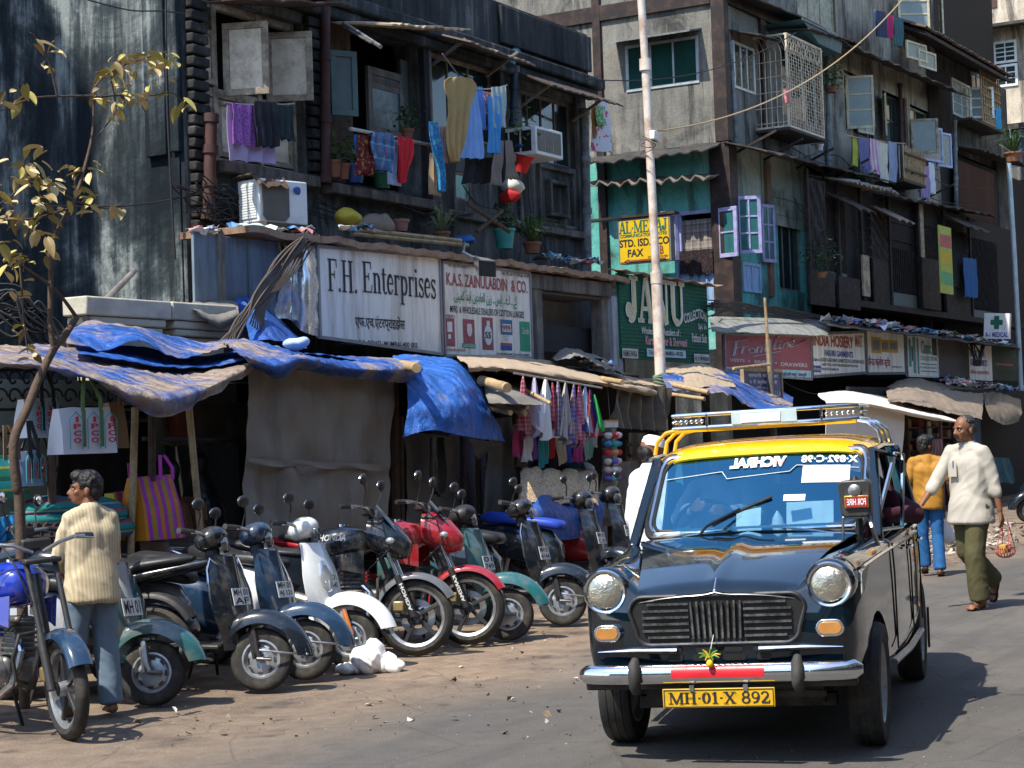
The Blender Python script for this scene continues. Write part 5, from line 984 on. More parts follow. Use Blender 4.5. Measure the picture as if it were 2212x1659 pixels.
def litter(label,spots,size,n,seed,name='rags',nm='rags'):
 """torn bits lying on a roof: one heap"""
 rr=random.Random(seed);m=MB()
 for k in range(n):
  a,b,c=rr.choice(spots);p=F(a+rr.uniform(-18,18),b+rr.uniform(-5,3),c+rr.uniform(-.25,.25));s=size*rr.uniform(.4,1.3);m.cur=rr.randrange(len(LIT));ang=rr.uniform(0,6.3)
  g=[[p+V((s*(u-.5)*cos(ang)-s*(v-.5)*sin(ang)*.7,s*(u-.5)*sin(ang)+s*(v-.5)*cos(ang)*.7,s*.5*nz((u*2,v*2,k),1.3)+.03))for u in(0,.33,.66,1)]for v in(0,.5,1)]
  m.sheet(g,.004)
 return m.build(name,[mat('scrap_%d'%i,c,.75)for i,c in enumerate(LIT)],None,smooth=0,label=label,cat=nm,kind='stuff')
litter('wrappers and rags strewn along the hosiery row roof',[(1800+i*14,693+i*1.9,.1)for i in range(28)]+[(1870+i*8,698+i,.0)for i in range(8)],.22,150,3)
litter('blue and white rubbish on the far stall roof',[(2040+i*11,824+i*1.5,-.2)for i in range(16)],.22,90,5)
litter('dry leaves, scraps and wrappers on the rusty shop roof',[(740+i*8,497+i*1.,.2)for i in range(10)]+[(420+i*12,503,.2)for i in range(22)]+[(1180+i*6,560+i*.6,.3)for i in range(20)],.14,130,7)
litter('rubbish on the tan stall roof',[(1220+i*7,778+i*1.6,-.4)for i in range(14)],.16,40,9)
# ------------------------------------------------------------ bag stall at the left
gw=mat('grey_green_wall',(.32,.38,.33),.85,var=.15,dirt=(.15,.17,.15),da=.5)
m=MB();A,B=F(-60,900,-.35),F(560,900,-.35);m.box((A.x,-.35,0),(B.x,-.25,2.25));m.build('stall_wall',gw,None,label='pale green wall behind the bag stall',cat='wall')
for nm_,(xa,xb,ya,yb)in(('pillar',(188,372,645,800)),('pillar',(374,512,656,800))):
 A,B=F(xa,700,-.25),F(xb,700,-.25);w_=B.x-A.x;cx=(A.x+B.x)/2;zt=F((xa+xb)/2,ya,-.25).z;pt_=thing('gate_pillar','cream gate pillar with a moulded cap, %s'%('the wider one at the left of the pair' if xa<200 else 'the one half under a grey rag'),'pillar',(cx,-.1,0),group='cream gate pillars')
 MP=mat('cream_stone',(.47,.44,.36),.85,var=.1,dirt=(.2,.2,.18),da=.5,ds=4,bump=.2)
 for lo,hi,k in((-.17,0,1.),(-.25,-.175,.9),(-.32,-.255,.84)):m=MB();m.box((cx-w_/2*k,-.25+(1-k)*.2,zt+lo),(cx+w_/2*k,.04,zt+hi));m.build('cap_stone',MP,pt_,bevel=.015)
 m=MB();m.box((cx-w_/2*.74,-.18,0),(cx+w_/2*.74,.03,zt-.325));m.build('shaft',MP,pt_,bevel=.01)
m=MB();m.tube([F(185,690,-.2),F(235,642,-.05),F(290,585,.1)],[.036,.032,.026],9);m.build('timber',M_greywood,None,label='old timber leaning behind the left gate pillar',cat='timber')
tp('grey plastic rag over the right gate pillar',M_canvasg,[[(415,655,.0),(470,650,.0),(512,655,.0)],[(420,672,-.3),(470,690,-.32),(515,675,-.3)],[(450,690,-.3),(475,712,-.32),(512,690,-.3)]],nu=20,nv=12,amp=.04,sc=4,seed=50)
ig=thing('iron_gate','black iron gate of scrolls over crossed bars behind the hanging bags','gate',F(120,1000,-.9));M_iron=mat('black_iron',(.015,.014,.014),.6,dirt=(.07,.05,.04),da=.4,ds=8)
for y in(795,880,930):m=MB();m.tube([F(-40,y+6,-.9),F(300,y-2,-.9)],.014,6);m.build('rail',M_iron,ig)
for i in range(11):
 x=-30+i*30
 for k,(dy,s)in enumerate(((820,1),(858,-1))):
  c0=F(x,dy,-.9);m=MB();m.tube([c0+V(((.085-.0065*q)*cos(q*.55*s),0,(.085-.0065*q)*sin(q*.55)))for q in range(12)],.010,5);m.build('scroll',M_iron,ig)
 for s in(-1,1):m=MB();m.tube([F(x,932,-.9),F(x+s*30,1020,-.9)],.010,5);m.build('crossed_bar',M_iron,ig)
hp=thing('hoop_railing','low rusty railing of hoops in front of the cloth bundles','railing',F(110,1200,-2.1))
for i in range(6):x=52+i*20;m=MB();P=[F(x,1215,-2.1),F(x,1150,-2.1),F(x+3,1136,-2.1),F(x+9,1130,-2.1),F(x+15,1136,-2.1),F(x+18,1150,-2.1),F(x+18,1215,-2.1)];m.tube(P,.011,6);m.build('hoop',M_rustpipe,hp)
for y in(1160,1205):m=MB();m.tube([F(45,y,-2.12),F(180,y,-2.12)],.011,6);m.build('rail',M_rustpipe,hp)
for i,(x0,y0,x1,y1,r_,mt)in enumerate(((292,880,281,1240,.028,M_bamboo),(408,880,434,1160,.028,M_bamboo),(112,940,112,1100,.03,M_oldwood),(328,880,328,1040,.03,M_oldwood))):m=MB();m.tube([F(x0,y0,-2.05),F(x1,y1,-2.05)],r_,8);m.build('stall_post',mt,None,label=['bamboo post left of the striped magenta bag','bamboo post right of the striped magenta bag','dark post between the white bags','dark post behind the white bag'][i],cat='post',group='posts of the bag stall')
for i,(xa,ya,xb,yb)in enumerate(((250,912,330,905),(310,948,520,952))):m=MB();m.tube([F(xa,ya,-1.6),F(xb,yb,-1.6)],.02,6);m.build('stall_rod',M_iron,None,label=['rod above the tan bag','rod across the middle of the bag stall'][i],cat='rod',group='rods of the bag stall')
M_bagw=mat('white_bag',(.62,.63,.68),.6,var=.06,scale=3,dirt=(.4,.4,.42),da=.3)
def bag(label,mt,px0,px1,ptop,pbot,y,hd=None,text=None,strap=(.10,.16,.05),flare=1.05,group='shopping bags of the bag stall',dp=.16,tint=None):
 A,B=F(px0,ptop,y),F(px1,ptop,y);zt,zb=F((px0+px1)/2,ptop,y).z,F((px0+px1)/2,pbot,y).z;cx,w_=(A.x+B.x)/2,(B.x-A.x)/2
 b=thing('shopping_bag',label,'bag',(cx,y,zb),group=group);m=MB();rg=[]
 for f,kw,d in((0,flare,dp),(.03,flare*1.01,dp),(.5,1+(flare-1)*.5,dp*.8),(1,1,dp*.35)):
  z=lerp(zb,zt,f);rg.append([V((cx+w_*kw*a,y+dp*.5+d*.5*c,z+(.012*sin(a*7)if f==1 else 0)))for a,c in((-1,-1),(-.5,-1.04),(0,-1.06),(.5,-1.04),(1,-1),(1.0,0),(1,1),(0,1.05),(-1,1),(-1.0,0))])
 m.loft(rg);m.build('bag_body',mt,b,smooth=30)
 for s in(-1,1):
  x=cx+s*w_*.35;P=[V((x-.0,y-.02,zt-.03)),V((x,y-.02,zt+.06)),V((cx+s*w_*.12,y+.02,zt+(hd or .22)))];m=MB();m.sheet([[p+V((dx,0,0))for dx in(-.018,.018)]for p in P],.006);m.build('handle',mat('strap_%d'%int(strap[0]*1000),strap,.7),b)
  if text:m=MB();m.box((x-.018,y-.03-dp*.0,zb+.05),(x+.018,y-.024,zt-.02),Matrix.Translation((0,y,0))@Matrix.Shear('XZ',4,(0,0))@Matrix.Translation((0,-y,0)));m.build('strap',mat('strap_%d'%int(strap[0]*1000),strap,.7),b)
 if text:
  ml=MB();mo=MB()
  for c in(-.68,0,.68):
   for i,ch in enumerate(text):
    z1=lerp(zt,zb,.20+.15*i);z0=lerp(zt,zb,.20+.15*i+.12);x=cx+c*w_;ws_=w_*(.06 if ch=='I' else .15);text_add(ml,ch,x-ws_,x+ws_,z0,z1,y-dp*.28,.05)
   x0,x1=cx+(c-.24)*w_,cx+(c+.24)*w_;zz=lerp(zt,zb,.9);mo.tube([V((x0,y-dp*.22,zz)),V((x0,y-dp*.22,lerp(zt,zb,.25))),V((cx+c*w_,y-dp*.2,lerp(zt,zb,.1))),V((x1,y-dp*.22,lerp(zt,zb,.25))),V((x1,y-dp*.22,zz))],.005,4)
  ml.build('lettering',mat('red_print',(.50,.02,.05),.6),b,smooth=0,fix=False);mo.build('arch_print',mat('teal_print',(0,0,0)),b)
 return b
bag('white shopping bag with red letters in three columns, facing the street',M_bagw,138,248,880,980,-2.2,text='IPCO');bag('white red lettered shopping bag hanging behind the tree trunk',M_bagw,62,134,860,945,-1.9,text='IPCO',strap=(.02,.02,.02));bag('bluish red lettered bag hanging low beside the green striped bag',mat('blue_white_bag',(.30,.42,.66),.6),46,92,975,1050,-2.0,text='IPCO',strap=(.02,.02,.03))
bag('tan paper bag behind the white one',mat('tan_bag',(.34,.22,.12),.8),246,276,868,968,-1.7,strap=(.2,.12,.06))
bag('magenta and orange striped plastic bag standing on the counter',stripes('magenta_stripes',[(.22,(.45,.03,.34)),(.05,(.05,.25,.2)),(.22,(.55,.22,.02)),(.05,(.05,.25,.2)),(.23,(.5,.04,.4)),(.23,(.55,.22,.02))],.19,0,.5),318,392,1028,1165,-2.15,strap=(.45,.03,.34),hd=.16,flare=1.15,dp=.3)
bag('yellow and purple striped bag half behind the bamboo post',stripes('purple_stripes',[(.3,(.35,.03,.28)),(.2,(.45,.38,.03)),(.3,(.40,.05,.2)),(.2,(.5,.3,.03))],.21,0,.5),262,312,1062,1165,-1.95,strap=(.3,.03,.25),dp=.25)
bag('green bag with sloping yellow stripes at the picture edge',stripes('green_stripes',[(.35,(.02,.22,.14)),(.1,(.45,.42,.05)),(.35,(.02,.30,.30)),(.2,(.01,.12,.08))],.16,2,.5),-20,62,985,1078,-1.95,strap=(.2,.25,.05),dp=.3)
M_teals=stripes('teal_red_stripes',[(.3,(.02,.20,.20)),(.15,(.30,.06,.06)),(.3,(.03,.13,.18)),(.1,(.25,.30,.28)),(.15,(.02,.16,.12))],.12,2,.8)
for i,(x,y,w_,h)in enumerate(((110,1100,.36,.10),(100,1125,.34,.10),(205,1110,.28,.12),(225,1140,.26,.12),(150,1150,.4,.08))):c0=F(x,y,-1.9);m=MB();m.ball(c0,(w_,.22,h),18,10);m.v=[p+V((0,0,.03*nz(p,6,i)))for p in m.v];m.build('cloth_bundle',M_teals if i<4 else M_bagw,None,smooth=80,label=['top teal striped bundle left of the man','lower teal striped bundle left of the man','teal bundle right of the man at his shoulder','teal bundle right of the man at his elbow','white cloth bundle below the teal ones'][i],cat='bundle',group='cloth bundles on the counter')
ct=thing('stall_counter','stall counter hung with dark grey sheets beside the man','counter',F(400,1240,-1.9));A,B=F(-20,1165,-1.9),F(535,1165,-1.9);m=MB();m.box((A.x,-1.9,F(260,1172,-1.9).z-.05),(B.x,-.9,F(260,1172,-1.9).z));m.build('counter_top',M_oldwood,ct)
m=MB();garment_mesh(m,[(240,1168,535,1175),(240,1240,535,1250),(240,1330,535,1340)],-1.93,.03,4,40,12,4);m.build('counter_sheet',mat('dark_grey_sheet',(.07,.068,.065),.85,var=.3,bump=.3),ct,smooth=80);m=MB();garment_mesh(m,[(-20,1168,240,1168),(-20,1330,240,1330)],-1.9,.02,4,20,6,4);m.build('counter_sheet',M_dark,ct)
drape('brown sack cloth hung over the counter edge',M_canvas,[(302,1168,366,1172),(304,1200,370,1205),(318,1222,362,1226)],-2.0,'cloth','hung_cloth',nf=1.5)
drape('bright blue shirt hung at the left picture edge',mat('bright_blue_cloth',(.02,.25,.55),.8),[(-10,1120,50,1108),(-10,1170,46,1165),(-10,1215,44,1212)],-2.3,'shirt','hung_shirt',nf=3)
m=MB();A,B=F(515,960,-1.2),F(545,960,-1.2);m.box((A.x,-1.2,0),(B.x,-.3,2.2));m.build('partition',M_dark,None,label='dark partition left of the brown canvas screen',cat='partition')
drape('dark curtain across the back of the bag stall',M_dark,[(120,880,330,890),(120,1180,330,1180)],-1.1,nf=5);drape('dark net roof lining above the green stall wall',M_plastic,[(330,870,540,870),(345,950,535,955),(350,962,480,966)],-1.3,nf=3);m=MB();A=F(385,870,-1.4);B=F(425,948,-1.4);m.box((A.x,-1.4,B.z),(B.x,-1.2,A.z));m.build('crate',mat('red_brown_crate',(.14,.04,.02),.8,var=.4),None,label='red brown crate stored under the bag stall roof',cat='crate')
rr=random.Random(5);lst=[]
for i in range(13):x=470+rr.uniform(0,50);lst.append(([(690-i*3,505+rr.uniform(-8,8),-.1),(612+rr.uniform(-12,14),560+rr.uniform(-10,10),-.3),(560+rr.uniform(-12,12),640+rr.uniform(-8,8),-.4),(520+rr.uniform(-10,14),690,-.5),(x,738,-.6)],.011))
for i in range(7):lst.append(([(600+i*14,520,-.1),(608+i*6,580,-.25),(560+i*3,655,-.4),(540+i*5,700+i*4,-.5)],.009))
wires('cable_bundle','thick bundle of black cables falling from the shop roof to the blue tarpaulin',lst,M_wirebrown,kind='stuff')
lst=[]
for i in range(26):a=rr.uniform(0,6);lst.append(([(-40,640+rr.uniform(-30,90),-.2),(20+rr.uniform(0,30),660+rr.uniform(-40,70),-.4),(70+rr.uniform(-20,40),690+rr.uniform(-40,50),-.5),(120+rr.uniform(-10,20),740+rr.uniform(-30,25),-.6),(150,770,-.7)],.011))
wires('cable_bundle','tangle of black cables at the left edge behind the tree',lst,M_wire,kind='stuff')
M_thin=M_wire
m=MB();m.ball(F(640,742,-1.3),(.14,.12,.06),14,10);m.v=[p+V((0,0,.03*nz(p,8,2)))for p in m.v];m.build('cloth_bundle',mat('pale_blue_bundle',(.42,.55,.72),.7),None,smooth=80,label='pale blue bundle on the tarpaulin below the foil',cat='bundle')
# ------------------------------------------------------------ the taxi (its own frame: x to its left hand, y backwards, z up)
CARM=Matrix.Translation(GW(1615,1604))@Matrix.Rotation(radians(-16.6),4,'Z')
FR.append(CARM)
taxi=thing('taxi','black taxi with yellow roof, chrome roof rack and yellow number plate coming up the road','taxi',M=CARM)
M_paint=mat('black_car_paint',(.0012,.007,.013),.1,var=.2,scale=3,coat=1.,dirt=(.05,.045,.04),da=.1,ds=2)
M_paint.node_tree.nodes['Principled BSDF'].inputs['Coat IOR'].default_value=1.5
M_yroof=mat('yellow_car_paint',(.72,.40,.006),.25,var=.08,coat=.7,dirt=(.35,.2,.03),da=.3,ds=4)
M_lampglass=mat('lamp_glass',(.62,.58,.46),.16,.85,var=.35,scale=12,bump=.5,bs=26,coat=1.);M_amber=mat('amber_lens',(.42,.19,.05),.2,var=.2,scale=20,coat=.6)
M_numy=mat('yellow_plate',(.62,.36,.01),.4,var=.1,dirt=(.25,.15,.02),da=.4,ds=9);M_gasket=mat('black_gasket',(.012,.012,.012),.5)
M_redtape=mat('red_tape',(.62,.02,.03),.35);M_dirtyblack=mat('dusty_black',(.03,.027,.024),.75,var=.4,dirt=(.12,.1,.08),da=.5,ds=6)
LEAN=Matrix.Rotation(radians(-1.35),4,'Y')
class CB(MB):
 def build(s,*a,lean=True,**k):
  if lean:s.xf(LEAN)
  return MB.build(s,*a,**k)
def ring_(y,w,zb,zm,xs,zs,xf_,zf,xv,zv,zc):
 h=[(w*.86,zb),(w*.965,zb+.05),(w,zb+.16),(w,zm),(xs,zs),(xf_+.045,zf-.022),(xf_,zf),(xf_-.06,zf-.012),(xv,zv),(xv*.55,lerp(zv,zc,.7)),(0,zc)]
 L=[V((0,y,zb))]+[V((x,y,z))for x,z in h];return L+[V((-p.x,y,p.z))for p in reversed(L[1:-1])]
ST_=[(-.648,.60,.44,.70,.60,.78,.545,.87,.40,.815,.825),(-.62,.645,.41,.70,.648,.82,.555,.935,.40,.838,.848),(-.56,.665,.39,.70,.668,.86,.56,.968,.40,.855,.868),(-.35,.685,.36,.72,.683,.89,.575,.985,.42,.885,.905),(0,.70,.33,.74,.697,.92,.60,.992,.45,.935,.965),
    (.35,.722,.32,.76,.718,.95,.635,1.005,.52,.985,1.022),(.50,.732,.31,.78,.728,.965,.66,1.012,.58,1.01,1.045),(.62,.74,.31,.80,.735,.97,.68,1.0,.60,.995,.995),(1.2,.752,.30,.80,.748,.985,.70,1.005,.60,.99,.985),(2.0,.748,.31,.80,.742,.985,.70,1.0,.6,.99,.985),(2.6,.73,.34,.8,.72,.97,.67,.99,.55,.985,.985),(3.1,.69,.40,.78,.68,.93,.60,.96,.5,.955,.96),(3.4,.62,.46,.74,.61,.84,.54,.87,.4,.87,.875)]
m=CB();m.loft([ring_(*s)for s in ST_])
for sx in(-1,1):m.xf(Matrix())
body=m.build('body',M_paint,taxi,smooth=50)
cut=MB()
for sx in(-1,1):
 for y in(0,2.5):cut.tube([V((sx*.42,y,.30)),V((sx*.95,y,.30))],.375,28)
co=cut.build('cutter',M_dirtyblack,taxi);md=body.modifiers.new('b','BOOLEAN');md.object=co;md.operation='DIFFERENCE';md.solver='EXACT'
bpy.context.view_layer.update();dg=bpy.context.evaluated_depsgraph_get();me=bpy.data.meshes.new_from_object(body.evaluated_get(dg));body.modifiers.clear();body.data=me
KIDS[taxi.name].remove(co);bpy.data.objects.remove(co)
me.shade_smooth();me.set_sharp_from_angle(angle=radians(42))
for sx in(-1,1):
 A=Matrix.Translation((sx*.55,-.60,.851))@Matrix.Rotation(pi/2,4,'X')
 m=CB();m.lathe([(.122,-.16),(.123,-.03),(.118,.02),(.108,.038)],32,A);m.lathe([(.106,.036),(.106,-.02)],32,A);hb=m.build('headlight_pod',M_paint,taxi)
 m=CB();m.lathe([(.109,.034),(.110,.046),(.103,.054),(.093,.05),(.090,.036)],36,A);hl=m.build('headlight',M_chrome,taxi)
 m=CB();m.lathe([(.092,.038),(.078,.052),(.055,.061),(.02,.066),(.002,.0665)],32,A);m.build('lens',M_lampglass,hl)
 ix=sx*.545;m=CB()
 def pill(mb,cx,cz,hw,hh,y0,y1,n=8):
  P=[]
  for q,(ax,az)in enumerate(((1,1),(-1,1),(-1,-1),(1,-1))):
   for k in range(n+1):a=pi/2*(q+k/n);P.append((cx+ax*(hw-hh)+hh*cos(a),cz+hh*sin(a)))
  return mb.prism(P,0,1,Matrix(((1,0,0,0),(0,0,y1-y0,y0),(0,1,0,0),(0,0,0,1))))
 pill(m,ix,.648,.068,.041,-.672,-.62);il=m.build('indicator',M_chrome,taxi,bevel=.004)
 m=CB();pill(m,ix,.648,.056,.030,-.682,-.67);m.build('lens',M_amber,il,bevel=.004)
 m=CB();m.tube([V((sx*.60,-.655,.556)),V((sx*.42,-.664,.56)),V((sx*.20,-.664,.556))],[.004,.016,.02],8,flat=.9);m.build('chrome_strip',M_chrome,taxi)
M_bar=mat('worn_grille_chrome',(.30,.30,.29),.3,.8,var=.4,dirt=(.04,.04,.04),da=.8,ds=20)
def rrect(hw0,hw1,z0,z1,r,n=6):
 P=[]
 for q,(cx,cz)in enumerate(((hw1-r,z1-r),(-hw1+r,z1-r),(-hw0+r,z0+r),(hw0-r,z0+r))):
  for k in range(n+1):a=pi/2*(q+k/n);P.append((cx+r*cos(a),cz+r*sin(a)))
 return P
TY=Matrix(((1,0,0,0),(0,0,-1,0),(0,1,0,0),(0,0,0,1)))
m=CB();m.prism(rrect(.395,.425,.590,.815,.07),.645,.652,TY);gr=m.build('grille',M_gasket,taxi)
P=rrect(.40,.43,.585,.82,.07);m=CB();m.tube([V((x,-.655,z))for x,z in P+P[:2]],.011,8);m.build('surround',mat('worn_black_chrome',(.10,.10,.10),.3,.8,dirt=(.03,.03,.03),da=.5),gr)
for sx in(-1,1):
 for i in range(6):
  z=.622+i*.032;xe=.365 if 0<i<5 else .34;m=CB();m.beam((sx*.135,-.664,z),(sx*xe,-.664,z),.012,.011);m.build('bar',M_bar,gr)
 m=CB();m.box((sx*.25-.04,-.656,.695),(sx*.25+.04,-.652,.72));m.build('plate',M_black,gr)
for i in range(9):
 x=lerp(-.115,.115,i/8);m=CB();m.beam((x,-.667,.612),(x*1.06,-.667,.792),.010,.014,(0,1,0));m.build('bar',M_bar,gr)
for i,(x,w_,z)in enumerate(((-.215,.07,.560),(.20,.06,.560),(-.06,.10,.560),(.075,.09,.560),(-.215,.08,.518),(.22,.07,.518),(-.075,.11,.518),(.08,.11,.518))):
 m=CB();pill(m,x,z,w_/2,.014,-.657,-.64);m.build('slot',M_gasket,taxi)
def bump_y(x):return-.735+(.0 if abs(x)<.45 else .55*(abs(x)-.45)**1.6)
m=CB();rings=[]
for i in range(41):
 x=lerp(-.69,.69,i/40);y=bump_y(x);k=1 if abs(x)<.64 else .35+.65*sqrt(max(0,1-((abs(x)-.64)/.0505)**2));R=[]
 for a,b in((0,-.047),(-.022,-.043),(-.036,-.022),(-.040,.004),(-.033,.028),(-.016,.043),(.004,.047),(.012,.02),(.012,-.02)):R.append(V((x,y+a*k,.452+b*k)))
 rings.append(R)
m.loft(rings);m.build('bumper',M_chrome,taxi,smooth=50)
m=CB();g=[[V((x,bump_y(x)-d-.0025,.452+b))for x in[lerp(-.215,.235,i/12)for i in range(13)]]for d,b in((.020,.041),(.034,.0285),(.040,.004),(.0375,-.016))]
m.loft(g,False,False);m.build('red_tape',M_redtape,taxi)
for x in(-.392,.395):m=CB();m.tube([V((x,-.765,.375)),V((x,-.79,.40)),V((x,-.797,.45)),V((x,-.785,.50)),V((x,-.755,.525))],[.024,.029,.03,.029,.02],10);m.build('overrider',mat('grey_rubber',(.035,.033,.032),.7,var=.3,dirt=(.12,.11,.1),da=.4,ds=8),taxi)
m=CB();m.box((-.66,-.70,.375),(.66,-.62,.412));m.build('lower_valance',M_dirtyblack,taxi,bevel=.01)
m=CB();m.box((-.265,-.762,.292),(.278,-.752,.384));pl=m.build('number_plate',M_numy,taxi,bevel=.003)
m=CB();serif_add(m,'MH·01·X 892',-.235,.255,.312,.366,-.7635,.03);m.build('lettering',M_ink,pl,smooth=0,fix=False)
for a,b in(((-.255,.298),(.268,.298)),((-.255,.378),(.268,.378)),((-.257,.296),(-.257,.38)),((.27,.296),(.27,.38))):m=CB();m.beam((a[0],-.763,a[1]),(b[0],-.763,b[1]),.004,.003);m.build('border',M_ink,pl)
for x in(-.12,.14):m=CB();m.box((x-.011,-.768,.372),(x+.011,-.75,.40));m.build('bracket',M_steel,pl)
m=CB();m.beam((-.15,-.60,.34),(.5,-.60,.33),.03,.03);m.beam((-.5,-.2,.25),(.5,-.2,.25),.08,.06);m.build('crossmember',M_dirtyblack,taxi)
gl=thing('garland','small good luck charm of lemon and green chillies hanging below the grille','charm',M=CARM@LEAN@Matrix.Translation((-.02,-.70,.52)))
m=CB();m.ball((-.02,-.79,.505),(.017,.017,.02),12,8);m.build('lemon',mat('lemon',(.70,.48,.02),.5),gl)
for k in range(9):
 a=k*.72;m=CB();m.tube([V((-.02,-.78,.532)),V((-.02+.03*cos(a),-.785,.55+.012*sin(a))),V((-.02+.055*cos(a),-.79,.548+.03*sin(a)))],[.006,.006,.002],5);m.build('chilli',mat('chilli_green',(.10,.25,.02),.5)if k%3 else mat('marigold',(.6,.35,.02),.6),gl)
m=CB();m.tube([V((-.015,-.68,.63)),V((-.018,-.77,.56)),V((-.02,-.78,.52))],.002,4);m.build('string',M_print,gl)
def hood_p(u,v):
 y=lerp(-.645,.43,v);hw=lerp(.405,.60,v**1.5);x=u*hw
 z=.845+.195*(1-(1-v)**1.7)+.012-.035*abs(u)**2.4*(1-.4*v)+.012*max(0,1-abs(u)*7)-(.03*(1-v/.06)**2 if v<.06 else 0)
 return V((x,y-.02*(1-abs(u)**3)*(1-v),z))
m=CB();m.sheet([[hood_p(i/16-1,(j/20)**1.3)for i in range(33)]for j in range(21)],.008);m.build('bonnet',M_paint,taxi,smooth=60)
m=CB();m.tube([hood_p(0,.0)+V((0,-.004,.004)),hood_p(0,.06)+V((0,0,.008))],.006,6);m.build('bonnet_catch',M_chrome,taxi)
m=CB();m.tube([hood_p(i/10-1,0)+V((0,-.003,-.006))for i in range(21)],.0035,6);m.build('bonnet_edge_trim',mat('worn_black_chrome',(0,0,0)),taxi)
def ws(u,v):return V((u*lerp(.590,.585,v),lerp(.50,1.03,v)+.10*u*u,lerp(1.062,1.462,v)+.025*(1-u*u)*v+.012*(1-u*u)*(1-v)))
M_glass=glass('windscreen_glass',(.6,.82,.92),.68,refl=(.22,.72,1.))
m=CB();m.loft([[ws(i/12-1,j/8)for i in range(25)]for j in range(9)],False,False);m.build('windscreen',M_glass,taxi,smooth=80)
def uvring(k,n=7):
 P=[];ru,rv=.10,.2
 for q,(cu,cv)in enumerate(((1-ru,1-rv),(-1+ru,1-rv),(-1+ru,rv),(1-ru,rv))):
  for i in range(n+1):a=pi/2*(q+i/n);P.append(ws((cu+ru*cos(a))*k,.5+(cv+rv*sin(a)-.5)*(1+(k-1)*2.6)))
 return P+P[:1]
def dense(P,k=6):return[P[i].lerp(P[i+1],j/k)for i in range(len(P)-1)for j in range(k)]+[P[-1]]
m=CB();m.tube([p+V((0,-.012,.004))for p in uvring(1.012)],.016,8);m.build('windscreen_trim',M_chrome,taxi)
m=CB();m.tube([p+V((0,-.006,0))for p in uvring(.975)],.010,8);m.tube(uvring(1.04),.016,8);m.build('windscreen_seal',M_gasket,taxi)
M_wtape=mat('white_tape',(.75,.75,.75),.5)
def wstrip(pts,w_,mt,name):
 m=CB();P=[ws(*p)+V((0,-.008,.002))for p in pts];m.tube(P,w_,5,flat=.4);return m.build(name,mt,taxi)
wstrip([(-.93,.72),(-.36,.76),(-.30,.66),(.30,.72),(.36,.80),(.94,.76)],.006,M_wtape,'tape_line')
def ws_text(s,u0,u1,v0,v1,mt,bold,dy=-.010):
 m=CB();vs,fs,_=text_shape(s,bold,0.);m.add([ws(lerp(u1,u0,p.x),lerp(v0,v1,p.y))+V((0,dy,.002))for p in vs],[tuple(reversed(f))for f in fs]);return m.build('lettering',mt,taxi,smooth=0,fix=False)
ws_text('VICHRAL',-.29,.26,.79,.93,M_wtape,.07);ws_text('VICHRAL',-.285,.255,.805,.915,mat('salmon_ink',(.62,.30,.26),.5),.015,-.0125);ws_text('X·892·C·98',.40,.93,.83,.93,M_wtape,.03)
def ws_card(u0,u1,v0,v1,mt,name='paper_card',dy=-.005):m=CB();m.loft([[ws(lerp(u0,u1,i/4),lerp(v0,v1,j/3))+V((0,dy,0))for i in range(5)]for j in range(4)],False,False);return m.build(name,mt,taxi)
ws_card(.42,.86,.57,.80,M_wtape);ws_card(.27,.47,.34,.42,M_wtape)
m=CB();
for k in range(2):A=ws(-.30+k*.02,-.08);m.tube([ws(-.46,-.09)+V((0,-.04,.02)),ws(-.40,.0)+V((0,-.05,.03)),ws(-.12,.24)+V((0,-.028,.01))],.008,6);break
m.build('wiper_arm',M_black,taxi)
m=CB();m.beam(ws(-.38,.10)+V((0,-.016,0)),ws(.16,.40)+V((0,-.016,0)),.014,.012,(0,-1,1));m.build('wiper_blade',M_black,taxi)
m=CB();m.tube([ws(.03,-.12)+V((0,-.05,-.02)),ws(.03,-.05)+V((0,-.05,.01))],[.014,.007],8);m.build('washer_jet',M_black,taxi)
m=CB();m.sheet([[V((lerp(-.60,.60,i/20),lerp(.43,.60,j/4)+.08*(i/10-1)**2*(j/4),1.045+.012*j/4-.05*(i/10-1)**2+.02))for i in range(21)]for j in range(5)],.01);m.build('cowl',M_paint,taxi)
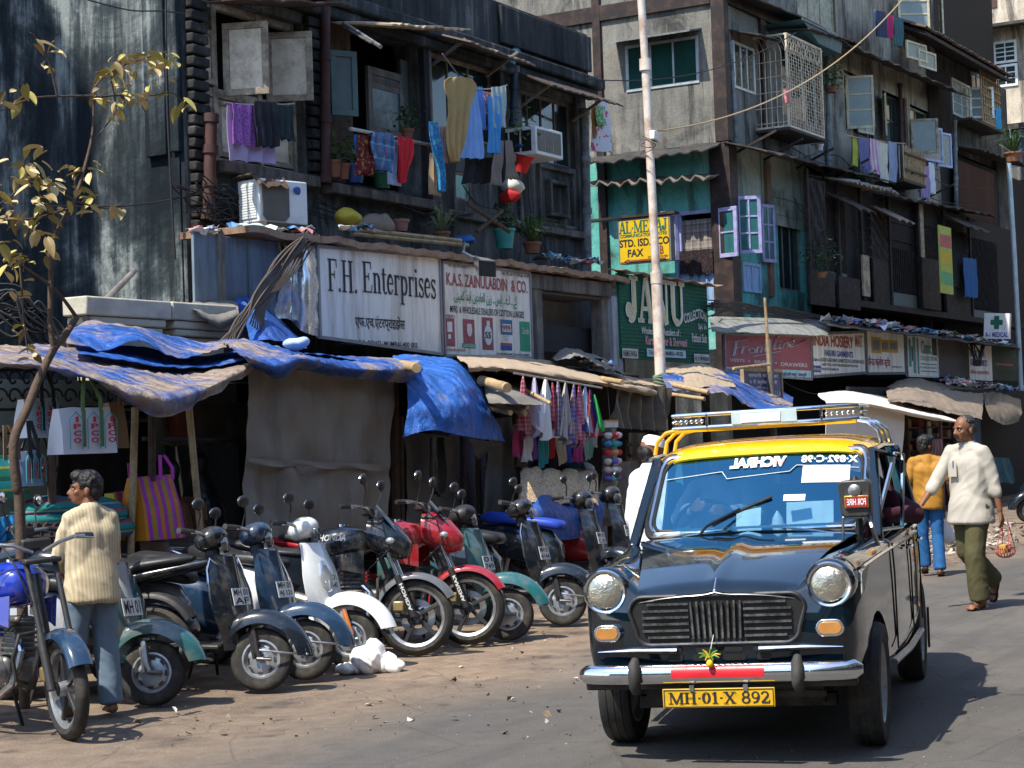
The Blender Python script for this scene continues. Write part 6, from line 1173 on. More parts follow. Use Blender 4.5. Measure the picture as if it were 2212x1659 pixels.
for sx in(-1,1):
 for nm,a,b,w_ in(('pillar',(.675,.56,.99),(.622,1.10,1.47),.055),('pillar',(.70,1.55,.99),(.628,1.58,1.47),.05),('pillar',(.67,2.75,.98),(.60,2.35,1.46),.13)):
  m=CB();m.beam((sx*a[0],a[1],a[2]),(sx*b[0],b[1],b[2]),w_,.05,(0,1,.2));m.build(nm,M_paint,taxi,bevel=.012)
 m=CB();m.tube([V((sx*.648,1.02,1.475)),V((sx*.658,1.4,1.492)),V((sx*.655,2.0,1.488)),V((sx*.62,2.45,1.45))],.012,6);m.build('gutter',M_chrome,taxi)
 m=CB();m.tube([V((sx*.69,-.42,.915)),V((sx*.705,0,.925)),V((sx*.738,.6,.94)),V((sx*.757,1.3,.945)),V((sx*.75,2.1,.94))],.012,6);m.build('side_trim',M_chrome,taxi)
 m=CB();m.tube([V((sx*.728,.48,.34)),V((sx*.755,1.2,.335)),V((sx*.752,2.05,.34))],.02,6);m.build('sill_trim',M_steel,taxi)
 for yy in(.60,1.52,2.18):
  m=CB();m.tube([V((sx*(.742+(.012 if yy>1 else 0)),yy,.40)),V((sx*(.747+(.012 if yy>1 else 0)),yy,.80)),V((sx*(.742+(.01 if yy>1 else 0)),yy,.965))],.005,5);m.build('door_seam',M_gasket,taxi)
 for yy in(1.38,2.08):m=CB();m.tube([V((sx*.765,yy-.14,.895)),V((sx*.785,yy-.1,.898)),V((sx*.785,yy,.90)),V((sx*.76,yy+.02,.90))],.009,6);m.build('door_handle',M_chrome,taxi)
 m=CB();m.loft([[V((sx*lerp(.70,.635,j),lerp(a,b,i),lerp(1.0,1.47,j)))for i in(0,1)]for j,(a,b)in((0,(1.62,2.6)),(1,(1.64,2.3)))],False,False);m.build('side_window',M_glass,taxi)
def roof_p(u,y):
 pr=[(1.0,1.478,.600),(1.04,1.505,.618),(1.12,1.535,.632),(1.35,1.562,.640),(1.8,1.568,.645),(2.2,1.545,.630),(2.5,1.49,.60),(2.62,1.44,.58)]
 for(y0,z0,w0),(y1,z1,w1)in zip(pr,pr[1:]):
  if y<=y1 or y1==2.62:f=(y-y0)/(y1-y0);zc,hw=lerp(z0,z1,f),lerp(w0,w1,f);break
 a=abs(u);return V((u*hw,y,zc-(.022*a**2+.055*a**7)*(1 if y>1.02 else .6)-(.005 if y<1.02 else 0)))
m=CB();m.sheet([[roof_p(i/14-1,1.0+1.62*(j/18)**1.5)+V((0,.10*(i/14-1)**2*(1-j/18),0))for i in range(29)]for j in range(19)],.012);m.build('roof',M_yroof,taxi,smooth=70)
M_seat=mat('seat_vinyl',(.05,.055,.07),.6)
m=CB();m.box((-.55,.56,.95),(.55,.82,1.055));m.build('dashboard',mat('grey_dash',(.16,.18,.2),.6),taxi,bevel=.03)
for x0,x1,y in((-.58,-.04,1.55),(.02,.58,1.55),(-.58,.58,2.4)):m=CB();m.box((x0,y,.9),(x1,y+.12,1.27));m.build('seat_back',M_seat,taxi,bevel=.04)
m=CB();A=Matrix.Translation((-.33,.93,1.06))@Matrix.Rotation(radians(62),4,'X');m.lathe([(.185+.013*cos(k*pi/4),.013*sin(k*pi/4))for k in range(9)],28,A);m.tube([A@V((0,0,0)),V((-.33,.7,.93))],.02,8);m.tube([A@V((-.18,0,0)),A@V((.18,0,0))],.01,6);m.build('steering_wheel',M_black,taxi)
m=CB();m.box((-.10,.98,1.395),(.12,.99,1.44));m.build('rear_view_mirror',M_chrome,taxi,bevel=.006)
m=CB();A=[V((.665,.66,1.03)),V((.665,.98,1.03)),V((.64,1.10,1.43)),V((.632,1.02,1.44))];M2=Matrix.Translation((.66,.7,0))@Matrix.Rotation(radians(-22),4,'Z')@Matrix.Translation((-.66,-.7,0));A=[M2@p for p in A]
m.tube(A+A[:1],.013,6);m.build('quarter_light',M_chrome,taxi)
m=CB();P=[V((.64,.98,1.47)),V((.72,.95,1.45)),V((.78,1.0,1.40)),V((.77,1.03,1.33))];m.sheet([[p+V((0,.35*j,-.03*j))for p in P]for j in(0,1)],.012);m.build('window_visor',M_black,taxi)
m=CB();m.tube([V((.70,-.16,.96)),V((.715,-.10,.965))],[.012,.016],8);m.build('side_repeater',M_amber,taxi)
M_idol=mat('orange_idol',(.62,.22,.06),.5)
o=thing('ornament','small orange and white ornament standing on the taxi dashboard','ornament',M=CARM@LEAN@Matrix.Translation((.12,.70,1.055)))
m=CB();m.ball((.12,.70,1.075),(.05,.035,.02),12,8);m.build('base',M_idol,o);m=CB();m.tube([V((.12,.70,1.08)),V((.12,.70,1.12)),V((.12,.70,1.16))],[.035,.028,.004],12);m.build('figure',M_wtape,o)
o=thing('folded_paper','white folded papers propped on the taxi dashboard by the glass','paper',M=CARM@LEAN@Matrix.Translation((.25,.74,1.055)))
m=CB();m.sheet([[V((lerp(.16,.42,i/4),.74+.03*j,1.06+.07*j))for i in range(5)]for j in range(3)],.003);m.build('sheet',M_wtape,o);m=CB();m.sheet([[V((lerp(-.12,.02,i/4),.72+.03*j,1.06+.05*j+.02*i/4))for i in range(5)]for j in range(3)],.003);m.build('sheet',M_wtape,o)
o=thing('cushion','orange cushion on the back seat of the taxi','cushion',M=CARM@LEAN@Matrix.Translation((.30,2.3,1.1)));m=CB();m.ball((.30,2.3,1.2),(.2,.06,.13),14,10);m.build('cover',M_idol,o)
rk=thing('roof_rack','chrome roof rack with a number board between the rails, bolted over a yellow roof','roof rack',M=CARM@LEAN@Matrix.Translation((0,1.3,1.56)))
for z in(1.648,1.724):
 for P in([(-.545,1.75),(-.555,1.3),(-.54,1.22),(-.50,1.2),(0,1.18),(.50,1.2),(.54,1.22),(.555,1.3),(.545,1.75)],):m=CB();m.tube([V((x,y,z))for x,y in P],.012,8);m.build('rail',M_chrome,rk)
for x in(-.555,-.335,.335,.555):m=CB();y=1.19 if abs(x)<.5 else 1.3;m.tube([V((x,y,1.64)),V((x,y,1.73))],.009,6);m.build('upright',M_chrome,rk)
m=CB();m.box((-.185,1.165,1.655),(.195,1.18,1.72));m.build('number_board',mat('silver_board',(.42,.52,.54),.35),rk);m=CB();m.box((-.13,1.158,1.662),(.10,1.164,1.712));m.build('sticker',M_wtape,rk)
m=CB();m.sheet([[V((lerp(-.53,.53,i/10),lerp(1.19,1.40,j),1.630+.004*j))for i in range(11)]for j in(0,1)],.014);m.build('tray',M_yroof,rk)
for k in range(5):m=CB();y=1.3+.16*k;m.beam((-.545,y,1.650),(.545,y,1.650),.03,.01);m.build('slat',M_yroof if k%2 else M_chrome,rk)
for sx in(-1,1):
 for i in range(6):m=CB();m.ball((sx*(.365+i*.031),1.192,1.685),.013,8,6);m.build('ball_finial',M_chrome,rk)
 for i in range(5):m=CB();m.ball((sx*.555,1.30+i*.05,1.685),.013,8,6);m.build('ball_finial',M_chrome,rk)
 for i,y in enumerate((1.22,1.50,1.78)):m=CB();m.tube([V((sx*.30,y,1.640)),V((sx*.52,y,1.640)),V((sx*.59,y,1.625)),V((sx*.645,y,1.575)),V((sx*.662,y,1.50))],.012,8);m.build('hoop',M_yroof if sx<0 else M_chrome,rk)
fm=thing('fare_meter','black fare meter box with a red FOR HIRE flag on the taxi wing','fare meter',M=CARM@LEAN@Matrix.Translation((.60,.42,1.05)))
m=CB();P=rrect(.078,.085,1.125,1.318,.03);m.prism([(x+.595,z)for x,z in P],-.40,-.28,TY);m.build('case',mat('meter_case',(.035,.035,.035),.4,dirt=(.12,.12,.11),da=.4,ds=20),fm,bevel=.008)
m=CB();m.tube([V((.595,.345,1.318)),V((.595,.345,1.34))],[.03,.012],10);m.build('cap',M_black,fm)
A=Matrix.Translation((.597,.282,1.262))@Matrix.Rotation(pi/2,4,'X');m=CB();m.lathe([(.034,0),(.034,.012),(.024,.018),(.001,.02)],20,A);m.build('dial',M_steel,fm)
m=CB();m.box((.540,.268,1.172),(.668,.277,1.238));m.build('flag_rim',mat('brass',(.45,.30,.07),.35,.7),fm,bevel=.004)
m=CB();m.box((.548,.262,1.179),(.660,.268,1.231));fl=m.build('flag',mat('red_flag',(.36,.02,.025),.4),fm)
m=CB();text_add(m,'FOR HIRE',.555,.653,1.188,1.222,.2605,.02,mirror=True);m.build('lettering',M_wtape,fl,smooth=0,fix=False)
for P,r_ in(([(.52,.34,1.122),(.67,.34,1.122)],.009),([(.52,.34,1.122),(.515,.36,1.03)],.007),([(.60,.36,1.12),(.60,.36,1.0)],.022),([(.655,.34,1.125),(.672,.30,1.07),(.69,.36,.98),(.705,.45,.90)],.012)):m=CB();m.tube([V(p)for p in P],r_,8);m.build('bracket',M_steel if r_<.02 else M_black,fm)
def wheel(par,c,r,wd,rim_r,mt_rim,name='wheel',tread=28,hub=True,M=None):
 """wheel in the yz plane round an axle along x"""
 A=(M or Matrix())@Matrix.Translation(c)@Matrix.Rotation(pi/2,4,'Y');h=wd/2;t_=MB();pr=[]
 pr=[(rim_r,-h*.8),(rim_r+(r-rim_r)*.45,-h),(r-.015,-h*.95),(r-.003,-h*.72),(r,-h*.35),(r,h*.35),(r-.003,h*.72),(r-.015,h*.95),(rim_r+(r-rim_r)*.45,h),(rim_r,h*.8)]
 t_.lathe(pr,40,A)
 for k in(-.45,0,.45):t_.lathe([(r+.0008,h*k-.004),(r+.003,h*k-.003),(r+.003,h*k+.003),(r+.0008,h*k+.004)],40,A)
 o=MB();o.lathe([(rim_r,-h*.8),(rim_r-.012,-h*.82),(rim_r-.03,-h*.3),(rim_r-.04,h*.2),(rim_r-.03,h*.5),(rim_r-.008,h*.84),(rim_r,h*.8)],36,A)
 o.lathe([(rim_r-.03,h*.35),(rim_r*.55,h*.6),(rim_r*.5,h*.45),(rim_r*.2,h*.45),(.001,h*.5)],30,A);o.lathe([(rim_r-.03,-h*.35),(rim_r*.55,-h*.6),(rim_r*.2,-h*.45),(.001,-h*.5)],30,A)
 w0=o.build(name,mt_rim,par);t_.build('tyre',M_rubber,w0);return w0
M_wheelc=mat('pale_wheel',(.34,.36,.35),.5,.2,dirt=(.12,.11,.1),da=.5,ds=8)
for sx in(-1,1):
 A=Matrix.Translation((sx*.635,0,.31))@(Matrix.Rotation(pi,4,'Z')if sx<0 else Matrix())
 wheel(taxi,(0,0,0),.31,.165,.205,M_wheelc,M=A)
 A=Matrix.Translation((sx*.645,2.5,.31))@(Matrix.Rotation(pi,4,'Z')if sx<0 else Matrix())
 wheel(taxi,(0,0,0),.31,.16,.205,M_wheelc,M=A)
m=MB();m.box((.72,2.84,.16),(.735,2.86,.42));m.build('mud_flap',M_rubber,taxi)
m=CB();m.box((-.45,-.3,.24),(.45,3.0,.33));m.build('underbody',M_dirtyblack,taxi)
FR.pop()
# ------------------------------------------------------------ two-wheelers: x forward, y to the rider's left, z up, origin under the front wheel
M_seatb=mat('black_seat',(.022,.022,.024),.42,var=.2,dirt=(.10,.095,.085),da=.35,ds=5)
M_engine=mat('cast_alloy',(.20,.20,.20),.45,.7,var=.3,dirt=(.05,.045,.04),da=.7,ds=10)
M_alloy=mat('wheel_alloy',(.42,.44,.46),.35,.7,dirt=(.12,.11,.10),da=.5,ds=10)
M_hlens=mat('dark_lens',(.10,.11,.12),.08,.4,coat=1.)
M_plate=mat('white_plate',(.62,.62,.60),.45,dirt=(.3,.28,.25),da=.4,ds=12)
M_lens=mat('clear_lens',(.55,.58,.60),.08,.6,coat=1.);M_orange=mat('orange_lens',(.55,.16,.03),.2,coat=.6);M_plast=mat('black_plastic',(.022,.022,.023),.5,dirt=(.10,.09,.08),da=.35,ds=7)
def paint(name,c,dusty=.3):return mat(name,c,.2,var=.12,scale=3,coat=.8,dirt=(.20,.17,.14),da=dusty,ds=4)
def bike_frame(px,py,turn,lean=0.):
 """front tyre touches the road at picture point px, py; turn is added to the right-angle parking direction"""
 p=GW(px,py);p.z=0;return Matrix.Translation(p)@Matrix.Rotation(radians(-14+turn),4,'Z')@Matrix.Rotation(radians(lean),4,'X')
RZ90=Matrix.Rotation(pi/2,4,'Z')
def bwheel(par,x,r,wd,rr,mt,name,steer=None,spokes=0,disc=0.):
 M=(steer or Matrix())@Matrix.Translation((x,0,r))@RZ90;h=wd/2
 if not spokes:return wheel(par,(0,0,0),r,wd,rr,mt,name,M=M)
 A=M@Matrix.Rotation(pi/2,4,'Y');o=MB();o.lathe([(rr,-h*.7),(rr-.022,-h*.5),(rr-.026,0),(rr-.022,h*.5),(rr,h*.7)],40,A);o.lathe([(.04,-.05),(.045,0),(.04,.05),(.001,.055)],16,A);w0=o.build(name,mt,par)
 t=MB();t.lathe([(rr,-h*.75),(rr+(r-rr)*.4,-h),(r-.012,-h*.7),(r,-h*.25),(r,h*.25),(r-.012,h*.7),(rr+(r-rr)*.4,h),(rr,h*.75)],44,A);t.build('tyre',M_rubber,w0)
 for k in range(spokes):
  a=2*pi*k/spokes+.3;s_=MB();s_.beam(A@V((.03*cos(a),.03*sin(a),0)),A@V(((rr-.02)*cos(a+.12),(rr-.02)*sin(a+.12),0)),.03,.024,A.to_3x3()@V((0,0,1)));s_.build('spoke',M_plast if spokes<6 else mt,w0,bevel=.004)
 if disc:
  d=MB();d.lathe([(disc*.62,.062),(disc,.062),(disc,.066),(disc*.62,.066),(disc*.62,.062)],40,A);d.build('brake_disc',M_steel,w0)
  pass
 return w0
def fender_mesh(R0,hw,a0,a1,cx,cz,drop=.05,nose=0.,n=22,rise=0.):
 g=[]
 for i in range(n+1):
  f=i/n;a=radians(lerp(a0,a1,f));R=R0+nose*(1-f)**3+rise*f;w_=hw*(.45+.55*sin(pi*min(1,.18+f*.62)))if nose else hw;row=[]
  for j in range(11):
   t=pi*j/10;rr=R+drop*(sin(t)**.7-1);row.append(V((cx+rr*cos(a),w_*cos(t),cz+rr*sin(a))))
  g.append(row)
 return MB().sheet(g,.006)
def mirror(par,base,top,n,mt=M_plast,w_=.062,h=.042):
 m=MB();m.tube([V(base),V(base).lerp(V(top),.6)+V((.02,0,0)),V(top)],.006,6);q=V(n).normalized().to_track_quat('X','Z').to_matrix().to_4x4()
 m.ball(V(top),(.02,w_,h),14,8,q);o=m.build('mirror',mt,par)
 g=MB();c=V(top)+V(n).normalized()*.0;g.ball(V(top)+q.to_3x3()@V((.014,0,0)),(.010,w_*.88,h*.86),14,6,q);g.build('mirror_glass',M_chrome,o)
def plate(par,c,w_,h,txt,M=None,n=None):
 """white number plate facing forward (+x)"""
 m=MB();T=Matrix.Translation(c)@(M or Matrix())@Matrix.Rotation(pi/2,4,'Z');m.box((-w_/2,-.004,-h/2),(w_/2,.0,h/2),T);o=m.build('number_plate',M_plate,par);l=MB();k=len(txt)
 for i,s in enumerate(txt):
  z1=h/2-h*(i+.12)/k;z0=h/2-h*(i+.88)/k;text_add(l,s,-w_*.42,w_*.42,z0,z1,-.0055,.02)
 l.xf(T).build('lettering',M_ink,o,smooth=0,fix=False)
def scooter(label,px,py,turn,col,side=None,seat=None,lean=-3,txt=None,style=0,guard=True,steer=0.,group='two-wheelers parked in a row along the stalls',lens=None,back=True,sc=1.):
 side=side or col;seat=seat or M_seatb
 FR.append(bike_frame(px,py,turn,lean)@Matrix.Scale(sc,4));t=thing('scooter',label,'scooter',group=group,M=FR[-1]);r,wb=.205,1.22
 SA=Matrix.Translation((0,0,r))@Matrix.Rotation(radians(steer),4,V((-.3,0,.95)).normalized())@Matrix.Translation((0,0,-r));S=lambda m:m.xf(SA)
 bwheel(t,0,r,.095,.128,M_alloy,'front_wheel',SA);bwheel(t,-wb,r,.10,.128,M_alloy,'rear_wheel')
 for k in range(8):
  a=k*pi/4;m=MB();A=SA@Matrix.Translation((0,0,r))@RZ90@Matrix.Rotation(pi/2,4,'Y');m.box((.085,-.018,-.036),(.098,.018,-.031),A@Matrix.Rotation(a,4,'Z'));m.build('rim_slot',M_plast,t)
 m=MB();m.tube([V((0,-.065,r)),V((-.03,-.06,r+.06)),V((-.06,-.05,.40))],[.016,.022,.022],8);m.tube([V((-.04,-.062,r)),V((-.075,-.06,.36))],.012,8);S(m).build('fork_link',M_steel if style else M_plast,t)
 m=MB();m.tube([V((-.02-.0,-.07,r)),V((.075,-.07,r+.0))],.014,8);S(m).build('axle_arm',M_engine,t)
 S(fender_mesh(r+.085,.098,12 if style else 4,158,-.0,r+(.02 if style else .01),.10,.06,rise=.05)).build('front_mudguard',col,t,smooth=70)
 if not style:m=MB();m.tube([V((.26,0,r+.045)),V((.22,-.07,r+.04)),V((.12,-.105,r+.045)),V((.0,-.108,r+.055))],.008,6);S(m).build('mudguard_trim',M_steel,t)
 g=[]
 for j in range(15):
  f=j/14;z=lerp(.27,.90,f);w_=lerp(.15,.235,sm(0,.45,f))*(1-.32*sm(.55,1,f));x0=lerp(-.20,-.335,f)+.03*sin(f*pi)
  g.append([V((x0+.09*(1-f*.4)*(1-abs(i/8-1)**2.2)-.0,w_*(i/8-1),z))for i in range(17)])
 MB().sheet(g,.012).build('leg_shield',col,t,smooth=70)
 if style!=2:
  m=MB();rg=[]
  for f,z,hw,dx in((0,.30,.05,.02),(.3,.45,.075,.045),(.7,.68,.08,.05),(1,.89,.06,.04)):
   x0=lerp(-.20,-.335,f)+.06;rg.append([V((x0+dx*cos(a)*(1 if cos(a)>0 else .3),hw*sin(a),z))for a in[k*pi/6 for k in range(12)]])
  m.loft(rg);m.build('front_cover',col if style==0 else side,t,smooth=60)
 if guard:
  for sgn in(-1,1):m=MB();m.tube([V((-.19,sgn*.05,.50)),V((-.21,sgn*.20,.47)),V((-.25,sgn*.235,.60)),V((-.30,sgn*.205,.80)),V((-.31,sgn*.16,.875)),V((-.27,sgn*.10,.82)),V((-.19,sgn*.05,.50))],.009,6);m.build('crash_guard',M_chrome,t)
 m=MB();m.tube([V((-.36,0,.86)),V((-.38,0,.96))],.05,10);S(m).build('steering_neck',M_plast,t)
 m=MB();m.ball((-.385,0,1.0),(.12,.125,.085),18,10,Matrix.Rotation(radians(-25),4,'Y'));S(m).build('headset',col if style!=1 else M_plast,t)
 m=MB();A=Matrix.Translation((-.285,0,.975))@Matrix.Rotation(radians(75),4,'Y');m.lathe([(.066,-.02),(.064,.008),(.045,.018),(.001,.021)],22,A);S(m).build('headlight',lens or M_hlens,t)
 for sgn in(-1,1):
  m=MB();m.tube([V((-.41,sgn*.09,1.01)),V((-.43,sgn*.2,1.02)),V((-.47,sgn*.245,1.02))],.013,8);S(m).build('handlebar',M_steel,t);m=MB();m.tube([V((-.455,sgn*.225,1.02)),V((-.52,sgn*.335,1.015)),V((-.525,sgn*.345,1.015))],[.019,.019,.022],8);S(m).build('grip',M_plast,t)
  m=MB();m.tube([V((-.42,sgn*.22,1.01)),V((-.44,sgn*.33,1.0))],.005,5);S(m).build('brake_lever',M_steel,t)
 mirror(t,SA@V((-.44,.20,1.02)),SA@V((-.42,.26,1.21)),(-1,0,.1));mirror(t,SA@V((-.44,-.20,1.02)),SA@V((-.42,-.27,1.20)),(-1,0,.1))
 if txt:plate(t,(-.168,0,.62),.19,.115,txt,Matrix.Rotation(radians(-14),4,'Y'))
 m=MB();m.box((-.70,-.16,.27),(-.24,.16,.305));m.build('floorboard',M_plast,t,bevel=.012)
 if back:
  rg=[]
  for x,zl,zh,hw in((-.60,.30,.58,.09),(-.70,.28,.70,.12),(-.90,.34,.74,.19),(-1.15,.42,.76,.215),(-1.40,.50,.77,.18),(-1.58,.60,.77,.10),(-1.66,.68,.75,.05)):
   cz,hz=(zl+zh)/2,(zh-zl)/2;rg.append([V((x,hw*(abs(cos(a))**.7)*(1 if cos(a)>0 else-1),cz+hz*(abs(sin(a))**.7)*(1 if sin(a)>0 else-1)))for a in[k*pi/10 for k in range(20)]])
  m=MB();m.loft(rg);m.build('rear_cowl',side,t,smooth=60)
  rg=[]
  for x,zl,zh,hw in((-.56,.72,.76,.06),(-.60,.70,.80,.115),(-.80,.73,.83,.145),(-1.0,.75,.835,.15),(-1.12,.76,.875,.145),(-1.35,.77,.895,.13),(-1.46,.79,.87,.07)):
   rg.append([V((x,hw*(abs(cos(a))**.6)*(1 if cos(a)>0 else-1),lerp(zl,zh,.5)+(zh-zl)/2*(abs(sin(a))**.6)*(1 if sin(a)>0 else-1)))for a in[k*pi/10 for k in range(20)]])
  m=MB();m.loft(rg);m.build('seat',seat,t,smooth=60)
  m=MB();m.tube([V((-1.35,-.12,.80)),V((-1.55,-.12,.86)),V((-1.62,0,.87)),V((-1.55,.12,.86)),V((-1.35,.12,.80))],.011,8);m.build('grab_rail',M_chrome,t)
  m=MB();m.box((-1.30,.06,.16),(-.80,.15,.33));m.build('engine_case',M_engine,t,bevel=.03)
  m=MB();m.tube([V((-.95,-.14,.24)),V((-1.15,-.15,.25)),V((-1.45,-.15,.33))],[.03,.05,.048],10);m.build('exhaust',M_steel,t)
  m=MB();m.tube([V((-1.18,-.10,.24)),V((-1.10,-.11,.55))],.022,8);m.build('shock',M_steel,t)
  m=MB();m.box((-1.70,-.05,.66),(-1.655,.05,.72));m.build('tail_light',mat('red_lens',(.35,.01,.012),.2,coat=.6),t,bevel=.01)
 m=MB();m.tube([V((-.82,.10,.26)),V((-.86,.20,.0))],.012,6);m.tube([V((-.82,-.10,.26)),V((-.86,-.16,.0))],.012,6);m.build('stand',M_plast,t,kind='stuff')
 FR.pop();return t
GROUPB='two-wheelers parked in a row along the stalls'
scooter('black scooter with silver flanks and a chrome hoop, left of the dark blue scooter',566,1492,-12,paint('black_gloss',(.008,.012,.018)),paint('silver_paint',(.34,.35,.37)),txt=['MH 01','AF'],steer=24)
scooter('dark blue scooter between the chrome hooped black scooter and the white scooter',660,1468,-11,paint('navy_gloss',(.012,.035,.075)),txt=['MH 01','AJ 121'],guard=False,steer=22)
scooter('white scooter with a headlamp in its apron, beside the crumpled white bag',757,1442,-13,paint('white_gloss',(.70,.72,.72),.15),txt=['MH-01','AA-440'],guard=False,style=2,steer=18)
scooter('old teal scooter with a scuffed mudguard, its plate reading 01 749',1098,1383,-10,paint('teal_gloss',(.015,.11,.12),.5),style=1,txt=['01','749'],guard=False,steer=20)
scooter('black scooter with chrome hoops on its leg shield, nearest the taxi headlamp',1216,1351,-12,paint('black_gloss',(0,0,0)),txt=['MH 01','4144'],steer=22)
scooter('worn teal scooter half hidden behind the man in the striped shirt',330,1524,-12,paint('dull_teal_gloss',(.02,.09,.10),.6),paint('silver_paint',(0,0,0)),style=1,txt=['MH 01'],guard=False,steer=24)
scooter('scooter with a bright blue seat cover behind the row, left of the taxi',1335,1300,-12,paint('black_gloss',(0,0,0)),seat=mat('blue_seat_cover',(.02,.06,.42),.5,var=.2),guard=False,txt=['MH 01','C 43'],steer=-5)
scooter('black scooter with red flanks close against the taxi windscreen post',1392,1275,-12,paint('black_gloss',(0,0,0)),paint('red_gloss',(.30,.012,.02)),guard=False,txt=['MH 01','C 77'],steer=-5)
FR.append(bike_frame(757,1442,-13,-3));wsc=[o for o in COL.objects if(o.get('label')or '').startswith('white scooter')][0]
m=MB();A=Matrix.Translation((-.15,-.09,.66))@Matrix.Rotation(radians(-16),4,'Y')@Matrix.Rotation(radians(-28),4,'Z');m.ball((0,0,0),(.02,.055,.12),14,10,A.to_3x3().to_4x4());m.xf(Matrix.Translation((-.15,-.09,.66)));m.build('apron_lamp',M_lens,wsc)
m=MB();m.tube([V((.06,-.075,.24)),V((-.01,-.07,.42))],.017,8);m.build('reflector_strip',M_orange,wsc);FR.pop()
def motorcycle(label,px,py,turn,col,cowl=None,lean=-4,steer=0.,txt=None,cat='motorcycle',fork_txt=None,mud=None,sc=1.,spokes=5,tank_txt=None,cut=False):
 FR.append(bike_frame(px,py,turn,lean)@Matrix.Scale(sc,4));t=thing('motorcycle',label,cat,group=GROUPB,M=FR[-1]);r,wb=.292,1.28;cowl=cowl or col
 ax=V((-.36,0,.85)).normalized();SA=Matrix.Translation((0,0,r))@Matrix.Rotation(radians(steer),4,ax)@Matrix.Translation((0,0,-r));S=lambda m:m.xf(SA)
 bwheel(t,0,r,.085,.225,M_alloy,'front_wheel',SA,spokes,.135);bwheel(t,-wb,r,.10,.222,M_alloy,'rear_wheel',None,spokes)
 for sgn in(-1,1):
  m=MB();m.tube([V((0,sgn*.085,r)),V((-.13,sgn*.085,r+.31))],.027,10);S(m).build('fork_leg',M_plast,t);m=MB();m.tube([V((-.12,sgn*.085,r+.29)),V((-.30,sgn*.085,r+.71))],.018,10);S(m).build('fork_tube',M_plast if cut else M_chrome,t)
 if fork_txt:
  l=MB();A=SA@Matrix.Translation((-.016,-.113,r+.045))@Matrix.Rotation(radians(-22),4,'Y');vs,fs,_=text_shape(fork_txt,.03);l.add([A@V((lerp(-.012,.014,1-v.y),0,lerp(.22,0,v.x)))for v in vs],fs);l.build('lettering',M_print,t,smooth=0,fix=False)
 m=MB();m.box((.085,-.10,r+.02),(.0,-.06,r+.10));m.xf(Matrix.Translation((-.16,0,.02)));S(m).build('brake_caliper',mat('gold_caliper',(.35,.25,.10),.4,.6),t,bevel=.012)
 S(fender_mesh(r+.045,.068,28,172,0,r,.05)).build('front_mudguard',mud or col,t,smooth=70)
 m=MB();m.box((-.36,-.11,.99),(-.24,.11,1.02));S(m).build('triple_clamp',M_plast,t,bevel=.01)
 rg=[]
 for x,zl,zh,hw in((-.36,.80,1.06,.12),(-.24,.74,1.05,.135),(-.14,.72,.99,.12),(-.06,.74,.90,.08),(-.035,.78,.86,.03)):
  rg.append([V((x,hw*cos(a),lerp(zl,zh,.5)+(zh-zl)/2*sin(a)))for a in[k*pi/9 for k in range(18)]])
 if not cut:m=MB();m.loft(rg);S(m).build('nose_cowl',cowl,t,smooth=60);m=MB();m.ball((-.085,0,.82),(.05,.085,.06),14,8);S(m).build('headlight',M_lens,t)
 g=[[V((lerp(-.14,-.30,j/5),.10*(i/4-1)*(1-.25*j/5),lerp(.97,1.15,j/5)-.03*(i/4-1)**2))for i in range(9)]for j in range(6)];cut or S(MB().sheet(g,.004)).build('fly_screen',mat('smoked_screen',(.01,.012,.015),.1,coat=1.),t)
 for sgn in(-1,1):
  m=MB();m.tube([V((-.33,sgn*.03,1.05)),V((-.34,sgn*.14,1.10)),V((-.40,sgn*.26,1.12)),V((-.44,sgn*.32,1.115))],.012,8);S(m).build('handlebar',M_steel,t);m=MB();m.tube([V((-.42,sgn*.27,1.12)),V((-.50,sgn*.39,1.11))],.018,8);S(m).build('grip',M_plast,t)
  m=MB();m.tube([V((-.36,sgn*.24,1.12)),V((-.41,sgn*.37,1.10))],.006,5);S(m).build('brake_lever',M_steel,t)
  m=MB();m.tube([V((-.16,sgn*.12,.86)),V((-.16,sgn*.20,.86))],.012,6);m.ball((-.155,sgn*.215,.86),(.035,.028,.026),10,8);cut or S(m).build('indicator',M_orange if sgn>0 else M_lens,t)
  cut or mirror(t,SA@V((-.37,sgn*.21,1.11)),SA@V((-.34,sgn*.30,1.32)),(-1,0,.1),w_=.066,h=.045)
 m=MB();A=SA@Matrix.Translation((-.36,0,1.08));m.box((-.05,-.09,-.02),(.02,.09,.05),A);m.build('instrument_pod',M_plast,t,bevel=.015)
 m=MB();m.tube([V((-.34,0,.92)),V((-.22,0,.60)),V((-.36,0,.27))],.024,8);m.build('down_tube',M_plast,t);m=MB();m.tube([V((-.36,0,.90)),V((-.75,0,.72)),V((-1.15,0,.76))],.026,8);m.build('backbone',M_plast,t)
 rg=[]
 for x,zl,zh,hw in((-.36,.80,.90,.07),(-.40,.76,.96,.13),(-.55,.72,.995,.165),(-.72,.71,.97,.155),(-.86,.72,.89,.11),(-.93,.74,.82,.07)):
  rg.append([V((x,hw*(abs(cos(a))**.75)*(1 if cos(a)>0 else-1),lerp(zl,zh,.5)+(zh-zl)/2*(abs(sin(a))**.8)*(1 if sin(a)>0 else-1)))for a in[k*pi/12 for k in range(24)]])
 m=MB();m.loft(rg);tk=m.build('fuel_tank',col,t,smooth=60)
 m=MB();A=Matrix.Translation((-.58,0,.995));m.lathe([(.045,-.01),(.045,.008),(.02,.014),(.001,.014)],18,A);m.build('filler_cap',M_chrome,tk)
 if tank_txt:
  l=MB();vs,fs,_=text_shape(tank_txt,.03,.3);l.add([V((lerp(-.72,-.50,v.x),-.1655-.003*(1-(v.x-.5)**2),lerp(.875,.925,v.y)))for v in vs],fs);l.build('lettering',M_print,tk,smooth=0,fix=False)
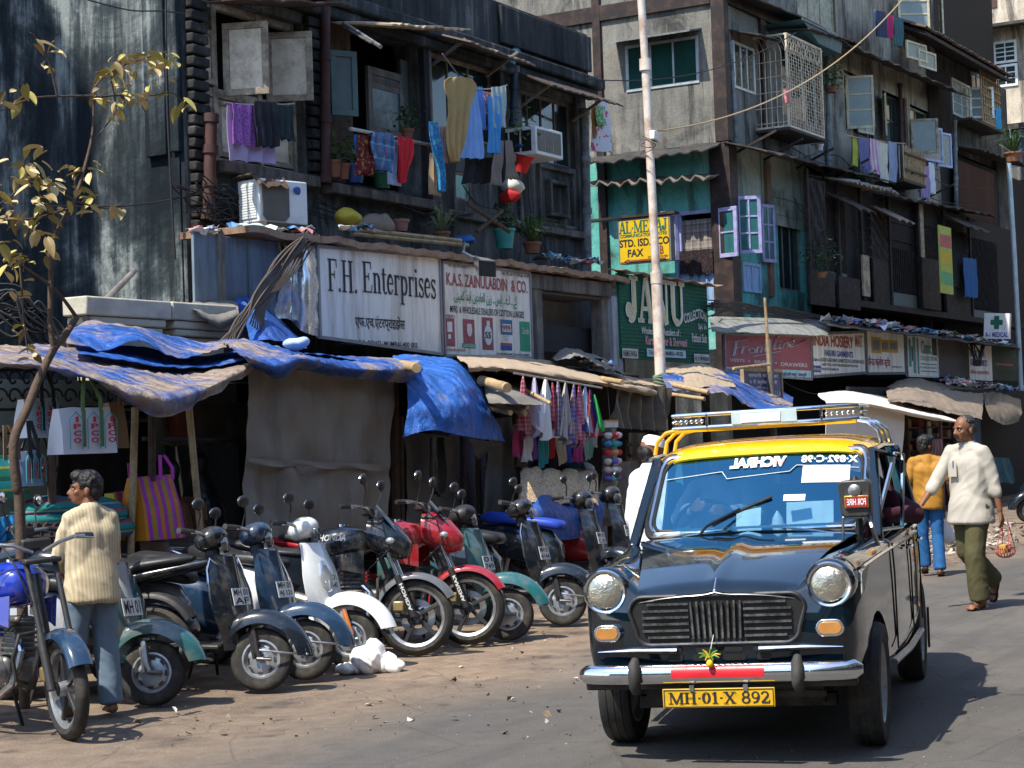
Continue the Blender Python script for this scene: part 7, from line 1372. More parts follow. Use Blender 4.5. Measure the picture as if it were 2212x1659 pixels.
 for sgn in(-1,1):
  g=[[V((lerp(-.36,-.62,i/6),sgn*(.155+.03*sin(pi*i/6)),lerp(lerp(.80,.76,i/6),lerp(.62,.68,i/6),j/4)))for i in range(7)]for j in range(5)];MB().sheet(g,.01).build('tank_shroud',col,t,smooth=60)
  g=[[V((lerp(-.80,-1.15,i/6),sgn*(.12+.02*sin(pi*i/6)),lerp(lerp(.74,.78,i/6),lerp(.50,.68,i/6),j/3)))for i in range(7)]for j in range(4)];MB().sheet(g,.01).build('side_panel',col,t,smooth=60)
  m=MB();m.tube([V((-1.26,sgn*.13,r+.03)),V((-1.10,sgn*.13,.70))],.028,10);m.build('shock',M_chrome,t);m=MB();m.beam((-.80,sgn*.08,.36),(-1.28,sgn*.10,r),.03,.045);m.build('swing_arm',M_steel,t)
 rg=[]
 for x,zl,zh,hw in((-.86,.76,.80,.08),(-.92,.74,.83,.13),(-1.1,.76,.84,.14),(-1.25,.79,.90,.125),(-1.5,.83,.92,.10),(-1.58,.85,.90,.05)):
  rg.append([V((x,hw*cos(a),lerp(zl,zh,.5)+(zh-zl)/2*sin(a)))for a in[k*pi/9 for k in range(18)]])
 m=MB();m.loft(rg);m.build('seat',M_seatb,t,smooth=60);rg=[]
 for x,zl,zh,hw in((-1.05,.68,.80,.12),(-1.3,.74,.83,.12),(-1.6,.80,.88,.07),(-1.72,.84,.89,.03)):rg.append([V((x,hw*cos(a),lerp(zl,zh,.5)+(zh-zl)/2*sin(a)))for a in[k*pi/8 for k in range(16)]])
 m=MB();m.loft(rg);m.build('tail',col,t,smooth=60)
 fender_mesh(r+.06,.075,60,150,-wb,r+.03,.05).build('rear_mudguard',M_plast,t,smooth=70)
 m=MB();m.box((-.86,-.11,.26),(-.46,.11,.45));m.build('crankcase',M_engine,t,bevel=.035);m=MB();A=Matrix.Translation((-.56,-.13,.36))@Matrix.Rotation(pi/2,4,'X');m.lathe([(.10,-.03),(.10,.01),(.075,.03),(.04,.034),(.001,.034)],24,A);m.build('clutch_cover',mat('bright_alloy',(.5,.5,.5),.3,.8,dirt=(.2,.18,.15),da=.4,ds=12),t)
 for k in range(7):m=MB();z=.46+k*.03;m.box((-.58-k*.0,-.095,z),(-.40,.095,z+.012),Matrix.Translation((0,0,0)));m.build('cooling_fin',M_engine,t,bevel=.003)
 m=MB();m.box((-.56,-.07,.44),(-.42,.07,.68));m.build('cylinder',M_engine,t,bevel=.02)
 m=MB();m.tube([V((-.42,-.05,.55)),V((-.33,-.09,.48)),V((-.34,-.13,.30)),V((-.5,-.15,.20)),V((-.75,-.16,.21)),V((-.95,-.165,.26))],.022,8);m.build('exhaust_pipe',M_chrome,t);m=MB();m.tube([V((-.92,-.165,.25)),V((-1.0,-.17,.28)),V((-1.5,-.18,.42)),V((-1.54,-.18,.43))],[.03,.05,.055,.04],12);m.build('silencer',M_steel,t)
 m=MB();m.tube([V((-.28,0,.60)),V((-.25,-.16,.58)),V((-.24,-.20,.45)),V((-.26,-.16,.33)),V((-.36,-.03,.30))],.012,8);m.build('crash_guard',M_plast,t)
 if txt:plate(t,SA@V((-.028,0,.70)),.2,.10,txt)
 m=MB();m.tube([V((-.70,.10,.25)),V((-.78,.24,.0))],.012,6);m.build('stand',M_plast,t)
 m=MB();m.tube([SA@V((-.36,-.2,1.11)),SA@V((-.22,-.17,.98)),SA@V((-.18,-.12,.80)),V((-.34,-.10,.66)),V((-.5,-.09,.58))],.006,5);m.build('control_cable',M_wire,t)
 FR.pop();return t
motorcycle('black motorcycle with a grey front mudguard and drilled brake disc, beside the white scooter',900,1417,0,paint('black_gloss',(0,0,0)),mud=paint('grey_gloss',(.10,.105,.11)),steer=6,fork_txt='HONDA',tank_txt='HONDA')
motorcycle('red motorcycle with a red front mudguard behind the black one',1013,1393,0,paint('red_gloss',(0,0,0)),steer=6,fork_txt='KARIZMA',tank_txt='TFSR',spokes=5)
motorcycle('blue motorcycle cut off by the picture edge, its wheel turned to the road',140,1600,-28,paint('blue_gloss',(.01,.035,.36),.15),cowl=M_plast,mud=paint('navy_gloss',(0,0,0)),steer=-16,tank_txt='Pulsar',lean=-4,cut=True)
motorcycle('black motorcycle behind the blue one, its bars and mirror above the blue tank',-60,1500,185,paint('black_gloss',(0,0,0)),lean=4)
# ------------------------------------------------------------ people
M_skin=mat('brown_skin',(.20,.085,.045),.5,var=.15,scale=12,spec=.35);M_hair=mat('black_hair',(.012,.011,.011),.45,var=.4,scale=40,bump=.4,bs=90);M_eye=mat('eye_white',(.5,.48,.45),.3);M_lip=mat('dark_lip',(.14,.05,.035),.5)
M_sandal=mat('dark_sandal',(.03,.018,.014),.6)
def capsule(mb,a,b,ra,rb,fl=1.,n=12):
 a,b=V(a),V(b);d=b-a;L=max(d.length,1e-6);d=d/L;P=[];R=[]
 for k in range(5):t=pi/2*(1-k/4);P.append(a-d*ra*sin(t));R.append(max(ra*cos(t),1e-3))
 for k in range(5):t=pi/2*k/4;P.append(b+d*rb*sin(t));R.append(max(rb*cos(t),1e-3))
 mb.tube(P,R,n,True,fl)
def solid(mb,name,mt,parent,voxel,it=4,wr=0.,wsc=9.,seed=0.,F=None,label=None,dirv=None):
 """melt overlapping volumes into one continuous skin"""
 o=mb.build(name,mt,parent,smooth=0,F=F);md=o.modifiers.new('r','REMESH');md.mode='VOXEL';md.voxel_size=voxel
 s_=o.modifiers.new('s','SMOOTH');s_.iterations=it;s_.factor=.5
 bpy.context.view_layer.update();me=bpy.data.meshes.new_from_object(o.evaluated_get(bpy.context.evaluated_depsgraph_get()));o.modifiers.clear();old=o.data;o.data=me;bpy.data.meshes.remove(old)
 if wr:
  N=[v.normal.copy()for v in me.vertices]
  for v,n_ in zip(me.vertices,N):
   p=v.co;q=V((p.x*1.0,p.y*1.0,p.z*.55));a=1-2*abs(nz(q,wsc,seed));b=1-2*abs(nz(V((p.x+p.z*.8,p.y,p.z*.7)),wsc*1.9,seed+4));v.co=p+n_*wr*(a+.55*b+.5*nz(p,wsc*.6,seed+7))
 me.shade_smooth();me.update()
 if label:o['label']=label
 return o
def hand(mb,w_,d,n_,curl=.5,k=1.,flip=1):
 w_,d,n_=V(w_),V(d).normalized(),V(n_).normalized();s=d.cross(n_).normalized()*flip
 for i in range(4):capsule(mb,w_,w_+d*.085*k+s*(i-1.5)*.019*k,.017*k,.0125*k)
 for i,L in enumerate((.062,.074,.070,.054)):
  p=w_+d*.088*k+s*(1.5-i)*.0205*k;a=curl;d1=d*cos(a)+n_*sin(a);d2=d*cos(2.1*a)+n_*sin(2.1*a);q=p+d1*L*.55*k;capsule(mb,p,q,.0095*k,.0088*k,n=8);capsule(mb,q,q+d2*L*.5*k,.0088*k,.0072*k,n=8)
 p=w_+d*.03*k+s*.026*k;q=p+(d*.6+s*.65+n_*.35).normalized()*.045*k;capsule(mb,p,q,.0125*k,.0105*k,n=8);capsule(mb,q,q+(d*.9+s*.15+n_*.4).normalized()*.034*k,.0105*k,.0085*k,n=8)
def head_parts(mb,H,k,long=1.):
 E=lambda c,r,M=None:mb.ball(H@(V(c)*k),tuple(x*k for x in r),16,12,H.to_3x3().to_4x4()if M is None else H.to_3x3().to_4x4()@M)
 E((0,-.012,.035),(.076,.098,.088));E((0,.022,-.03),(.058,.07,.072));E((0,.052,-.072),(.036,.036,.028));E((0,.073,.022),(.052,.02,.016));E((-.04,.055,-.018),(.022,.026,.022));E((.04,.055,-.018),(.022,.026,.022))
 capsule(mb,H@(V((0,.086,.012))*k),H@(V((0,.108,-.026))*k),.010*k,.0145*k);E((0,.092,-.052),(.022,.012,.007));E((0,.088,-.062),(.019,.012,.007))
 for s in(-1,1):E((s*.080,-.012,-.012),(.010,.020,.032));E((s*.013,.10,-.03),(.010,.010,.008))
def face(par,H,k,moust=False,F=None):
 for s in(-1,1):
  m=MB();m.ball(H@(V((s*.032,.080,.004))*k),(.012*k,.007*k,.0048*k),10,6,H.to_3x3().to_4x4());e=m.build('eye',M_eye,par,F=F);m=MB();m.ball(H@(V((s*.032,.0865,.004))*k),(.0062*k,.003*k,.0062*k),8,6,H.to_3x3().to_4x4());m.build('iris',M_hair,e,F=F)
  m=MB();m.tube([H@(V(p)*k)for p in((s*.014,.095,.024),(s*.034,.092,.029),(s*.056,.074,.022))],[.0045*k,.0055*k,.003*k],6);m.build('eyebrow',M_hair,par,F=F)
 m=MB();m.tube([H@(V(p)*k)for p in((-.02,.098,-.057),(0,.105,-.056),(.02,.098,-.057))],[.002,.004,.002],6);m.build('mouth',M_lip,par,F=F)
 if moust:m=MB();m.tube([H@(V(p)*k)for p in((-.034,.088,-.052),(-.014,.106,-.043),(.014,.106,-.043),(.034,.088,-.052))],[.003*k,.008*k,.008*k,.003*k],8);m.build('moustache',M_hair,par,F=F)
def rotz(a):return Matrix.Rotation(radians(a),4,'Z')
def person(label,M,H,J,head_turn=(0,0),shirt=None,pants=None,sleeve='long',hair='short',moust=False,curl=.5,hand_n=None,sw=1.,pw=1.,shoes=None,hem=.78,seed=1.,skin=None,extra=None,hr=.96,seated=False,hair_mat=None):
 k=H/1.7;skin=skin or M_skin;hair_mat=hair_mat or M_hair;FR.append(M);t=thing('person',label,'person',M=M)
 D=dict(hl=(-.085,0,.90),hr=(.085,0,.90),kl=(-.095,.01,.49),kr=(.095,.01,.49),al=(-.10,-.02,.08),ar=(.10,-.02,.08),sl=(-.165,0,1.385),sr=(.165,0,1.385),el=(-.22,-.02,1.11),er=(.22,-.02,1.11),wl=(-.24,.05,.87),wr=(.24,.05,.87),neck=(0,.0,1.43),head=(0,.02,1.575),tl=(-.11,.12,.03),tr=(.11,.12,.03),ch=(0,.0,1.25),wa=(0,0,1.0))
 D.update(J);D={a:V(b)*k for a,b in D.items()};HM=Matrix.Translation(D['head'])@rotz(head_turn[0])@Matrix.Rotation(radians(head_turn[1]),4,'X')
 b=MB();C=lambda p,q,r1,r2,fl=1.:capsule(b,D[p]if isinstance(p,str)else p,D[q]if isinstance(q,str)else q,r1*k,r2*k,fl)
 head_parts(b,HM,k);C('neck',HM@V((0,-.02,-.03)),.056,.054);C('ch','wa',.105,.095);C('neck','ch',.058,.10)
 for s in 'lr':
  C('s'+s,'e'+s,.047,.038);C('e'+s,'w'+s,.036,.025);C('ch','s'+s,.08,.048);C('wa','h'+s,.09,.085)
  dv=(D['w'+s]-D['e'+s]).normalized();hn=(hand_n or{}).get(s,(1 if s=='l' else-1,.3,0));hand(b,D['w'+s]+dv*.01,dv,hn,curl,k,1)
  C('h'+s,'k'+s,.085,.06);C('k'+s,'a'+s,.055,.036)
  fd=(D['t'+s]-D['a'+s]);hl=D['a'+s]-fd*.35+V((0,0,-.045*k));C(D['a'+s],hl,.034,.034);C(hl,D['t'+s],.036,.03)
  sd=fd.cross(V((0,0,1))).normalized()
  for q in range(5):capsule(b,D['t'+s]+sd*(q-2)*.015*k-fd*.1,D['t'+s]+sd*(q-2)*.017*k+fd.normalized()*(.035-.004*abs(q-1))*k,.013*k,.011*k,n=8)
 solid(b,'body',skin,t,.0085,3)
 face(t,HM,k,moust)
 if hair:
  h=MB();E=lambda c,r:h.ball(HM@(V(c)*k),tuple(x*k*hr for x in r),18,12,HM.to_3x3().to_4x4())
  if hair=='short':E((0,-.022,.055),(.084,.104,.086));E((0,-.065,.0),(.072,.055,.075));E((0,.045,.098),(.06,.05,.035))
  elif hair=='bald':E((0,-.04,.014),(.088,.086,.080));E((0,-.03,.066),(.080,.078,.058))
  elif hair=='cap':E((0,-.065,-.01),(.076,.05,.06))
  solid(h,'hair',hair_mat,t,.006,1,.007,34,seed)
  if hair=='cap':h=MB();h.lathe([(.001,.128),(.05,.124),(.078,.105),(.087,.07),(.087,.045),(.083,.045)],24,HM@Matrix.Translation((0,-.015*k,0))@Matrix.Scale(k,4));h.build('cap',mat('white_cap',(.74,.74,.74),.8,var=.05),t)
 s_=MB();C2=lambda p,q,r1,r2,fl=1.:capsule(s_,D[p]if isinstance(p,str)else p,D[q]if isinstance(q,str)else q,r1*k*sw,r2*k*sw,fl,16)
 hz=V((D['wa'].x,D['wa'].y,hem*k));up=V((0,0,.03*k))
 for dx in(-.075,0,.075):o_=V((dx*k,0,0));C2(D['ch']+o_+up,D['wa']+o_,.118,.112);C2(D['wa']+o_,hz+o_+V((0,0,.10*k)),.112,.108)
 for s in 'lr':
  C2('neck','ch',.078,.11);C2('neck','s'+s,.056,.060);C2('ch','s'+s,.105,.064)
  if sleeve=='long':C2('s'+s,'e'+s,.062,.054);C2('e'+s,D['e'+s].lerp(D['w'+s],.88),.054,.042)
  elif sleeve=='rolled':C2('s'+s,'e'+s,.064,.057);C2('e'+s,D['e'+s].lerp(D['w'+s],.30),.056,.052);C2(D['e'+s].lerp(D['w'+s],.24),D['e'+s].lerp(D['w'+s],.36),.057,.056)
  else:C2('s'+s,D['s'+s].lerp(D['e'+s],.72),.064,.064)
 s_.tube([hz+V((0,0,.36*k)),hz+V((0,0,.18*k)),hz+V((0,0,.01*k)),hz],[.13*k,.172*k*max(sw,pw),.192*k*max(sw,pw),.19*k*max(sw,pw)],24,True,.82)
 solid(s_,'shirt',shirt,t,.0105,7,.010,5.5,seed)
 c=MB();c.tube([D['neck']+V((.062*k*cos(a),.062*k*sin(a)*.95+.004,(.015-.03*max(0,sin(a))**4)*k))for a in[q*pi/8 for q in range(17)]],.014*k,8);c.build('collar',shirt,t,smooth=80)
 p_=MB();C3=lambda p,q,r1,r2:capsule(p_,D[p]if isinstance(p,str)else p,D[q]if isinstance(q,str)else q,r1*k*pw,r2*k*pw,1.,14)
 for s in 'lr':C3(D['wa'].lerp(D['h'+s],.6),'h'+s,.09,.10);C3('h'+s,'k'+s,.095,.078);e=D['k'+s].lerp(D['a'+s],.97);p_.tube([D['k'+s]+(D['k'+s]-e)*.12,D['k'+s],D['k'+s].lerp(e,.5),e,e+(e-D['k'+s])*.02],[.05*k*pw,.078*k*pw,.076*k*pw,.078*k*pw,.074*k*pw],16)
 solid(p_,'trousers',pants,t,.0105,4,.0065,7,seed+2)
 for s in 'lr':
  if shoes:
   fd=(D['t'+s]-D['a'+s]);hl=D['a'+s]-fd*.42+V((0,0,-.05*k));tz=D['t'+s]+V((0,0,-.012*k));q=MB();n_=(tz-hl).normalized();sd=n_.cross(V((0,0,1))).normalized();u_=sd.cross(n_)
   g=[hl.lerp(tz+n_*.04*k,i/8)for i in range(9)];q.loft([[p+sd*w2*sx*k+u_*z2*k for sx,z2 in((-1,-.03),(1,-.03),(1,-.012),(-1,-.012))]for p,w2 in zip(g,(.026,.034,.036,.034,.035,.041,.044,.040,.022))]);q.tube([tz-n_*.03*k-sd*.043*k,tz-n_*.02*k+u_*.045*k,tz-n_*.03*k+sd*.043*k],.011*k,6);q.build('sandal',shoes,t,smooth=30)
 if extra:extra(t,D,k)
 FR.pop();return t
def place(px,py,face_deg):p=GW(px,py);p.z=0;return Matrix.Translation(p)@rotz(face_deg)
M_stripe=stripes('cream_striped_shirt',[(.6,(.58,.49,.33)),(.4,(.47,.38,.24))],.021,0,.9)
person('person in a cream striped shirt and grey blue trousers looking over the left shoulder',place(206,1548,36),1.50,dict(sl=(-.145,0,1.37),sr=(.145,0,1.37),el=(-.205,.08,1.11),wl=(-.12,.26,1.02),er=(.195,.05,1.09),wr=(.12,.25,1.02),kl=(-.12,.05,.49),al=(-.18,.02,.08),tl=(-.27,.06,.03),ar=(.12,-.01,.08),tr=(.15,.12,.03),ch=(-.0,-.01,1.24),head=(-.02,.035,1.57)),(72,4),M_stripe,mat('grey_blue_trousers',(.13,.19,.26),.85,var=.2,dirt=(.2,.22,.24),da=.3),seed=2,sw=.86,pw=1.04,hem=.80,moust=False)
def pocket(t,D,k):
 m=MB();c=D['ch'];g=[[c+V((x*k,.135*k,z*k))for x in(.03,.075,.12)]for z in(.04,-.08)];m.sheet(g,.006);m.build('pocket',M_wshirt,t);m=MB();m.tube([c+V((.06,.142,.06))*k,c+V((.062,.142,-.0))*k],.005,6);m.build('pen',M_blu,t)
M_wshirt=mat('ivory_shirt',(.42,.39,.335),.85,var=.08,scale=3,dirt=(.45,.4,.33),da=.25)
wm=person('balding person in an ivory shirt and olive trousers striding across the road',place(2106,1316,128),1.68,dict(kl=(-.07,.06,.49),al=(-.07,.02,.08),tl=(-.08,.15,.03),kr=(.09,-.04,.50),ar=(.09,-.40,.22),tr=(.09,-.36,.085),hr=(.085,-.01,.90),sr=(.165,.02,1.385),er=(.26,.13,1.13),wr=(.28,.32,.94),sl=(-.155,0,1.38),el=(-.215,-.06,1.11),wl=(-.25,-.08,.87),head=(0,.05,1.58)),(-10,-4),M_wshirt,mat('olive_trousers',(.075,.068,.028),.85,var=.25),'rolled','bald',True,.35,{'r':(-.2,.1,-1),'l':(1,.2,0)},.94,1.1,M_sandal,.76,5,extra=pocket,hair_mat=mat('grey_black_hair',(.03,.03,.032),.5,var=.6,scale=60))
M_ochre=mat('ochre_shirt',(.36,.17,.018),.7,var=.12,scale=4)
def stripes3(t,D,k):
 for i in range(3):m=MB();q=V((0,-.062+.0*i,.012*i))*k;m.tube([D['sr'].lerp(D['neck'],.5)+V((0,-.01,.068-0.0))*k+V((.008*i,-.012*i,0)),D['sr']+V((.03,-.012*i,.068))*k,D['sr'].lerp(D['er'],.35)+V((.07,-.012*i,.01))*k,D['sr'].lerp(D['er'],.72)+V((.072,-.012*i,0))*k],.003,5);m.build('sleeve_stripe',M_black,t)
person('person in an ochre short sleeved shirt and blue jeans walking away, head turned right',place(2012,1244,-8),1.50,dict(el=(-.25,-.02,1.11),wl=(-.27,.04,.87),er=(.25,-.02,1.12),wr=(.29,.08,.90),kl=(-.08,.05,.49),al=(-.06,.10,.12),tl=(-.06,.2,.06),ar=(.10,-.08,.08),tr=(.13,.05,.03)),(-52,0),M_ochre,mat('blue_jeans',(.015,.10,.27),.85,var=.25),'short','short',False,.4,None,.9,.88,M_sandal,.82,8,extra=stripes3,skin=mat('dark_brown_skin',(.11,.045,.025),.5))
M_wkurta=mat('white_kurta',(.74,.75,.77),.85,var=.04)
person('person in a white cap and long white shirt behind the taxi',Matrix.Translation((.93,12.6,0))@rotz(-60),1.60,dict(),(-10,-14),M_wkurta,M_wkurta,'long','cap',False,.5,None,1.12,1.05,M_sandal,.55,11)
def sitter(label,x,y,shirt,J,turn=0,hair='short',seed=3):
 person(label,CARM@Matrix.Translation((x,y,.48))@rotz(180),1.62,{**dict(hl=(-.085,0,.42),hr=(.085,0,.42),kl=(-.12,.18,.38),kr=(.12,.18,.38),al=(-.12,.2,.22),ar=(.12,.2,.22),tl=(-.12,.27,.2),tr=(.12,.27,.2),sl=(-.165,0,.83),sr=(.165,0,.83),neck=(0,0,.875),head=(0,.03,.985),ch=(0,0,.70),wa=(0,0,.48)),**J},(turn,0),shirt,M_plast,'long',hair,True,.9,hem=.36,seed=seed)
sitter('person driving the taxi, hands on the wheel',-.33,1.42,mat('driver_shirt',(.25,.26,.28),.85),dict(el=(-.24,.2,.66),wl=(-.12,.44,.70),er=(.24,.2,.66),wr=(.12,.44,.72)))
sitter('person in a maroon shirt riding in the taxi, elbow out of the window',.36,1.38,mat('maroon_shirt',(.055,.008,.018),.8,var=.3),dict(sl=(-.20,.05,.83),el=(-.46,.20,.66),wl=(-.30,.42,.66),er=(.20,.12,.6),wr=(.10,.3,.5)),seed=6)
for lb,px_,py_,hz_,vz in(('person in a black veil sitting in the shade of the bag stall',422,980,1,1),('person with dark hair sitting behind the striped magenta bag',357,992,0,0)):
 y=-1.25;A=F(px_,py_,y);t=thing('person',lb,'person',(A.x,y,A.z-.75));m=MB();H0=Matrix.Translation(A+V((0,0,-.13)))@rotz(100);head_parts(m,H0,.95);capsule(m,A+V((0,0,-.2)),A+V((.03,0,-.6)),.07,.17);capsule(m,A+V((.03,0,-.5)),A+V((.05,0,-.75)),.19,.22);solid(m,'body',M_skin,t,.012,3)
 m=MB();m.ball(A+V((.01,0,-.10)),(.105,.115,.115),16,12)
 if vz:capsule(m,A+V((.02,0,-.18)),A+V((.07,0,-.50)),.10,.19);capsule(m,A+V((.07,0,-.5)),A+V((.10,0,-.80)),.21,.26)
 solid(m,'veil' if vz else 'hair',M_black,t,.012,3,.006,8)
pb=thing('plastic_bag','white plastic carrier bag held by the walking boy','bag',G(2051,1205,.45));p0=plane_hit(2045,1120,1,G(2012,1244).y-.05)
m=MB();m.lathe([(.012,.02),(.02,-.02),(.05,-.10),(.085,-.18),(.09,-.24),(.06,-.27),(.001,-.275)],18,Matrix.Translation(p0));m.v=[p+V((.012*nz(p,14,1),.012*nz(p,14,5),0))for p in m.v];m.build('bag_body',mat('thin_white_plastic',(.72,.70,.70),.4,var=.08),pb,smooth=80)
for s in(-1,1):m=MB();m.tube([p0+V((s*.012,0,.0)),p0+V((s*.02,0,.05)),p0+V((0,0,.075))],.005,5);m.build('handle',M_print,pb)
cr=thing('net_bag','red string bag of small packets held by the striding man','bag',G(2170,1240,.6));M_rednet=mat('red_net',(.34,.07,.05),.7);q0=plane_hit(2171,1122,1,G(2106,1316).y+.05);b0=plane_hit(2172,1180,1,q0.y)
for s in(-1,1):
 for d in(-.1,.1):m=MB();m.tube([q0+V((.0,s*.02,0)),b0+V((d,s*.06,-.02))],.005,5);m.build('handle',M_rednet,cr)
for i in range(9):m=MB();a=i*pi/9;m.tube([b0+V((.17*cos(q)*cos(a)*1.0,.08*sin(a)*cos(q),-.05+.055*sin(q)))for q in[j*pi/8 for j in range(17)]],.004,4);m.build('net_cord',M_rednet,cr)
for i,(dx,c)in enumerate(((-.07,(.5,.3,.05)),(.06,(.35,.35,.32)),(.0,(.3,.1,.08)))):m=MB();m.box(b0+V((dx-.04,-.03,-.06)),b0+V((dx+.04,.03,.02)));m.build('packet',mat('packet_%d'%i,c,.7),cr,bevel=.008)
# ------------------------------------------------------------ posts, signs, wires
M_pole=mat('cream_pole_paint',(.66,.60,.53),.55,var=.12,scale=3,dirt=(.28,.12,.06),da=.6,ds=4)
lp=thing('lamp_post','tall cream steel lamp post with stepped tubes in front of the green board','lamp post',(F(1428,820,-.9).x,-.9,0));P=[F(1428,832,-.9),F(1418,600,-.9),F(1402,300,-.9),F(1394,140,-.9),F(1386,-30,-.9)];P0=V((P[0].x+.02,P[0].y,0))
for a,b,r_ in((P0,P[1],.074),(P[1],P[3],.057),(P[3],P[4]+V((-.1,0,.9)),.052)):m=MB();m.tube([a,b],r_,18);m.build('tube',M_pole,lp)
for p in(P[1],P[3]):m=MB();m.tube([p+V((0,0,-.08)),p+V((0,0,.08))],.08,18);m.build('collar',M_pole,lp)
m=MB();q=F(1412,292,-1.0);m.box(q-V((.06,.04,.06)),q+V((.06,.04,.06)));m.build('junction_box',M_white,lp,bevel=.01)
for k in range(5):m=MB();c=F(1428,812+k*5,-.9);m.tube([c+V((.10*cos(a),.10*sin(a),.02*sin(a*2+k)))for a in[j*pi/6 for j in range(13)]],.018,5);m.build('rope',mat('green_rope',(.12,.17,.12),.9),lp)
for k in range(3):m=MB();c=F(1404,300+k*14,-.9);m.tube([c+V((.10*cos(a)-.05*k,.1*sin(a),.05*sin(a+k)))for a in[j*pi/6 for j in range(13)]],.007,4);m.build('wire_loop',M_wirebrown,lp)
m=MB();m.tube([F(2178,340,-.3),F(2191,553,-.3),F(2207,870,-.3)],.06,12);m.build('lamp_post',mat('pale_blue_pole',(.42,.52,.56),.45,.3),None,label='slim pale blue post at the right edge by the medical sign',cat='lamp post')
cable('service_wire','pale wire looping from the lamp post up across the grey house',catenary(F(1412,284,-.95),F(1960,-14,-.2),.55,30),.012,mat('straw_wire',(.38,.28,.16),.8),'wire')
for i,(a,b,s_)in enumerate((((1265,170),(1720,70),.3),((1540,655),(1800,690),.1),((1420,700),(1560,690),.2),((1640,780),(1800,850),.2))):cable('thin_wire',['wire from the old house cornice to the grey house','wire along the grey eave','wire from the green board to the eave','wire slanting below the maroon board'][i],catenary(F(*a,.3),F(*b,.1),s_),.009,M_wire,'wire')
rr=random.Random(9);wires('wire_tangle','black wires heaped over the eave between the green and maroon boards',[([(1530+rr.uniform(-5,15),660+rr.uniform(-12,25),-.2),(1600,665+rr.uniform(-14,14),.1),(1680,672+rr.uniform(-12,12),.2),(1760+rr.uniform(-30,60),688+rr.uniform(-5,5),.2)],.010)for i in range(22)],M_wire,None,'stuff')
wires('wire_tangle','black cables looped in front of the blue lettered board',[([(2080+rr.uniform(0,30),735,-.1),(2100+rr.uniform(0,20),765,-.2),(2112+rr.uniform(-8,8),790,-.25),(2118+rr.uniform(0,10),745,-.1)],.014)for i in range(9)],M_wire,None,'stuff')
ya=-1.05;sp=thing('street_sign','dark blue street name board in Hindi and English hung from a grey post','street sign',(F(1664,850,ya).x,ya,0));A=F(1664,760,ya);Bt=F(1660,733,ya)
m=MB();m.tube([V((A.x+.1,ya,0)),Bt],.05,10);m.build('post',M_greywood,sp);m=MB();m.tube([Bt-V((0,0,.5)),F(1652,643,ya)],[.03,.022],8);m.build('bamboo_stick',M_bamboo,sp);m=MB();m.tube([F(1584,796,ya-.05),F(1662,787,ya-.05)],.022,8);m.build('arm',M_bamboo,sp)
r=rect(1607,803,1688,858,ya+.06);m=MB();m.box((r[0],ya+.06,r[2]-.12),(r[1],ya+.09,r[3]));bd=m.build('board',mat('enamel_blue',(.012,.025,.16),.35,coat=.4),sp)
for lo,hi in(((r[0]-.03,r[3]),(r[1]+.03,r[3]+.05)),((r[0]-.03,r[2]-.12),(r[0],r[3])),((r[1],r[2]-.12),(r[1]+.03,r[3]))):m=MB();m.box((lo[0],ya+.045,lo[1]),(hi[0],ya+.1,hi[1]));m.build('edge_strip',M_bamboo,sp)
FRW=lambda s,a,b,c,d:(s,a,b,c,d)
mb_=MB()
for s,u0,u1,v0,v1 in(('घाघारी मोहल्ला',.12,.9,.80,.95),('२ री क्रॉस गल्ली',.14,.88,.60,.76),('पिन ४००००३',.3,.8,.48,.57),('GHOGHARI MOHALLA',.04,.97,.28,.44),('2nd CROSS LANE',.1,.9,.08,.24)):text_add(mb_,s,lerp(r[0],r[1],u0),lerp(r[0],r[1],u1),lerp(r[2]-.12,r[3],v0),lerp(r[2]-.12,r[3],v1),ya+.055,.02)
mb_.build('lettering',M_print,sp,smooth=0,fix=False)
xs=X2-.75;a0=SD(1337,519,xs);a1=SD(1450,518,xs);al=thing('shop_sign','yellow call office sign with green and black lettering and a brown arrow','shop sign',(xs,(a0.y+a1.y)/2,SD(1395,568,xs).z));SM=Matrix.Translation((xs,a0.y,0))@rotz(-90);WD=a0.y-a1.y;Z0,Z1=SD(1395,567,xs).z,SD(1395,470,xs).z
m=MB();m.box((0,-.02,Z0),(WD,.14,Z1),SM);m.build('box',mat('sign_case',(.16,.16,.15),.6),al);m=MB();m.box((.03,-.03,Z0+.03),(WD-.03,-.021,Z1-.03),SM);m.build('face',mat('yellow_face',(.62,.40,.01),.4,var=.08),al)
def alx(items,mt,ser=False):
 m=MB()
 for s,u0,u1,v0,v1 in items:(serif_add if ser else text_add)(m,s,WD*u0,WD*u1,lerp(Z0,Z1,v0),lerp(Z0,Z1,v1),-.034,.03)
 m.xf(SM).build('lettering',mt,al,smooth=0,fix=False)
def zal(x0,x1,y0,y1):return(x0-190)/565,(x1-190)/565,1-(y1-122)/500,1-(y0-122)/500
SER['R']=(.68,SER['F'][1][:3]+[(T_*.8,_arc(.3,.75,.2,.22,90,-90,10)),(T_,[(.32,.52),(.6,0)])])
alx([('AL-MERAJ',*zal(205,725,150,280))],mat('dark_green_ink',(.01,.13,.08),.5),True);alx([('COMMUNICATION CENTRE',*zal(215,720,292,330))],mat('dark_green_ink',(0,0,0)));alx([('STD. ISD. PCO',*zal(205,740,350,437)),('FAX',*zal(290,462,465,550))],M_ink)
MBR=mat('brown_ink',(.22,.07,.03),.5);alx([('DTS APPROVED',*zal(510,725,556,578)),('B',*zal(636,680,448,545))],MBR);m=MB();z_=lerp(Z0,Z1,.055);m.box((.2,-.036,z_-.015),(WD-.1,-.0345,z_+.015),SM);m.add([SM@V((.1,-.035,z_)),SM@V((.2,-.035,z_-.04)),SM@V((.2,-.035,z_+.04))],[(0,1,2)]);m.build('arrow',MBR,al)
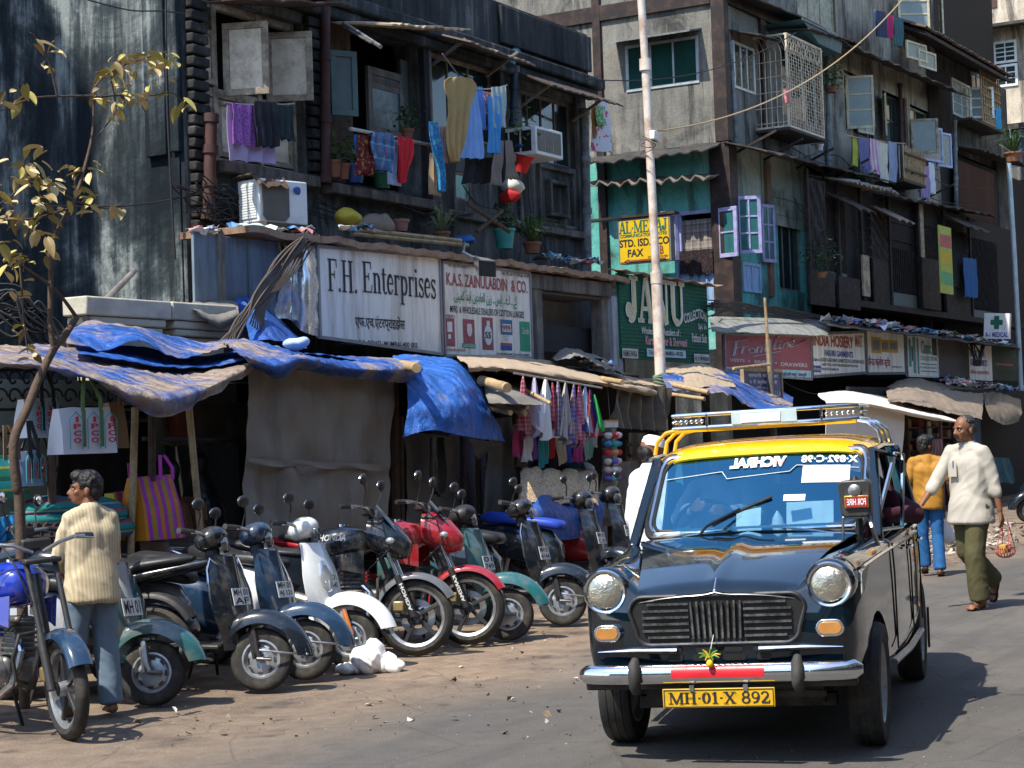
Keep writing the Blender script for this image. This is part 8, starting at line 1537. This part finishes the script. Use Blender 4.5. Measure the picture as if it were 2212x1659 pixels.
m=MB();m.box((-.6,-.05,Z1+.02),(WD+.1,.15,Z1+.06),SM);m.build('bracket',M_steelcol,al)
xm=F(2152,700,-.5).x;a0=SD(2124,700,xm);a1=SD(2179,706,xm);md_=thing('shop_sign','white medical sign with a dark green cross','shop sign',(xm,a0.y,SD(2150,730,xm).z));SM2=Matrix.Translation((xm,a0.y,0))@rotz(-90)@Matrix.Rotation(radians(3.5),4,'Y');WD2=a0.y-a1.y;z0_,z1_=SD(2150,730,xm).z,SD(2150,675,xm).z;SM2=Matrix.Translation((xm,a0.y,z0_))@rotz(-90)@Matrix.Rotation(radians(4),4,'Y');h_=z1_-z0_
m=MB();m.box((0,-.02,0),(WD2,.12,h_),SM2);m.build('box',M_white,md_);m=MB();cx,cz,q=WD2*.5,h_*.64,h_*.1;m.box((cx-q*2.4,-.026,cz-q),(cx+q*2.4,-.021,cz+q),SM2);m.box((cx-q,-.028,cz-q*2.6),(cx+q,-.0265,cz+q*2.6),SM2);m.build('cross',mat('dark_green_ink',(0,0,0)),md_)
m=MB();text_add(m,'A-1 MEDICAL',WD2*.06,WD2*.95,h_*.06,h_*.26,-.027,.03);m.xf(SM2).build('lettering',M_blu,md_,smooth=0,fix=False)
r=rect(2031,490,2057,634,-.3);m=MB();m.box((r[0],-.3,r[2]),(r[1],-.27,r[3]));bn=m.build('hanging_banner',mat('yellow_green_banner',(.36,.42,.08),.7),None,label='tall yellow and green banner hanging on the dark gallery',cat='banner')
for i,(v,c)in enumerate(((.25,(.10,.35,.16)),(.55,(.5,.38,.03)),(.8,(.42,.1,.1)))):m=MB();z_=lerp(r[2],r[3],v);m.box((r[0]+.04,-.304,z_-.16),(r[1]-.04,-.3005,z_+.10));m.build('printed_patch',mat('banner_%d'%i,c,.7),bn)
fl_=thing('flood_lamp','grey flood lamp on an arm over the boards','lamp',F(1040,575,-.4));m=MB();A,B,C=F(1000,545,-.25),F(1030,560,-.4),F(1052,580,-.55);m.tube([F(1003,525,-.1),A,B],.02,8);m.build('arm',M_steel,fl_)
m=MB();rg=[[c+V((sx*w_,-.02*sx,sz*w_*.6))for sx,sz in((-1,-1),(1,-1),(1,1),(-1,1))]for c,w_ in((B,.05),(B.lerp(C,.5),.12),(C,.17))];m.loft(rg);m.build('housing',mat('lamp_grey',(.16,.155,.15),.5),fl_,bevel=.01);m=MB();m.loft([[c+V((sx*.15,-.02*sx-.0,sz*.09))for sx,sz in((-1,-1),(1,-1),(1,1),(-1,1))]for c in(C+V((0,-.005,-.003)),C+V((0,-.012,-.006)))]);m.build('glass',M_black,fl_)
M_acw=mat('ac_white',(.60,.63,.63),.45,var=.06,dirt=(.3,.3,.28),da=.35,ds=4)
ac=thing('air_conditioner','white split air conditioner unit with side slats standing on the shop roof','air conditioner',F(585,485,.2));A,B=F(568,440,.22),F(637,448,.22);z0_,z1_=F(600,484,.22).z,F(600,390,.22).z
M_=Matrix.Translation((A.x,.22,0))@rotz(-14)@Matrix.Translation((-A.x,-.22,0));m=MB();m.box((A.x-.05,.22,z0_),(B.x+.05,.58,z1_),M_);m.build('case',M_acw,ac,bevel=.015)
cx,cz=lerp(A.x,B.x,.30),(z0_+z1_)/2;hw=(B.x-A.x)*.32;m=MB();m.prism([(cx+hw*a,cz+(z1_-z0_)*.44*b)for a,b in((.7,1),(1,.75),(1,-.75),(.7,-1),(-.7,-1),(-1,-.75),(-1,.75),(-.7,1))],-.215,-.205,M_@TY if 0 else M_@Matrix(((1,0,0,0),(0,0,-1,0),(0,1,0,0),(0,0,0,1))));m.build('fan_grille',mat('ac_grille',(.10,.095,.08),.6),ac)
for i in range(13):m=MB();z=lerp(z0_+.05,z1_-.08,i/12);m.box((A.x-.062,.26,z),(A.x-.051,.54,z+.022),M_);m.build('slat',M_acw,ac)
m=MB();m.ball(M_@V((B.x-.08,.217,z1_-.1)),(.09,.008,.045),14,6);m.build('badge',M_blu,ac);g=[[M_@V((lerp(A.x-.1,B.x*.55+A.x*.45,i/10),lerp(.15,.6,j/4),z1_+.03+.05*nz((i*.5,j*.6,0))-(.12 if j==0 else 0)*(1+nz((i,0,3)))))for i in range(11)]for j in range(5)];MB().sheet(g,.01).build('sack_cover',M_oldwood,ac,smooth=80);m=MB();m.box((A.x-.1,.1,z0_-.06),(B.x+.1,.6,z0_-.01));m.build('stand',M_oldwood,ac)
aw_=thing('air_conditioner','box air conditioner with dark grilles set in the old house window','air conditioner',F(1180,330,YF-.4));A,B=F(1158,310,YF-.55),F(1216,318,YF-.55);z0_,z1_=F(1185,338,YF-.55).z,F(1185,278,YF-.55).z;m=MB();m.box((A.x,YF-.55,z0_),(B.x,YF+.1,z1_));m.build('case',M_acw,aw_,bevel=.012)
for i in range(3):a=lerp(A.x+.04,B.x-.04,i/3);b=lerp(A.x+.04,B.x-.04,(i+1)/3)-.02;m=MB();m.box((a,YF-.556,z0_+.05),(b,YF-.551,z1_-.04));m.build('grille',M_black,aw_);m=MB();y_=YF-.48+i*.18;m.box((A.x-.006,y_,z0_+.05),(A.x-.001,y_+.15,z1_-.05));m.build('grille',M_black,aw_)
# ------------------------------------------------------------ laundry
C_=lambda n,c,v=.2:mat('cloth_'+n,c,.85,var=v,scale=5)
G3=lambda x0,x1,y0,y1,d=0,f=1.:[(x0,y0,x1,y0+d),(lerp(x0,x1,.5)-(x1-x0)*f/2,(y0+y1)/2,lerp(x0,x1,.5)+(x1-x0)*f/2,(y0+y1)/2+d),(lerp(x0,x1,.5)-(x1-x0)*f*.5,y1,lerp(x0,x1,.5)+(x1-x0)*f*.5,y1+d)]
YL=YF-.75
for lb,mt,rows,y,kw in(
 ('pale violet fringed shawl on the first window line',C_('violet',(.38,.30,.48)),G3(490,590,224,345,10),YF-.45,{}),('purple patterned cloth over the violet shawl',blotch('purple_print',[(.20,.05,.26),(.30,.12,.36),(.14,.03,.2)],40),G3(500,556,222,310,8),YF-.49,{}),('black trousers folded over the first window line',C_('black',(.012,.013,.02)),G3(552,598,218,315,4,1.05),YF-.53,{}),('dark green shorts at the right end of the first window line',C_('darkgreen',(.015,.03,.03)),G3(592,632,224,300,6),YF-.51,{}),
 ('maroon cloth with gold print beside the plaid shirt',blotch('maroon_gold',[(.09,.008,.012),(.12,.012,.016),(.3,.16,.04)],22),G3(772,806,290,375,4),YL,{}),('blue cloth behind the maroon one',C_('blue',(.04,.14,.40)),G3(764,812,290,335,4),YL+.1,{}),('blue checked shirt on the middle pole',stripes('blue_plaid',[(.4,(.03,.12,.28)),(.1,(.35,.10,.12)),(.35,(.05,.20,.36)),(.15,(.3,.4,.5))],.16,0,src_axis2=2),[(806,284,848,288),(800,315,852,320),(812,350,850,352),(816,368,848,372)],YL-.05,{}),('bright red cloth on the middle pole',C_('red',(.50,.012,.02)),[(856,292,892,300),(858,330,890,332),(860,360,880,362),(862,396,874,392)],YL-.05,{}),('pale blue sash below the plaid shirt',C_('skyw',(.40,.5,.72)),G3(842,862,300,398,4),YL+.05,{}),
 ('mustard kaftan on a hanger, the largest garment',C_('mustard',(.36,.25,.10),.15),[(974,166,1012,168),(958,176,1027,182),(958,200,1025,206),(966,225,1014,228),(962,270,1007,272),(960,312,1002,314),(974,350,990,350)],YL-.25,dict(fold=.04)),('long sky blue shirt right of the mustard kaftan',C_('sky',(.20,.38,.72)),[(1010,195,1028,198),(1006,260,1036,262),(998,310,1042,315),(990,342,1044,344)],YL-.1,{}),('cornflower blue shirt beside the sky blue one',C_('corn',(.12,.28,.66)),[(1024,186,1042,188),(1030,230,1046,232),(1032,280,1048,280)],YL-.05,{}),('purple and pink blouse between the blue garments',blotch('pink_print',[(.42,.2,.24),(.5,.32,.3),(.2,.05,.22)],30),G3(1040,1062,196,240,4),YL,{}),('azure towel on the right line',C_('azure',(.06,.27,.58)),G3(1052,1080,208,332,0),YL-.12,{}),('pale grey green towel at the line end',C_('mist',(.36,.45,.44)),G3(1062,1092,188,276,-2,1.05),YL-.1,{}),
 ('peacock blue scarf with print left of the kaftan',blotch('peacock_print',[(.02,.12,.30),(.03,.2,.42),(.10,.3,.36)],26),[(928,262,946,264),(932,310,954,312),(944,360,958,362),(948,412,958,415)],YL-.2,{}),('salmon cloth beside the peacock scarf',C_('salmon',(.50,.30,.26)),G3(946,964,272,350,2,.9),YL-.1,{}),('tan trousers hanging behind the peacock scarf',C_('tan',(.30,.21,.12)),G3(930,948,330,420,4),YL-.15,{}),('brown grey trousers on the lower line',C_('brgrey',(.20,.17,.15)),[[(1066,302,1088,304),(1064,350,1086,352),(1064,400,1082,402)],[(1090,304,1106,304),(1092,350,1112,350),(1096,388,1120,386)]],YL-.12,{}),('black cloths bunched under the blue shirts',C_('blackb',(.01,.011,.015)),G3(1002,1064,340,396,0),YL+.05,{}),
 ('orange towel at the corner of the old house',C_('orange',(.45,.2,.05)),G3(1280,1290,228,300,0),YF-.1,{}),('green and white floral cloth at the corner of the old house',blotch('green_floral',[(.55,.6,.5),(.1,.35,.08),(.6,.62,.55)],22),G3(1286,1306,230,272,0),YF-.14,{}),('white sheet with red border at the corner of the old house',blotch('red_border',[(.6,.62,.66),(.62,.62,.66),(.5,.1,.14)],9),[(1296,214,1312,216),(1284,270,1322,280),(1280,326,1324,328)],YF-.12,{}),
 ('lime cloth left on the grey house line',C_('lime',(.36,.4,.06)),G3(1840,1852,293,358,4),Y2-.5,{}),('slate blue shirt on the grey house line',C_('slate',(.13,.13,.28)),G3(1856,1876,297,372,4),Y2-.55,{}),('pink striped towel on the grey house line',stripes('pinkw',[(.5,(.55,.25,.42)),(.5,(.6,.55,.58))],.1,0),G3(1878,1898,298,372,6),Y2-.55,{}),('green printed towel on the grey house line',C_('greenp',(.34,.42,.14)),G3(1890,1905,302,352,6),Y2-.5,{}),('cream towel on the grey house line',C_('cream',(.55,.52,.42)),G3(1900,1918,306,388,6),Y2-.55,{}),('blue grey shirt on the grey house line',C_('bgrey',(.25,.30,.42)),G3(1918,1936,304,390,6),Y2-.55,{}),('navy cloth by the bamboo balcony',C_('navy',(.02,.03,.07)),G3(1934,1950,308,378,4),Y2-.5,{}),('violet printed sheet below the lavender shutters',C_('violetp',(.30,.22,.40)),G3(1986,2007,356,425,4),Y2-.5,{}),('white towel below the lavender shutters',C_('wht',(.6,.62,.66)),G3(2007,2018,350,416,4),Y2-.5,{}),
 ('navy laundry high on the grey house',C_('navy2',(.03,.04,.09)),G3(1892,1914,22,78,4),Y2-.6,{}),('crimson cloth high on the grey house',C_('crim',(.36,.02,.10)),G3(1914,1930,30,80,4),Y2-.62,{}),('dark teal shirt high on the grey house',C_('dteal',(.03,.10,.12)),G3(1930,1950,36,98,4),Y2-.6,{}),('light blue towel high on the grey house',C_('lblue',(.3,.38,.6)),G3(1888,1898,20,62,4),Y2-.55,{}),('red and white cloth tied to the cage window',C_('redw',(.5,.2,.2)),G3(1694,1706,192,222,0),Y2-.72,{}),('blue cloth on the dark gallery',C_('gblue',(.02,.10,.26)),G3(2082,2110,556,640,4),.2,{}),('blue towel at the tiled house corner',C_('tblue',(.04,.28,.5)),G3(2152,2162,232,278,2),Y3-.55,{})):
 garment(lb+'',lb,'laundry',mt,rows,y,nu=12,nv=12,seed=len(lb)*.7,**kw)if 0 else garment('laundry',lb,'laundry',mt,rows,y,nu=12,nv=12,seed=len(lb)*.7,**kw)
for i,(a,b,y,s_,r_)in enumerate((((484,222),(636,224),YF-.46,.02,.01),((756,278),(932,314),YL-.02,0,.022),((1015,190),(1095,184),YL-.06,.03,.01),((1820,290),(1955,310),Y2-.53,.03,.01),((955,116),(992,165),YL-.2,.0,.008))):cable('clothes_line',['line under the first window','pale pole carrying the red cloth','line carrying the azure towel','line below the cream casements','cord holding the kaftan hanger'][i],catenary(F(*a,y),F(*b,y),s_),r_,M_steel,'clothes line')
def cross_sheet(label,nm,mt,x,px0,px1,pt,pb,fold,nf,rag=0.):
 a,b=SD(px0,(pt+pb)/2,x).y,SD(px1,(pt+pb)/2,x).y;zt,zb=SD((px0+px1)/2,pt,x).z,SD((px0+px1)/2,pb,x).z
 g=[[V((x-fold*sin(u/20*nf*6.28),lerp(a,b,u/20),lerp(zt,zb,v/8)-(rag*nz((u*.7,0,1))if v==8 else 0)))for u in range(21)]for v in range(9)];return MB().sheet(g,.006).build(nm,mt,None,smooth=80,label=label,cat=nm)
cross_sheet('checked grey curtain in the turquoise corner room','curtain',stripes('grey_check',[(.5,(.26,.22,.2)),(.2,(.1,.08,.08)),(.3,(.36,.32,.29))],.14,1,src_axis2=2),X2+.06,1468,1545,474,548,.02,6);cross_sheet('ragged black printed cloth hung below the checked curtain','cloth',blotch('black_print',[(.01,.008,.009),(.02,.012,.014),(.05,.03,.03)],30),X2-.09,1468,1540,540,592,.02,3,.12)
# ------------------------------------------------------------ roof plants, pots, buckets
M_pot=mat('terracotta',(.26,.11,.065),.85,dirt=(.1,.07,.05),da=.5);M_leafg=mat('pot_leaf',(.055,.11,.03),.6,var=.5,scale=9);M_leafp=mat('aloe_leaf',(.13,.18,.09),.6,var=.3)
def plant(label,px,py,y,kind,pot=(.09,.16),potm=None,n=26,L=.3,seed=1,mt=None):
 rr=random.Random(seed);b=F(px,py,y);o=thing('potted_plant',label,'plant',b,group='pots and plants of the old houses');m=MB();m.lathe([(pot[0]*.72,0),(pot[0],pot[1]),(pot[0]*1.08,pot[1]),(pot[0]*1.08,pot[1]-.03),(pot[0]*.9,pot[1]-.02),(.001,pot[1]-.03)],18,Matrix.Translation(b));m.build('pot',potm or M_pot,o);t=b+V((0,0,pot[1]-.02));m=MB()
 for i in range(n):
  a=rr.uniform(0,6.28);l=L*rr.uniform(.6,1.15);d=V((cos(a),sin(a),0))
  if kind=='blade':e=rr.uniform(.35,1.2);P=[t,t+d*l*.45*cos(e)+V((0,0,l*.6*sin(e)+.05)),t+d*l*cos(e)+V((0,0,l*.75*sin(e)-l*.12))];m.tube(P,[.014,.016,.002],4,flat=.4)
  else:
   p=t+V((rr.gauss(0,L*.35),rr.gauss(0,L*.3),abs(rr.gauss(L*.55,L*.35))));s=rr.uniform(.03,.055);u_=V((rr.uniform(-1,1),rr.uniform(-1,1),rr.uniform(-.4,.6))).normalized();v_=u_.cross(V((rr.uniform(-1,1),.3,1))).normalized();m.add([p-u_*s,p+v_*s*.45,p+u_*s,p-v_*s*.45],[(0,1,2,3)])
 m.build('leaves',mt or M_leafg,o,fix=False,kind='stuff')
M_bkt=mat('teal_bucket',(.04,.30,.26),.5,dirt=(.2,.25,.2),da=.5);M_bb=mat('blue_bucket',(.02,.06,.22),.5)
for a in(('spiky aloe on the shop roof behind the boards',955,522,.3,'blade',(.10,.12),None,18,.5,1,M_leafp),('bushy plant in a teal bucket on the shop roof',1090,538,.3,'bush',(.14,.26),M_bkt,150,.26,2),('long leaved plant arching from a pot right of the teal bucket',1150,548,.3,'blade',(.12,.15),None,46,.62,3),('small pot at the left end of the window ledge',722,384,YF-.15,'bush',(.09,.2),None,60,.3,4),('second pot on the window ledge',742,388,YF-.18,'bush',(.08,.18),None,50,.3,5),('blue bucket of greenery under the red cloth',766,396,YF-.2,'bush',(.13,.22),M_bb,70,.3,6),('green bucket under the checked shirt',826,408,YF-.2,'bush',(.12,.2),mat('green_bucket',(.02,.10,.05),.6),50,.26,7),('pot on the ledge by the louvred leaf',880,300,YF-.15,'bush',(.08,.12),None,90,.26,8),('reddish pot lying on the shop roof',866,500,.3,'bush',(.10,.14),mat('pink_pot',(.30,.15,.12),.85),6,.1,9),('trailing plant beside the window air conditioner',1130,330,YF-.3,'bush',(.1,.1),M_bb,110,.34,10,mat('vine_leaf',(.13,.20,.03),.6,var=.4)),('pot hung by the cage window',1770,326,Y2-.45,'bush',(.08,.12),M_white,60,.2,11),('dark plant on the wall above the casements',1797,200,Y2-.25,'bush',(.12,.1),None,260,.5,12),('bush growing at the ribbed awning end',1865,412,Y2-.6,'bush',(.1,.1),None,160,.34,13),('climber hanging at the dark gallery end',1775,600,.1,'bush',(.1,.1),None,220,.5,14,mat('dark_leaf',(.03,.07,.03),.6,var=.4)),('grassy pot on the balcony of the cream house',2190,350,-1.5,'blade',(.2,.2),None,60,.9,15)):plant(*a)
for i,(px,py,c,w_,h,lb)in enumerate(((812,486,(.20,.16,.12),.32,.12,'heap of brown sacking on the shop roof'),(752,472,(.45,.36,.04),.17,.09,'yellow plastic bag on the shop roof'),(550,497,(.45,.55,.6),.3,.06,'pale plastic sheet below the split unit'),(1000,520,(.02,.12,.4),.11,.06,'blue tin lying on the shop roof'),(1108,402,(.6,.6,.56),.14,.09,'white bag hung under the red bucket'),(1100,425,(.40,.01,.015),.07,.08,'red ball hung under the white bag'))):m=MB();m.ball(F(px,py,YL+.2 if py<440 else .25),(w_,.16,h),14,10);m.v=[p+V((.03*nz(p,7,i),.03*nz(p,7,i+5),.06*h/.1*nz(p,8,i)))for p in m.v];m.build('bundle',mat('bundle_%d'%i,c,.7),None,smooth=60,label=lb,cat='bundle')
m=MB();A=F(1125,352,YL);m.lathe([(.07,0),(.11,.19),(.14,.22),(.12,.2),(.001,.03)],16,Matrix.Translation(A-V((0,0,.12)))@Matrix.Rotation(.3,4,'X'));m.build('bucket',C_('redpl',(.5,.02,.02)),None,label='red plastic bucket hung beside the window air conditioner',cat='bucket')
for i,(a,b)in enumerate((((735,492),(995,520)),((760,505),(1010,530)),((1030,500),(1085,455)),((1010,440),(1100,500)))):m=MB();m.tube([F(*a,.15),F(*b,.1)],.028,7);m.build('pole',M_bamboo if i<2 else M_oldwood,None,label=['long bamboo pole on the shop roof edge','second bamboo pole on the roof edge','broken timber leaning up on the roof','dark timber crossing the other on the roof'][i],cat='pole')
# ------------------------------------------------------------ young tree at the left
yt=-2.9;TB=F(43,1130,yt);TB.z=0;tr=thing('young_tree','thin young tree with sparse dusty leaves in front of the bag stall','tree',TB);M_bark=mat('bark',(.085,.055,.038),.85,var=.4,bump=.4,scale=14)
Q=lambda pts,d=0:[F(a,b,yt+d)for a,b in pts]
def limb(name,pts,r0,r1,d=0,first=None):
 P=([first]if first is not None else[])+Q(pts,d);n=len(P)*4;m=MB();m.tube([cat_rom(P,i/n)for i in range(n+1)],[lerp(r0,r1,i/n)for i in range(n+1)],8);m.build(name,M_bark,tr,smooth=80);return P
limb('trunk',[(43,1105),(37,1053),(30,953),(60,880),(83,820),(117,753),(143,720),(165,685)],.036,.022,0,TB)
BR=[[(117,753),(108,690),(112,553),(123,500),(160,433),(183,360),(200,283),(203,187)],[(165,685),(132,640),(100,610),(43,570),(20,540)],[(202,207),(130,208),(67,213),(0,240)],[(202,210),(270,205),(330,206),(370,199),(395,222)],[(203,190),(225,165),(270,140),(330,120),(360,112)],[(160,433),(110,405),(60,400),(0,440)],[(150,450),(80,470),(30,475),(-20,468)],[(123,205),(105,130),(80,85),(65,70)],[(160,433),(200,445),(235,450),(262,440)],[(123,500),(90,430),(75,395),(60,350)],[(43,570),(48,640),(52,700),(60,760)],[(240,175),(250,235),(230,270),(205,300)]]
for i,p in enumerate(BR):limb('branch' if i<2 else 'twig',p,.02 if i==0 else .014 if i==1 else .008,.007 if i==0 else .004)
LM=[mat('dusty_leaf',(.48,.38,.19),.6,var=.3,scale=5),mat('yellow_green_leaf',(.34,.29,.07),.55,var=.3,scale=5),mat('olive_leaf',(.22,.16,.06),.6,var=.3,scale=5)];proto=[]
for k in range(3):
 g=[[V((.125*u,.034*s*sin(pi*min(1,u*.92+.06))**.8,-.05*u*u*(k+1)*.6+.012*abs(s)))for s in(-1,-.5,0,.5,1)]for u in(0,.2,.4,.6,.8,1)];m=MB();m.loft(g,False,False);m.xf(Matrix.Translation(Q([(110,500)])[0]));m.v=m.v;o=m.build('leaf',LM[k],tr,smooth=80);o.data.transform(Matrix.Translation(-(WM[tr.name].inverted()@ST@Q([(110,500)])[0])));proto.append(o)
rr=random.Random(21);TI=WM[tr.name].inverted()@ST;cnt=[0,0,0]
def leaf_at(p,hd):
 k=rr.choices((0,1,2),(5,3,2))[0];o=proto[k]if cnt[k]==0 else proto[k].copy()
 if cnt[k]:COL.objects.link(o);o.parent=tr
 cnt[k]+=1;R=Matrix.Rotation(hd,4,'Z')@Matrix.Rotation(rr.uniform(-.35,.7),4,'Y')@Matrix.Rotation(rr.uniform(-.6,.6),4,'X');o.matrix_local=Matrix.Translation(TI@p)@R@Matrix.Scale(rr.uniform(.5,1.05),4)
for x0,x1,y0,y1,n in((225,392,108,165,44),(205,335,165,232,30),(358,418,200,240,6),(58,132,62,175,9),(0,72,172,238,9),(60,118,296,325,4),(-10,215,345,470,78),(-10,100,470,560,30),(215,272,440,472,5),(0,70,560,650,9),(30,100,700,790,9),(232,262,235,262,4)):
 for i in range(n):
  px,py=rr.uniform(x0,x1),rr.uniform(y0,y1);best=min(((abs(px-a)+abs(py-b),a,b)for b_ in BR for a,b in b_),key=lambda q:q[0]);px=lerp(px,best[1],.25);py=lerp(py,best[2],.25);leaf_at(F(px,py,yt+rr.uniform(-.2,.2)),rr.uniform(0,6.28))
# ------------------------------------------------------------ on the ground: bag, rubble, litter
p0=GW(795,1450);m=MB()
for i,(dx,dy,r_,h)in enumerate(((0,0,.11,.09),(.12,.02,.08,.06),(-.12,0,.09,.025),(.04,.03,.08,.11),(.2,-.03,.06,.04))):m.ball(p0+V((dx,dy,h*.9)),(r_,r_*.8,h),16,10)
FR.append(Matrix());sb=solid(m,'crumpled_bag',mat('white_thin_bag',(.78,.77,.76),.45,var=.05),None,.008,1,.017,11,3);props(sb,'crumpled white plastic bag lying by the white scooter wheel','bag')
def scatter(name,label,box,n,size,cols,seed,nm):
 r2=random.Random(seed);m=MB()
 for i in range(n):
  p=GW(r2.uniform(box[0],box[1]),r2.uniform(box[2],box[3]))if len(box)==4 else ST@V((r2.uniform(box[0],box[1]),r2.uniform(box[2],box[3]),0));s=size*r2.uniform(.35,1.4);m.cur=r2.randrange(len(cols));p.z=s*.25+(box[4]*r2.random()if len(box)>4 else 0);q=[p+V((r2.uniform(-1,1),r2.uniform(-1,1),r2.uniform(-.5,.8)))*s for k in range(6)];m.add(q,[(0,1,2),(0,2,3),(0,3,4),(0,4,1),(5,2,1),(5,3,2),(5,4,3),(5,1,4)])
 return m.build(name,[mat('%s_%d'%(nm,i),c,.85)for i,c in enumerate(cols)],None,smooth=0,label=label,cat=nm,kind='stuff')
MB_loc=(0,0,0);DC=[(.17,.12,.085),(.10,.07,.05),(.28,.22,.17)]
scatter('pebbles','small stones and crumbs of dirt along the road edge',(-60,1290,1330,1600),380,.010,DC,3,'pebbles');scatter('litter','scraps of paper and leaves on the dirt by the parked wheels',(0,1280,1330,1590),90,.026,[(.5,.48,.44),(.4,.3,.2),(.08,.06,.05),(.12,.09,.07)],5,'litter');scatter('rubble','heap of pale rubble behind the walking boy',(3.2,9.0,-5.2,-3.4,.30),900,.05,[(.32,.28,.24),(.22,.19,.16),(.42,.38,.33)],7,'rubble');scatter('gravel','grit scattered over the asphalt',(300,2212,1500,1659),250,.006,DC+[(.06,.055,.05)],9,'gravel')
FR.pop()
ob=thing('neighbour_house','tall plain house left of the picture that shades the stained side wall','house',M=Matrix.Translation((-17,19,0)))
FR.append(Matrix());m=MB();m.box((-24,12.4,0),(-11.6,27,20.8));m.build('wall',W_b2,ob);m=MB();m.box((-24.3,12.4,20.8),(-11.5,27.3,21));m.build('roof',M_concrete,ob)
FR.pop()
for i,(px,py,tn)in enumerate(((2225,1130,175),(2240,1090,178))):
 src=[o for o in COL.objects if(o.get('label')or '').startswith('black scooter with chrome hoops')][0];copy_tree(src,bike_frame(px,py,tn),None,['dark scooter parked at the far right edge','second dark scooter parked behind at the far right edge'][i])
for i,(x0,x1,h,mt,lb)in enumerate(((-46,-19,9.5,W_creamshade,'ochre plastered house across the street behind the viewer, left one'),(-18.8,4,10.5,W_b2,'grey house across the street behind the viewer, middle one'),(4.2,34,8.5,W_b2,'low grey house across the street behind the viewer, right one'))):
 o=thing('opposite_house',lb,'house',(lerp(x0,x1,.5),-17,0));hs=[(x,x+1.5,z,z+1.7)for z in(4.2,7.2)[:2 if h>9 else 1]for x in[x0+1.5+k*3.4 for k in range(int((x1-x0-3)/3.4))]]
 m=MB();m.box((x0,-24,0),(x1,-15.4,h));m.build('back_wall',mt,o);wall_holes(MB(),x0,x1,0,h,hs,-15,-.3).build('front_wall',mt,o,smooth=0)
 for a,b,c,d in hs:m=MB();m.box((a,-15.3,c),(b,-15.24,d));m.build('window',M_glassd,o)
 m=MB();m.box((x0,-15,3.1),(x1,-13.9,3.2));m.build('awning',M_dksheet,o)
o=thing('end_house','tall house closing the street behind the viewer','house',(-46,-6,0));m=MB();m.box((-60,-15,0),(-48,8,10));m.build('wall',W_front,o);m=MB();m.box((-60,-15.2,10),(-47.8,8.2,10.2));m.build('roof',M_concrete,o)
